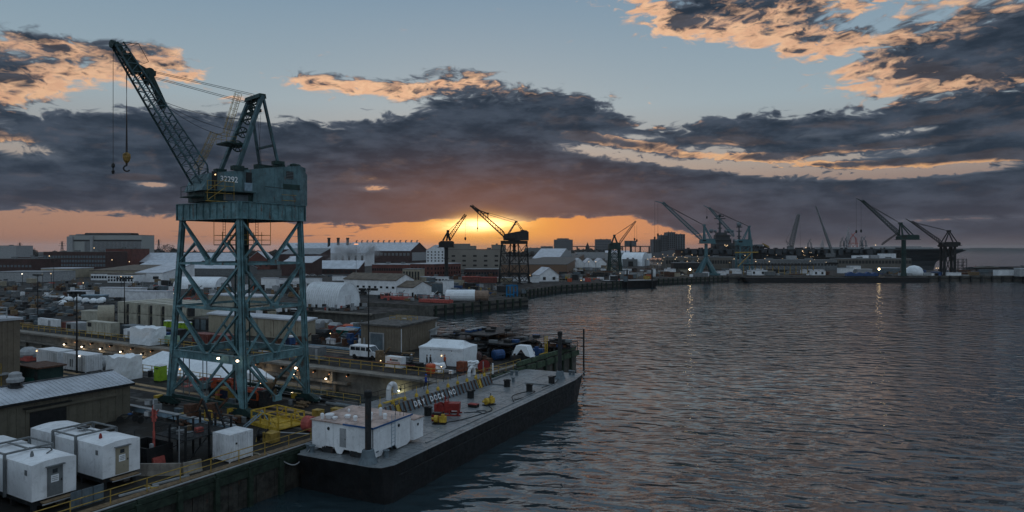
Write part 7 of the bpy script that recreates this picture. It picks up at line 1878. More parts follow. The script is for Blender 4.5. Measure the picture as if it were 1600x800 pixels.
# blue and teal boats and bins left of the pier building
for i, (px, py, d, m_, l) in enumerate(((543, 524, (5, 2, 1.6), mat('green_tarp', (.01, .10, .085)), 'teal covered boat left of the tan pier building'), (556, 523, (5, 2, 1.6), mat('bright_blue', (.01, .14, .30)), 'blue boat with pale top left of the tan pier building'), (524, 517, (2.6, 2, 1.8), M_redl, 'red box in the yard beyond the beige store'), (547, 516, (3, 2, 1.3), M_orange, 'orange tank left of the tan pier building'),
                                         (507, 513, (3.6, 2, 2), M_beige, 'beige covered boat right of the beige store'), (497, 514, (3, 2, 2), M_greyl, 'grey covered boat against the end of the beige store'), (560, 515, (3.5, 2, 1.5), M_rust, 'brown crate row left of the tan pier building'), (502, 530, (4, 2.4, 2), M_dark, 'dark machine below the end of the beige store'), (513, 528, (1.6, 1.2, 1.6), M_blue, 'blue bin right of the dark machine'),
                                         (413, 549, (2.2, 1.2, 1), M_white, 'white tank behind the front crane leg'), (425, 548, (1.8, 1, .8), M_blue, 'blue crate behind the front crane leg'), (565, 543, (1.2, .5, 1.6), M_white, 'white notice board at the corner of the tan building'))):
    p = G(px, py); t = thing('covered_item', l, 'boat' if 'boat' in l else 'yard item', p, YR + rnd.uniform(-.1, .1))
    x, y, z = d
    part(t, 'item_body', MB().add([(-x * .42, -y * .4, 0), (x * .42, -y * .4, 0), (x * .42, y * .4, 0), (-x * .42, y * .4, 0), (-x / 2, -y / 2, z * .7), (x / 2, -y / 2, z * .7), (x / 2, y / 2, z * .7), (-x / 2, y / 2, z * .7)], [(0, 1, 5, 4), (1, 2, 6, 5), (2, 3, 7, 6), (3, 0, 4, 7), (4, 5, 6, 7)]), m_)
    part(t, 'item_cover', MB().extx([(-y / 2, z * .71), (y / 2, z * .71), (y * .2, z), (-y * .2, z)], -x / 2, x / 2), m_ if i % 2 else M_greyl)
# ---- clutter: small yard stores, one object each
CR = [0]
def clutter(n, x0, x1, y0, y1, zone, pal, smin=.8, smax=2.6, hmax=2.2, seed=1, avoid=None):
    r = random.Random(seed)
    for i in range(n):
        px, py = r.uniform(x0, x1), r.uniform(y0, y1)
        p = G(px, py)
        if avoid and avoid(px, py): continue
        mt, cn = r.choice(pal); k = r.random()
        d = (r.uniform(smin, smax), r.uniform(smin * .6, smax * .5), r.uniform(.5, hmax)); rz = YR + r.uniform(-.25, .25)
        if k < .34 and CR[0] >= 280: k = .34 + k * .8
        if hmax < 1.9 and .62 <= k < .9: k = .2 if (k < .78 and CR[0] < 280) else .4
        CR[0] += k < .34
        if k < .34: nm, ca = 'store_crate', 'crate'; m = MB().cbox((0, 0, d[2] / 2), d).cbox((0, 0, d[2] + .05), (d[0] * 1.06, d[1] * 1.06, .1)).cbox((0, 0, .06), (d[0] * .8, d[1] * 1.1, .1))
        elif k < .5: nm, ca = 'pipe_bundle', 'pipes'; m = MB(); [m.tube((-d[0], -.5 + q * .3, .2 + .3 * (q % 2)), (d[0], -.5 + q * .3, .2 + .3 * (q % 2)), .14, 5) for q in range(4)]
        elif k < .62: nm, ca = 'drum', 'drum'; m = MB().lathe([(d[1] * .5, 0), (d[1] * .55, d[2] * .5), (d[1] * .5, d[2])], (0, 0, 0), 8)
        elif k < .78: nm, ca = 'site_cabin', 'cabin'; m = MB().box(-d[0], d[0], -d[1] * .7, d[1] * .7, .2, 2.4).box(-d[0] * 1.03, d[0] * 1.03, -d[1] * .75, d[1] * .75, 2.4, 2.5).box(-d[0] * .8, d[0] * .8, -d[1] * .5, d[1] * .5, 0, .2)
        elif k < .9: nm, ca = 'storage_rack', 'rack'; m = MB(); [m.beam((sx * d[0], sy * d[1], 0), (sx * d[0], sy * d[1], d[2] + .8), .12) for sx in (-1, 1) for sy in (-1, 1)]; [m.beam((-d[0], sy * d[1], z), (d[0], sy * d[1], z), .12) for sy in (-1, 1) for z in (d[2] * .5, d[2] + .8)]
        else: nm, ca = 'plant_machine', 'machine'; m = MB().cbox((0, 0, .7), (d[0] * 1.2, 1.2, .9)).cbox((-.3, 0, 1.5), (.9, 1.0, .9)).beam((.4, 0, 1.2), (d[0] + .8, 0, 2.6), .2)
        solo(nm, m, mt, '%s %s %s %s' % ('large' if d[0] > smin + (smax - smin) * .66 else ('small' if d[0] < smin + (smax - smin) * .33 else 'medium-sized'), cn, {'store_crate': 'crate', 'pipe_bundle': 'pipe bundle', 'drum': 'drum', 'site_cabin': 'site cabin', 'storage_rack': 'steel rack', 'plant_machine': 'machine'}[nm], zone), ca, p, rz, 'yard stores ' + zone)
DK = [(M_dark, 'dark'), (M_black, 'black'), (M_rust, 'rusty'), (M_grey, 'grey'), (M_slate, 'slate'), (M_wood, 'brown')]
MX = DK + [(M_whitec, 'white'), (M_greyl, 'pale'), (M_redl, 'red'), (M_beige, 'beige')]
LT = [(M_whitec, 'white'), (M_greyl, 'pale'), (M_white, 'white'), (M_beige, 'beige'), (M_slate, 'slate'), (M_dark, 'dark'), (M_rust, 'rusty')]
clutter(60, -10, 130, 470, 495, 'in the dark store yard at far left', DK + [(M_slate, 'slate'), (M_greyl, 'pale')], 1, 4, 1.5, 1)
clutter(60, -10, 270, 441, 456, 'in the yard below the white hut row', MX, 1, 4, 2.6, 2)
clutter(50, 260, 480, 452, 478, 'in the yard seen through the crane', MX + [(M_orange, 'orange')], .8, 3, 2.4, 3)
clutter(30, 340, 480, 484, 500, 'behind the beige store', MX, .8, 2.5, 1.6, 4)
clutter(30, 490, 560, 519, 540, 'in the yard left of the tan pier building', DK + [(M_greyl, 'pale'), (M_blue, 'blue')], .6, 1.8, 1.2, 5)
clutter(34, 470, 570, 478, 487, 'on the second pier below the tunnel tent', DK + [(M_redl, 'red'), (M_greyl, 'pale')], .5, 1.4, 1.1, 6)
clutter(30, 590, 690, 463, 471, 'on the third pier before the white halls', MX, .6, 2.2, 1.6, 7)
clutter(40, 700, 820, 446, 463, 'on the third pier beside the wrapped cylinder', DK + [(M_greyl, 'pale'), (M_blue, 'blue'), (M_yeld, 'yellow')], .8, 2.6, 2.2, 8, avoid=lambda x, y: x > 808 and y < 458)
clutter(44, 826, 1018, 434.5, 440.5, 'along the quay right of the second big crane', MX + [(M_yeld, 'yellow'), (M_orange, 'orange')], 1, 4, 3.0, 9, avoid=lambda x, y: x < 860 and y > 439)
clutter(60, 860, 1060, 419, 433, 'in the yard before the low white halls', LT, 1.5, 5.5, 3.0, 10)
clutter(36, 560, 720, 434, 446, 'in the yard before the brick blocks', MX, 1, 3.6, 2.6, 11)
clutter(26, 0, 60, 498, 512, 'beyond the dock at the left edge', DK, .8, 2.4, 1.6, 12)
clutter(30, 330, 480, 536, 552, 'on the far dock edge seen through the crane', DK + [(M_redl, 'red'), (M_greyl, 'pale')], .6, 1.6, 1.0, 13)
clutter(26, 590, 760, 556, 568, 'on the pier behind the dock railing', DK, .5, 1.3, .8, 14, avoid=lambda x, y: 650 < x < 758)
clutter(24, 262, 380, 640, 668, 'under the front sill of the big crane', DK, .4, 1.1, .6, 15)
clutter(18, 330, 520, 622, 640, 'around the right feet of the big crane', DK + [(M_yeld, 'yellow')], .4, 1.0, .6, 16)

clutter(110, -10, 270, 443, 470, 'in the crowded yard left of the big crane', DK + [(M_greyl, 'pale'), (M_whitec, 'white'), (M_rust, 'rusty')], .8, 3.2, 1.8, 31)
clutter(70, 0, 180, 470, 500, 'in the dark yard beyond the dock at left', DK, .8, 3.4, 1.6, 32)
clutter(60, 265, 475, 440, 466, 'in the crowded yard behind the crane tower', DK + [(M_rust, 'rusty'), (M_greyl, 'pale')], .7, 3.0, 2.2, 33)
clutter(40, 560, 700, 444, 462, 'between the halls and the brick blocks', DK + [(M_greyl, 'pale'), (M_slate, 'slate')], .8, 3, 2.2, 34)
clutter(60, 830, 1030, 419, 436, 'in the crowded yard along the water right of the second crane', DK + [(M_greyl, 'pale'), (M_beige, 'beige')], 1.5, 6, 3.2, 35)
clutter(40, 700, 830, 422, 440, 'around the feet of the second big crane', DK + [(M_greyl, 'pale')], 1, 4, 2.4, 36)
clutter(30, 640, 800, 586, 592, 'on the pier corner behind the barge', DK + [(M_yeld, 'yellow')], .3, .9, .6, 37) if False else None

# ================================================================ FAR CRANES
def wz(px, py, d): return Vector(((px - 800) / F * d, d, HC - (py - 388) / F * d))
# second big crane, the same kind as the near one, in front of the sun
d2 = 345.0; c2 = ((803.5 - 800) / F * d2, d2, 0)
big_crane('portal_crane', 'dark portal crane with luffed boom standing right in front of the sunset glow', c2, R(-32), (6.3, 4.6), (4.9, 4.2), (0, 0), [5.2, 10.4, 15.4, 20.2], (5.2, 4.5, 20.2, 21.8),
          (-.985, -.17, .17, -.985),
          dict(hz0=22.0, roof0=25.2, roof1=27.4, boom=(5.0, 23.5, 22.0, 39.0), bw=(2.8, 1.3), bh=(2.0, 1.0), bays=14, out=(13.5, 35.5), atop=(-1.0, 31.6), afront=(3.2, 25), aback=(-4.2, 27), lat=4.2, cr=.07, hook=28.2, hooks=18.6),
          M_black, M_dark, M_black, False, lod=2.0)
def lat_boom(t, name, p, q, w, n, mt, side=(0, 1, 0), cw=.3, lw=.16):
    name = 'boom_chords' if name == 'boom' else name
    mc, ml = MB(), MB(); lattice(mc, ml, p, q, w, w * .6, w, w * .55, n, side, cw, lw, .08)
    b = part(t, name, mc, mt); part(b, 'boom_lacing', ml, mt, stuff=True); return b
def rope(t, name, segs, r):
    m = MB()
    for a, b in segs: m.tube(a, b, r, 4)
    part(t, name, m, M_cable)
def crane_T(label, d, feet, y0, ring, house, boom, mast, hooks, mt, style, base=0.0, cabin=None, group=None):
    """dockside crane drawn from its outline at depth d: feet (pxL, pxR), house (x0,y0,x1,y1), boom (foot, tip, width), mast (top px, base pxs)"""
    q = lambda px, py: wz(px, py, d)
    c = q((feet[0] + feet[1]) / 2, 400); c.z = 0
    t = thing('dock_crane', label, 'crane', c, 0, group)
    L = lambda px, py, y=0.0: q(px, py) - c + Vector((0, y, 0))
    hx0, hy0, hx1, hy1 = house
    D = 5.0
    if style == 'portal':
        w0 = L(feet[0], y0); w1 = L(feet[1], y0); a = L(ring[0], ring[2]); b = L(ring[1], ring[2])
        hz = a.z
        for X0, X1 in ((w0.x, a.x), (w1.x, b.x)):
            for y in (-D, D): part(t, 'leg', MB().beam((X0, y, base), (X1, y * .8, hz), 1.1, 1.1), mt)
        for k in (.33, .66):
            z = hz * k; xa, xb = lerp(w0.x, a.x, k), lerp(w1.x, b.x, k)
            for y in (-D, D): part(t, 'ring_beam', MB().beam((xa, y, z), (xb, y, z), .5), mt)
        ks = [0, .33, .66, 1]
        for i in range(3):
            xa, xb, xc, xd = lerp(w0.x, a.x, ks[i]), lerp(w1.x, b.x, ks[i]), lerp(w0.x, a.x, ks[i + 1]), lerp(w1.x, b.x, ks[i + 1])
            for y in (-D, D):
                part(t, 'brace', MB().beam((xa, y, hz * ks[i]), (xd, y, hz * ks[i + 1]), .4), mt); part(t, 'brace', MB().beam((xb, y, hz * ks[i]), (xc, y, hz * ks[i + 1]), .4), mt)
        part(t, 'portal_girder', MB().box(a.x - .8, b.x + .8, -D, D, hz - .3, hz + 1.2), mt)
    elif style == 'arch':
        a = L(ring[0], ring[2])
        part(t, 'portal_girder', MB().box(L(feet[0], 0).x, L(feet[1], 0).x, -4, 4, a.z - 1.2, a.z), mt)
        for X in (L(feet[0], 0).x + .8, L(feet[1], 0).x - .8):
            for y in (-1.8, 1.8): part(t, 'leg', MB().beam((X, y, base), (X, y, a.z - 1), 1.3, 1.1), mt)
        xm = (L(feet[0], 0).x + L(feet[1], 0).x) / 2
        for y in (-1.8, 1.8):
            part(t, 'brace', MB().beam((L(feet[0], 0).x + .8, y, a.z * .35), (xm, y, a.z - 1), .5).beam((L(feet[1], 0).x - .8, y, a.z * .35), (xm, y, a.z - 1), .5), mt)
            part(t, 'brace', MB().beam((xm - 2.6, y, 3), (xm, y, a.z * .55), .4).beam((xm + 2.6, y, 3), (xm, y, a.z * .55), .4), mt)
    else:      # pedestal on splayed legs
        top = L((ring[0] + ring[1]) / 2, ring[2]); k = L(0, y0).z if False else None
        kz = ring[3]; rw = (L(ring[1], 0).x - L(ring[0], 0).x) / 2
        part(t, 'pedestal', MB().lathe([(rw * 1.35, kz), (rw * 1.1, kz + 2), (rw, kz + 3), (rw * .92, top.z)], (top.x, 0, 0), 14), mt)
        part(t, 'pedestal_platform', MB().lathe([(rw * 1.6, top.z * .62), (rw * 1.6, top.z * .62 + .3)], (top.x, 0, 0), 14), mt)
        if kz > 1.5:
            for fx in feet:
                X = L(fx, 0).x
                for y in (-5, 5): part(t, 'splayed_leg', MB().beam((X, y, base), (top.x, y * .2, kz + 2.5), 1.7, 1.3, 1.2, 2.2), mt)
            part(t, 'leg_ladder', MB().beam((L(feet[1], 0).x - .2, -5.4, .2), (top.x + .5, -2.2, kz + 2), .25), M_greyl)
            for y in (-5, 5): part(t, 'sill_beam', MB().beam((L(feet[0], 0).x - 2, y, .9), (L(feet[1], 0).x + 2, y, .9), 1.4, 1.2), mt)
    a, b = L(hx0, hy1), L(hx1, hy0)
    h = part(t, 'machine_house', MB().extr([(a.x, a.z), (b.x, a.z), (b.x, b.z - .5), (b.x - 1, b.z), (a.x + 1.5, b.z), (a.x, b.z - 1)], -2.6, 2.6), mt)
    part(h, 'window_band', MB().box(lerp(a.x, b.x, .1), lerp(a.x, b.x, .35), -2.68, -2.6, lerp(a.z, b.z, .45), lerp(a.z, b.z, .75)), M_black)
    part(h, 'walkway', MB().box(a.x - .6, b.x + .6, -3.2, 3.2, a.z - .3, a.z), mt)
    bf, bt, bw = L(*boom[0]), L(*boom[1]), boom[2]
    lat_boom(t, 'boom', bf, bt, bw, boom[3] if len(boom) > 3 else 12, mt, cw=bw * .16, lw=bw * .08)
    if len(boom) > 4: part(t, 'fly_jib', MB().beam(bt, L(*boom[4]), .5, .6, w2=.3, h2=.3).beam(bt, lerp(bf, bt, .9) + Vector((0, 0, 1.6)), .5), mt)
    mt_ = L(*mast[0])
    for m_ in mast[1:]:
        for y in (-2, 2): part(t, 'mast_leg', MB().beam(L(*m_, y=y), mt_ + Vector((0, y * .3, 0)), .5, .6), mt)
    part(t, 'mast_head', MB().cbox(mt_, (1.6, 2.4, 1.2)), mt)
    seg = [(mt_ + Vector((0, y, 0)), lerp(bf, bt, k) + Vector((0, y, .6))) for y in (-.6, .6) for k in ((.92, .98) if style != 'x' else (.95,))]
    rope(t, 'pendant_ropes', seg, .07)
    for hx, hy, top_ in hooks:
        p1 = L(hx, top_); p2 = L(hx, hy); rope(t, 'hoist_rope', [(p1, p2)], .06)
        part(t, 'hook_block', MB().lathe([(.2, -1.4), (.6, -.8), (.6, .2), (.3, .6)], p2, 8), M_black)
    return t
M_hteal = mat('far_crane_teal', (.065, .140, .160), .6, 0, .12, .2)
# hammerhead column crane left of the glow
t = crane_T('dark column crane with wide flat head left of the sunset glow', 420, (694, 702), 410, (694.5, 700.5, 386, .2), (686, 376.5, 709, 386), ((703, 376), (729, 336), 2.4, 12), ((700, 361), (698, 376), (703, 376), (692, 376)), ((727, 372, 338),), M_black, 'pedestal')
crane_T('small dark portal crane with boom to the right, between the office tower and the bridge', 500, (951, 970), 416, (953, 967, 389), (951, 379, 969, 388), ((969, 381), (994, 346), 1.6, 14), ((960, 368), (956, 379), (964, 379)), ((991.5, 373, 352), (995, 375, 352)), M_dgreen, 'portal')
crane_T('pale teal pedestal crane with long boom to the left, on the far quay', 455, (1089, 1117), 430, (1100.5, 1106, 381, 9.0), (1094, 373, 1116, 380), ((1096, 376), (1034, 317), 2.3, 18, (1023, 314)), ((1100, 352), (1100, 373), (1101, 373), (1111, 373)), ((1028, 366, 316), (1023, 371, 314)), M_hteal, 'pedestal')
crane_T('pale teal portal crane whose boom rises behind the ship mast', 520, (1153, 1172), 400, (1154, 1171, 384), (1150, 374, 1174, 383), ((1146, 370), (1107, 325), 2.0, 16, (1099, 321)), ((1170.5, 354), (1161, 374), (1171, 374), (1172.5, 374)), ((1104.5, 339, 325),), M_hteal, 'portal')
crane_T('dark green pedestal crane with boom to the left in front of the ship bow', 440, (1405, 1420), 428, (1408.5, 1415.5, 375, .2), (1403, 367, 1433, 374), ((1404, 368), (1346, 314), 2.1, 18, (1338, 310)), ((1407, 349), (1407, 367), (1408, 367), (1424, 367)), ((1345.5, 360, 314), (1338, 361, 310)), M_dgreen, 'pedestal')
crane_T('dark arched portal crane at the right, beyond the ship bow', 450, (1471, 1491), 420, (1471, 1496, 383), (1470, 378, 1497, 383.5), ((1470, 381), (1424, 347), 1.8, 16, (1415, 342)), ((1482.5, 361), (1474, 378), (1492, 378)), (), M_black, 'arch')
# small derrick lattice lying on the ship
def crawler(label, d, foot, tip, w, mt, house=True, rop=None, gantry=True, z0=16.0, solid=False):
    q = lambda px, py: wz(px, py, d)
    c = q(foot[0], foot[1]); c0 = Vector((c.x, c.y, z0)); t = thing('crawler_crane', label, 'crane', c0, 0)
    a = c - c0; b = q(*tip) - c0
    if solid: part(t, 'telescopic_boom', MB().beam(a, lerp(a, b, .55), w, w, w * .8, w * .8).beam(lerp(a, b, .55), b, w * .6, w * .6, w * .4, w * .4), mt)
    else: lat_boom(t, 'boom', a, b, w, 16, mt, cw=w * .15, lw=w * .08)
    if house:
        part(t, 'machine_house', MB().box(-4.5, .8, -1.6, 1.6, -1.2 + a.z, 1.4 + a.z), mt); part(t, 'crawler_track', MB().extr([(-4.5, -.2), (-3.8, -1), (2, -1), (2.8, -.2), (2, .3), (-3.8, .3)], -2.2, -1.4), M_black)
        part(t, 'crawler_track', MB().extr([(-4.5, -.2), (-3.8, -1), (2, -1), (2.8, -.2), (2, .3), (-3.8, .3)], 1.4, 2.2), M_black)
    if gantry: part(t, 'gantry', MB().beam((-3.5, 0, a.z + 1), (-6, 0, a.z + 7), .4).beam((-1, 0, a.z + 1), (-6, 0, a.z + 7), .3), mt); rope(t, 'pendant_ropes', [((-6, 0, a.z + 7), b)], .08)
    if rop: rope(t, 'hoist_rope', [(b, q(*rop) - c0)], .07)
    return t
crawler('lattice crawler crane standing up from the ship deck, leaning slightly right', 640, (1238, 387), (1249.5, 335), 3.6, M_grey, rop=(1251, 386))
crawler('slim telescopic crane leaning left over the ship deck', 470, (1302, 399), (1274.5, 322), 1.5, M_grey, z0=8, solid=True, gantry=False)
crawler('low lattice derrick boom lying left of the green crane', 560, (1378, 383), (1404, 364), 1.3, M_dark, house=False, gantry=False)
crawler('small crane boom resting low on the ship deck, left part', 640, (1201, 387), (1191, 381), 1.4, M_yeld, house=False, gantry=False)
for i, (px, top, base, w, mt, l) in enumerate(((1265, 373, 388, 5, M_grey, 'small distant gantry right of the lattice crawler crane'), (1316, 370, 387, 5, M_grey, 'left twin of the distant blue-grey container cranes'), (1321.5, 370, 387, 4, M_slate, 'right twin of the distant blue-grey container cranes'), (1325.5, 354.5, 388, 3, M_greyl, 'tall slim pale distant crane mast'),
                                               (1333, 363, 387, 9, M_redl, 'red distant container crane'), (1346, 369, 387, 3, M_grey, 'slim distant mast right of the red crane'), (1350, 369, 387, 6, M_slate, 'blue-grey distant crane right of the red one'), (1285, 373, 388, 3, M_greyl, 'short pale distant mast on the ship skyline'))):
    d = 1100.0; a = wz(px, base, d); b = wz(px, top, d); t = thing('distant_crane', l, 'crane', (a.x, d, 0), 0, 'distant port cranes on the horizon')
    h = b.z; m = MB(); q = w * 1.0
    for sx in (-1, 1):
        for sy in (-1, 1): m.beam((sx * q, sy * 3, 0), (sx * q * .45, sy * 1.5, h * .8), .7)
    part(t, 'crane_leg', m, mt); part(t, 'crane_top', MB().beam((-q * .5, 0, h * .78), (q * .4, 0, h), .8).beam((q * .5, 0, h * .78), (-q * .3, 0, h * .95), .7).beam((-q * .9, 0, h * .6), (q * .9, 0, h * .6), .9), mt)
    part(t, 'crane_cross', MB().beam((-q * .9, 0, h * .3), (q * .6, 0, h * .6), .5).beam((q * .9, 0, h * .3), (-q * .6, 0, h * .6), .5), mt)

# ================================================================ THE SHIP
def carrier():
    d = 690.0; s = d / F
    X = lambda px: (px - 800) * s
    x0, x1, xb = X(1052), X(1489), X(1451)
    cx_ = (x0 + x1) / 2
    t = thing('aircraft_carrier', 'huge grey flat-topped warship with raked bow lying behind the far quay', 'ship', (cx_, d, -3.5), R(-2))
    dz = 19.8; fd = dz + 1.3
    L = (x1 - x0)
    xa, xe = x0 - cx_, x1 - cx_
    bow = xb - cx_
    # hull sections from stern to bow
    sec = []
    for x, hw, fl in ((xa + 6, 12, 15), (xa + 40, 16, 18), (0, 17, 19), (bow - 60, 15, 18), (bow - 26, 10, 17), (bow - 4, 3.5, 15), (bow + 1, .6, 13)):
        ex = max(0, (x - (bow - 40)) / 41.0)
        sec.append([(x, -hw, -3), (x, -hw, 4), (x + ex * 5, -hw * 1.02 - .5 * ex, 9), (x + ex * 14, -lerp(hw, fl, .45), 14), (x + ex * 27, -fl * .93, dz)])
    vs = []; fs = []; n = 5
    for s_ in sec:
        vs += s_ + [(a, -b, c) for a, b, c in s_[::-1]]
    m = 2 * n
    for i in range(len(sec) - 1):
        for j in range(m - 1): a = i * m + j; fs.append((a, a + m, a + m + 1, a + 1))
    fs.append(tuple(range(m))); fs.append(tuple(range((len(sec) - 1) * m, len(sec) * m))[::-1])
    part(t, 'hull', MB().add(vs, fs), M_hull)
    deck = [(xa, -20), (xe - 60, -24), (xe - 34, -22), (xe - 10, -17), (xe, -11), (xe, 11), (xe - 30, 16), (xe - 90, 20), (xa + 90, 34), (xa + 20, 28), (xa, 20)]
    part(t, 'flight_deck', MB().prism(deck, dz, fd), M_hull)
    m = MB()
    for i in range(30):
        x = xa + 8 + i * (L - 80) / 30; m.box(x, x + rnd.uniform(2, 6), -23.5, -20.5, dz - rnd.uniform(2, 5.5), dz - .1)
    part(t, 'deck_sponson', m, M_hull, stuff=True)
    for k, xx in enumerate((xa + 60, xa + 130, xa + 200)): part(t, 'elevator_opening', MB().box(xx, xx + 24, -18.2, -17.2, 9, 17), M_black)
    part(t, 'deck_cover', MB().box(bow - 118, bow - 8, -18, -6, fd, fd + 1.5), M_greyl, label='long pale row of sheeted stores along the forward flight deck')
    part(t, 'deck_cover', MB().box(bow - 64, bow - 20, -19, -8, fd, fd + 2.4), M_greyl)
    # island
    def isl(px0, px1, py0, py1, y0, y1, nm='island_block', mt=M_hull):
        a = X(px0) - cx_; b = X(px1) - cx_; z0_ = HC - (py1 - 388) * s + 3.5; z1_ = HC - (py0 - 388) * s + 3.5
        return part(t, nm, MB().extr([(a, z0_), (b, z0_), (b - .3, z1_), (a + .3, z1_)], y0, y1), mt)
    isl(1110, 1140, 380, 390, -16, -4); isl(1112, 1138, 373, 380, -15, -5); isl(1114, 1136, 367, 373, -14, -6); isl(1116, 1132, 363.5, 367, -13, -7)
    isl(1140, 1160, 384, 390, -15, -5); isl(1143, 1153, 376, 384, -15, -6, mt=M_ship2); isl(1160, 1180, 383, 390, -12, -4, mt=M_ship2); isl(1176, 1187, 382, 390, -12, -4, mt=M_ship2)
    band = MB()
    for py in (369, 376, 383):
        a = X(1113) - cx_; b = X(1137) - cx_; z = HC - (py - 388) * s + 3.5
        band.box(a, b, -16.1, -15.6, z - .5, z + .4)
    part(t, 'island_windows', band, M_black)
    def mast(px, top, base, nm, arms):
        x = X(px) - cx_; z1_ = HC - (top - 388) * s + 3.5; z0_ = HC - (base - 388) * s + 3.5
        o = part(t, nm, MB().tube((x, -10, z0_), (x, -10, z1_), 1.3, 8, .5), M_hull)
        for k, w in arms: part(o, 'mast_arm', MB().box(x - w, x + w, -10.6, -9.4, lerp(z0_, z1_, k), lerp(z0_, z1_, k) + .9), M_hull)
        return o, x, z0_, z1_
    o, x, a, b = mast(1122, 338, 364, 'main_mast', ((.25, 2), (.5, 2.6), (.82, 5.5), (.95, 4)))
    part(o, 'radar_dome', MB().ball((x, -10, b + .5), 1.6), M_hull)
    for q, r in ((-9, 2.2), (8, 2.4), (-5, 1.6), (5.5, 1.8), (12, 1.6)): part(o, 'radar_dome', MB().ball((x + q, -12, a + 1.0 + r * .4), r), M_ship2)
    o, x, a, b = mast(1151.5, 352, 378, 'aft_mast', ((.3, 2), (.6, 2.4), (.85, 3)))
    part(o, 'radar_dome', MB().ball((x, -10, b + .6), 2.6), M_ship2)
    for q in (-5, 5): part(o, 'radar_dome', MB().ball((x + q, -11, a + 1.4), 1.7), M_ship2)
    # stepped clutter around the island
    m = MB()
    for i in range(26):
        px = rnd.uniform(1108, 1190); x = X(px) - cx_; m.cbox((x, rnd.uniform(-18, -12), fd + rnd.uniform(.8, 2.2)), (rnd.uniform(1.5, 5), 3, rnd.uniform(1.5, 4)))
    for i in range(70):
        px = rnd.uniform(1056, 1400); x = X(px) - cx_; m.cbox((x, rnd.uniform(-20, -14), fd + .5), (rnd.uniform(.8, 3), 1.5, rnd.uniform(.5, 1.6)))
    part(t, 'deck_store', m, M_dark, stuff=True)
    part(t, 'hull_lamp', None or MB().ball((X(1240) - cx_, -24, dz - 1), .5), L_far)
    for i in range(46):
        px = rnd.choice([rnd.uniform(1056, 1110), rnd.uniform(1060, 1260), rnd.uniform(1240, 1270)]); z = rnd.uniform(5, 18)
        part(t, 'hull_lamp', t.children[-1].data if t.children else None, None, (X(px) - X(1240), 0, z - dz + 1)) if False else part(t, 'hull_lamp', MB().ball((X(px) - cx_, -24.6, z), .22, n=5, m=3), L_far)
    for px, py in ((1126, 383), (1128, 384.5), (1130, 383.5), (1248, 387), (1352, 383)):
        part(t, 'deck_lamp', MB().ball((X(px) - cx_, -19, HC - (py - 388) * s + 3.5), .45, n=5, m=3), L_far)
carrier()

# ================================================================ FAR QUAY
coping((139, 440.3, 0), (620, 450.3, 0), 1.2, .25, 12, M_concd)
t = thing('quay_barge', 'long black barge moored flat along the far quay', 'barge', (150, 431, -3.5), R(1.0))
part(t, 'hull', MB().extr([(0, -1), (112, -1), (116, 3.0), (-3, 3.0)], 0, 8), M_bhull); part(t, 'deck', MB().box(-2.6, 115.6, .3, 7.7, 3.01, 3.1), M_dark)
part(t, 'rubbing_strake', MB().box(0, 113, -.15, 0, 1.4, 1.7), M_dark)
# fender piles of the far quay: regular, individual
fm = MB().box(-.5, .5, -.9, 0, -4.5, -.1).mesh('fender_pile', M_black)
root = thing('far_fender_row', 'dark timber fender piles along the far quay face', 'fender', (139, 439.8, 0), math.atan2(10, 481))
for i in range(70): part(root, 'fender_pile', fm, None, (i * 6.9, 0, 0))
part(root, 'fender_beam', MB().box(0, 482, -.4, 0, -1.6, -.9), M_black)
def fq(label, pL, pR, y, yt, mw, mr, roof='flat', rise=0, dep=8, wins=None, nm='shed', cat='shed', group=None, z0=0):
    return blk(nm, label, cat, pL, pR, (dep,), y, yt, mw, mr, roof, rise, rz=0, wins=wins, group=group, z0=z0)
fq('long grey pier building with a band of openings, left part behind the teal crane', 1040, 1150, 420.5, 402, mat('pier_grey', (.13, .12, .105), .8, 0, .15, .1), M_roofg, dep=16, wins=(1, 26, 2.0, 3, M_dark, .3, .9), nm='pier_building', cat='pier building')
fq('long grey pier building with a lit row of lamps, right part below the bow', 1310, 1424, 421, 404.5, mat('pier_grey', (.13, .12, .105)), M_roofg, dep=16, wins=(1, 22, 2.6, 2.6, M_dark, .45, .95), nm='pier_building', cat='pier building')
fq('long low pier building in the middle below the ship hull', 1152, 1308, 421.5, 406.5, M_grey, M_roofg, dep=14, wins=(1, 30, 2, 2, M_dark, .3, .8), nm='pier_building', cat='pier building')
fq('dark pier house just behind the teal crane', 1053, 1096, 426, 411, M_dark, M_roofg, dep=10, wins=(1, 6, 3, 2, M_black))
for i, (pL, pR, yt, yb, mt, l) in enumerate(((1333, 1344, 399.5, 403.3, M_white, 'white container on the pier roof, first from the left'), (1347, 1357.5, 399, 403.2, M_white, 'white container on the pier roof, second from the left'), (1361, 1373, 399, 403.2, M_greyl, 'grey container on the pier roof beside the long one'), (1374, 1400, 396.5, 403.2, M_whitec, 'long pale container on the pier roof'), (1230, 1245, 400, 405, M_greyl, 'pale container behind the middle pier roof'))):
    d = 590.0; a, b = wz(pL, yb, d), wz(pR, yt, d)
    t = thing('roof_container', l, 'container', (a.x, d, a.z), 0); part(t, 'shell', MB().box(0, b.x - a.x, 0, 3, 0, b.z - a.z), mt); part(t, 'roof_panel', MB().box(-.1, b.x - a.x + .1, -.1, 3.1, b.z - a.z + .005, b.z - a.z + .2), M_roofw)
    part(t, 'support_trestle', MB().box(.3, b.x - a.x - .3, .4, 2.6, -(a.z), -.02), M_grey)
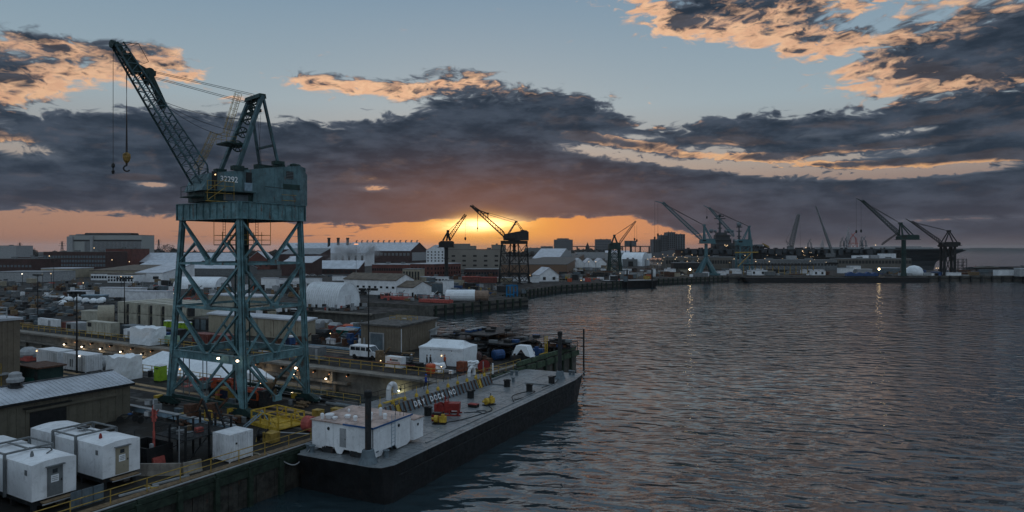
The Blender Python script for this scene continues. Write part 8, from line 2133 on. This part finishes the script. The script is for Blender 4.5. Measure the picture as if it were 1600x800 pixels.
for pL, pR, y, yt, mw, mr, r_, l in ((1040, 1056, 429, 421, M_white, M_roofw, 0, 'white site cabin left of the teal crane on the far quay'), (1021, 1024.5, 432, 421, M_whitec, M_roofw, 0, 'small white tower cabin at the left end of the far quay'), (1013, 1025, 431, 424, M_greyl, M_roofw, 0, 'pale cabin at the left end of the far quay'), (1101, 1108, 431.5, 426, M_white, M_roofw, 0, 'tiny white cabin under the legs of the teal crane'),
                                     (1121, 1135, 430, 424.5, M_whitec, M_roofw, 0, 'low white cabin right of the teal crane legs'), (1143, 1157, 428, 421, M_white, M_roofw, 0, 'square white cabin between the teal crane and the long white one'), (1171, 1199, 430, 423, M_white, M_roofw, 0, 'long white cabin with two dark windows on the far quay'), (1270, 1290, 430, 424, M_white, M_roofw, 0, 'white cabin with two windows, nearer of the overlapping pair'), (1255, 1288, 427, 422, M_whitec, M_roofw, 0, 'long white cabin behind the two-windowed one'),
                                     (1313, 1333, 427, 419, M_white, M_roofg, 0, 'white block cabin left of the blue equipment on the far quay'), (1340, 1363, 427, 421, M_greyl, M_roofw, 0, 'pale trailer left of the bright far-quay lamp'), (1375, 1406, 427, 419, M_slate, M_roofw, 0, 'slate and white tank trailers below the bow'), (1327, 1345, 422, 416, M_white, M_roofw, 0, 'white cabin on stilts below the pier building'), (1560, 1592, 431, 422, M_white, M_roofg, 0, 'white shed near the right edge on the far quay'),
                                     (1584, 1640, 430, 418.5, M_dark, M_roofd, 0, 'dark boat shed at the right edge'), (1593, 1640, 432, 420, M_greyl, M_roofw, 0, 'pale trailer in front of the boat shed at the right edge'), (1479, 1502, 431, 426.5, M_white, M_roofw, 0, 'low white container right of the arched crane'), (1500, 1520, 430.5, 427, M_rust, M_rust, 0, 'rust red container row right of the arched crane'), (1450, 1466, 431, 427, M_white, M_roofg, 0, 'white and black box left of the blue cabin')):
    fq(l, pL, pR, y, yt, mw, mr, dep=5, wins=(1, 2, 1.4, 1.6, M_black, .3, .8) if 'window' in l else None, nm='site_cabin', cat='cabin')
fq('bright blue cabin below the bow at the right', 1460, 1471, 431, 425.5, M_blue, M_blue, dep=4, nm='site_cabin', cat='cabin')
for pL, pR, y, yt, l in ((1323, 1352, 432, 425, 'left of the blue tarpaulined machines on the far quay'), (1352, 1373, 432, 426, 'right of the blue tarpaulined machines on the far quay')):
    p = G(pL, y); w = (pR - pL) / F * p.y; t = thing('covered_machine', l, 'machine', p, 0); part(t, 'cover', MB().extr([(0, 0), (w, 0), (w * .95, 1.8), (w * .7, 2.6), (w * .5, 1.6), (w * .25, 3.0), (.5, 2.0)], 0, 3), M_blue); part(t, 'skid', MB().box(-.2, w + .2, -.2, 3.2, 0, .3), M_black)
t = thing('radome', 'white dome tent below the bow of the ship', 'dome', G(1432.5, 431), 0)
part(t, 'dome', MB().lathe([(5.2, 0), (5.4, 2.5), (4.6, 4.8), (2.8, 6.2), (.4, 6.8)], (0, 3, 0), 16), M_whitet, smooth=True); part(t, 'dome_skirt', MB().box(-9, 9, -1, 6, 0, 1.8), M_greyl)
# yellow gangway truss and scaffold
t = thing('gangway_truss', 'long dark gangway truss with yellow legs on the far quay', 'gangway', wz(1162, 414, 470), 0)
z0 = -(HC - (414 - 388) / F * 470)
part(t, 'truss_deck', MB().box(0, 48, -1, 1, -.4, .5), M_black); lm = MB().box(-.2, .2, -.2, .2, z0, -.4).mesh('truss_leg', M_yeld)
for i in range(13): part(t, 'truss_leg', lm, None, (i * 4, 0, 0))
part(t, 'truss_boom', MB().beam((-4, 0, -1), (5, 0, 8), .5).beam((-6, 0, 8.6), (10, 0, 8.8), .8), M_yeld)
m = MB()
for i in range(12): m.beam((i * 4, -.9, -.3), (i * 4 + 4, -.9, -4), .15)
part(t, 'truss_brace', m, M_dark, stuff=True)
t = thing('scaffold', 'open steel scaffold tower right of the arched crane', 'scaffold', G(1496, 424), 0)
um = MB().tube((0, 0, 0), (0, 0, 9.8), .25, 5).mesh('upright', M_dark)
for i in range(3):
    for j in range(2): part(t, 'upright', um, None, (i * 3.6, j * 4, 0))
for k in range(4): part(t, 'ledger', MB().box(-.1, 7.3, -.2, .1, 2.2 + k * 2.4, 2.5 + k * 2.4).box(-.1, 7.3, 3.9, 4.2, 2.2 + k * 2.4, 2.5 + k * 2.4), M_dark)
part(t, 'brace', MB().beam((0, 0, 0), (3.6, 0, 4.8), .2).beam((3.6, 0, 4.8), (7.2, 0, 9.6), .2).beam((7.2, 0, 0), (3.6, 0, 4.8), .2), M_dark)
# low jetties and booms in the water at right
for y, x0_, x1_, l, zz in ((545, 340, 470, 'dark jetty running right from below the bow', 1.2), (640, 400, 560, 'thin pontoon line in the water at the right, far one', .6), (575, 380, 520, 'thin pontoon line in the water at the right, middle one', .5)):
    t = thing('jetty', l, 'jetty', (x0_, y, -3.5), R(1.5)); L_ = x1_ - x0_
    part(t, 'jetty_deck', MB().box(0, L_, -1, 1, zz, zz + .35), M_dark); pm = MB().box(-.25, .25, -1, 1, -2, zz + 1.2).mesh('jetty_post', M_dark)
    for i in range(int(L_ / 6)): part(t, 'jetty_post', pm, None, (i * 6, 0, 0))
t = thing('breakwater', 'low dark stone breakwater in the water at the right', 'breakwater', (465, 700, -3.5), R(-6)); part(t, 'stone_bank', MB().extr([(0, 0), (85, 0), (80, 2.0), (50, 3.0), (22, 2.6), (3, 2.4)], 0, 6), M_dark)
part(t, 'stone_heap', MB().ball((20, 0, 2), 14, 3, 1.2, 10, 5, .3), M_concd)
for i, (px, mt, l) in enumerate(((1524, M_red, 'small red buoy float left of the dark one'), (1534.5, M_black, 'small dark float in the water at the right'))):
    p = G(px, 419, -3.5); t = thing('float', l, 'float', p, 0); part(t, 'float_body', MB().ball((0, 0, .8), 2.4, 1.5, 1.4), mt); part(t, 'float_mast', MB().tube((0, 0, 1.5), (0, 0, 4), .15, 5), M_black)
clutter(70, 1058, 1345, 424, 430.5, 'on the far quay below the ship', LT + DK, 1.5, 5.5, 2.6, 21)
clutter(70, 1345, 1600, 425.5, 431, 'on the far quay at the right', DK + [(M_greyl, 'pale'), (M_rust, 'rusty'), (M_slate, 'slate'), (M_blue, 'blue')], 1.5, 5, 2.4, 22)
clutter(44, 1022, 1100, 421, 433, 'on the far quay left of the teal crane', LT + DK, 1.5, 5, 3, 23)
# lamps far away
def far_lamp(px, py, d, r, mt, label, grp):
    r *= .62
    p = wz(px, py, d); t = thing('lamp', label, 'lamp', (p.x, p.y, 0), 0, grp)
    part(t, 'lamp_glass', MB().ball((0, 0, p.z), r, n=6, m=4), mt)
    if p.z > 0.5: part(t, 'lamp_pole', MB().tube((0, .3, 0), (0, .3, p.z), .12, 4), M_black)
far_lamp(1078, 421, 446, 1.0, L_lobe, 'bright lamp at the water front left of the teal crane', None) if False else None
for px, py, l in ((1078, 421, 'bright warm lamp at the water front left of the teal crane'), (1373.5, 420.5, 'bright greenish lamp at the water front below the bow')):
    p = wz(px, py, 441.5); t = thing('lamp', l, 'lamp', (p.x, p.y, 0), 0); part(t, 'lamp_glass', MB().ball((0, 0, p.z), .62, n=8, m=5), lamp('lamp_quay', (1, .72, .38), 16.0)); part(t, 'lamp_pole', MB().tube((0, .5, 0), (0, .5, p.z), .15, 5), M_black)
for i in range(12): far_lamp(1331.5 + i * 6.1, 409.6, 583, .42, L_far, 'small lamp in the even row along the grey pier building', 'row of lamps along the pier building')
for i in range(7): far_lamp(1140 + i * 7.3, 410.2, 583, .40, L_far, 'small lamp along the left pier building', 'row of lamps along the left pier building')
for i in range(26): far_lamp(rnd.uniform(1026, 1110), rnd.uniform(396, 414), 560, .36, L_far, 'tiny lamp in the dark yard left of and behind the teal crane', 'lamps around the teal crane')
for px, py, r in ((1181, 408.5, .6), (1202, 408.6, .65), (1055, 405, .5), (1266, 408, .5), (1291, 410, .5), (1204, 422.5, .55), (1206, 422.5, .5), (1463, 419, .6), (1466, 419, .5), (1195, 404, .4), (1147, 404.5, .5), (1164, 399, .5)):
    far_lamp(px, py, 560, r, L_far, 'small warm lamp among the sheds of the far quay', 'scattered lamps of the far quay')
for px, py in ((920, 409), (931, 409), (945, 425), (969, 427), (973.5, 430), (955, 435), (908, 438), (1022, 401), (1012, 405), (828, 430)):
    far_lamp(px, py, 19206 / (py - 388) * .93 if py > 412 else 560, .36 if py > 412 else .5, L_far, 'small lamp in the yard right of the second big crane', 'lamps right of the second big crane')
for px, py, d in ((34.5, 428, 330), (66, 429, 330), (79.5, 427.5, 330), (130, 442, 260), (189, 432, 300), (206, 432.5, 300), (202, 409, 560), (232, 455.5, 240), (271, 458.5, 240), (77, 400, 560), (175, 406, 560), (147, 387.5, 640), (53, 478, 200), (335, 463, 240), (320, 478, 190)):
    far_lamp(px, py, d, d * .0011, L_white if px in (34.5, 66, 232, 271) else L_far, 'small lamp in the left yard between the dock and the brick factory', 'lamps of the left yard')

# ================================================================ STEAM AND AIR
def steam(name, label, c, r, dens, seed, sc):
    m = bpy.data.materials.new('steam'); m.use_nodes = True; nt = m.node_tree; nt.nodes.clear(); E.nt = nt
    out = nt.nodes.new('ShaderNodeOutputMaterial'); pv = nt.nodes.new('ShaderNodeVolumePrincipled')
    pv.inputs['Color'].default_value = (.9, .9, .92, 1); pv.inputs['Anisotropy'].default_value = .3
    tc = nt.nodes.new('ShaderNodeTexCoord'); o = E(tc.outputs['Object'])
    ge = nt.nodes.new('ShaderNodeNewGeometry'); n = noise(E(ge.outputs['Position']), sc, 3, .6, .4)
    L = nt.nodes.new('ShaderNodeVectorMath'); L.operation = 'LENGTH'; nt.links.new(o.v, L.inputs[0])
    f = sstep(E(L.outputs['Value']), 1.0, .25)
    nt.links.new((sstep(n, .42, .68) * f * dens).v, pv.inputs['Density']); nt.links.new(pv.outputs[0], out.inputs['Volume'])
    mb = MB().ball((0, 0, 0), 1, 1, 1, 12, 8)
    ob = obj(name, mb, m, None, c); ob.scale = r; ob['kind'] = 'stuff'; ob['label'] = label
steam('steam', 'white steam drifting round the white power station', wz(548, 391, 640), (34, 12, 13), .35, 1, .05)
steam('steam', 'thin steam rising left of the white power station', wz(514, 403, 560), (20, 8, 9), .30, 2, .08)
HAZE = True
if HAZE:
    m = bpy.data.materials.new('haze'); m.use_nodes = True; nt = m.node_tree; nt.nodes.clear()
    out = nt.nodes.new('ShaderNodeOutputMaterial'); pv = nt.nodes.new('ShaderNodeVolumePrincipled')
    pv.inputs['Color'].default_value = (.95, .93, .92, 1); pv.inputs['Density'].default_value = .00004; pv.inputs['Anisotropy'].default_value = .45
    nt.links.new(pv.outputs[0], out.inputs['Volume'])
    ob = obj('haze', MB().box(-7000, 15000, -400, 15000, -16, 75), m); ob['kind'] = 'stuff'; ob['label'] = 'thin evening haze over the harbour'
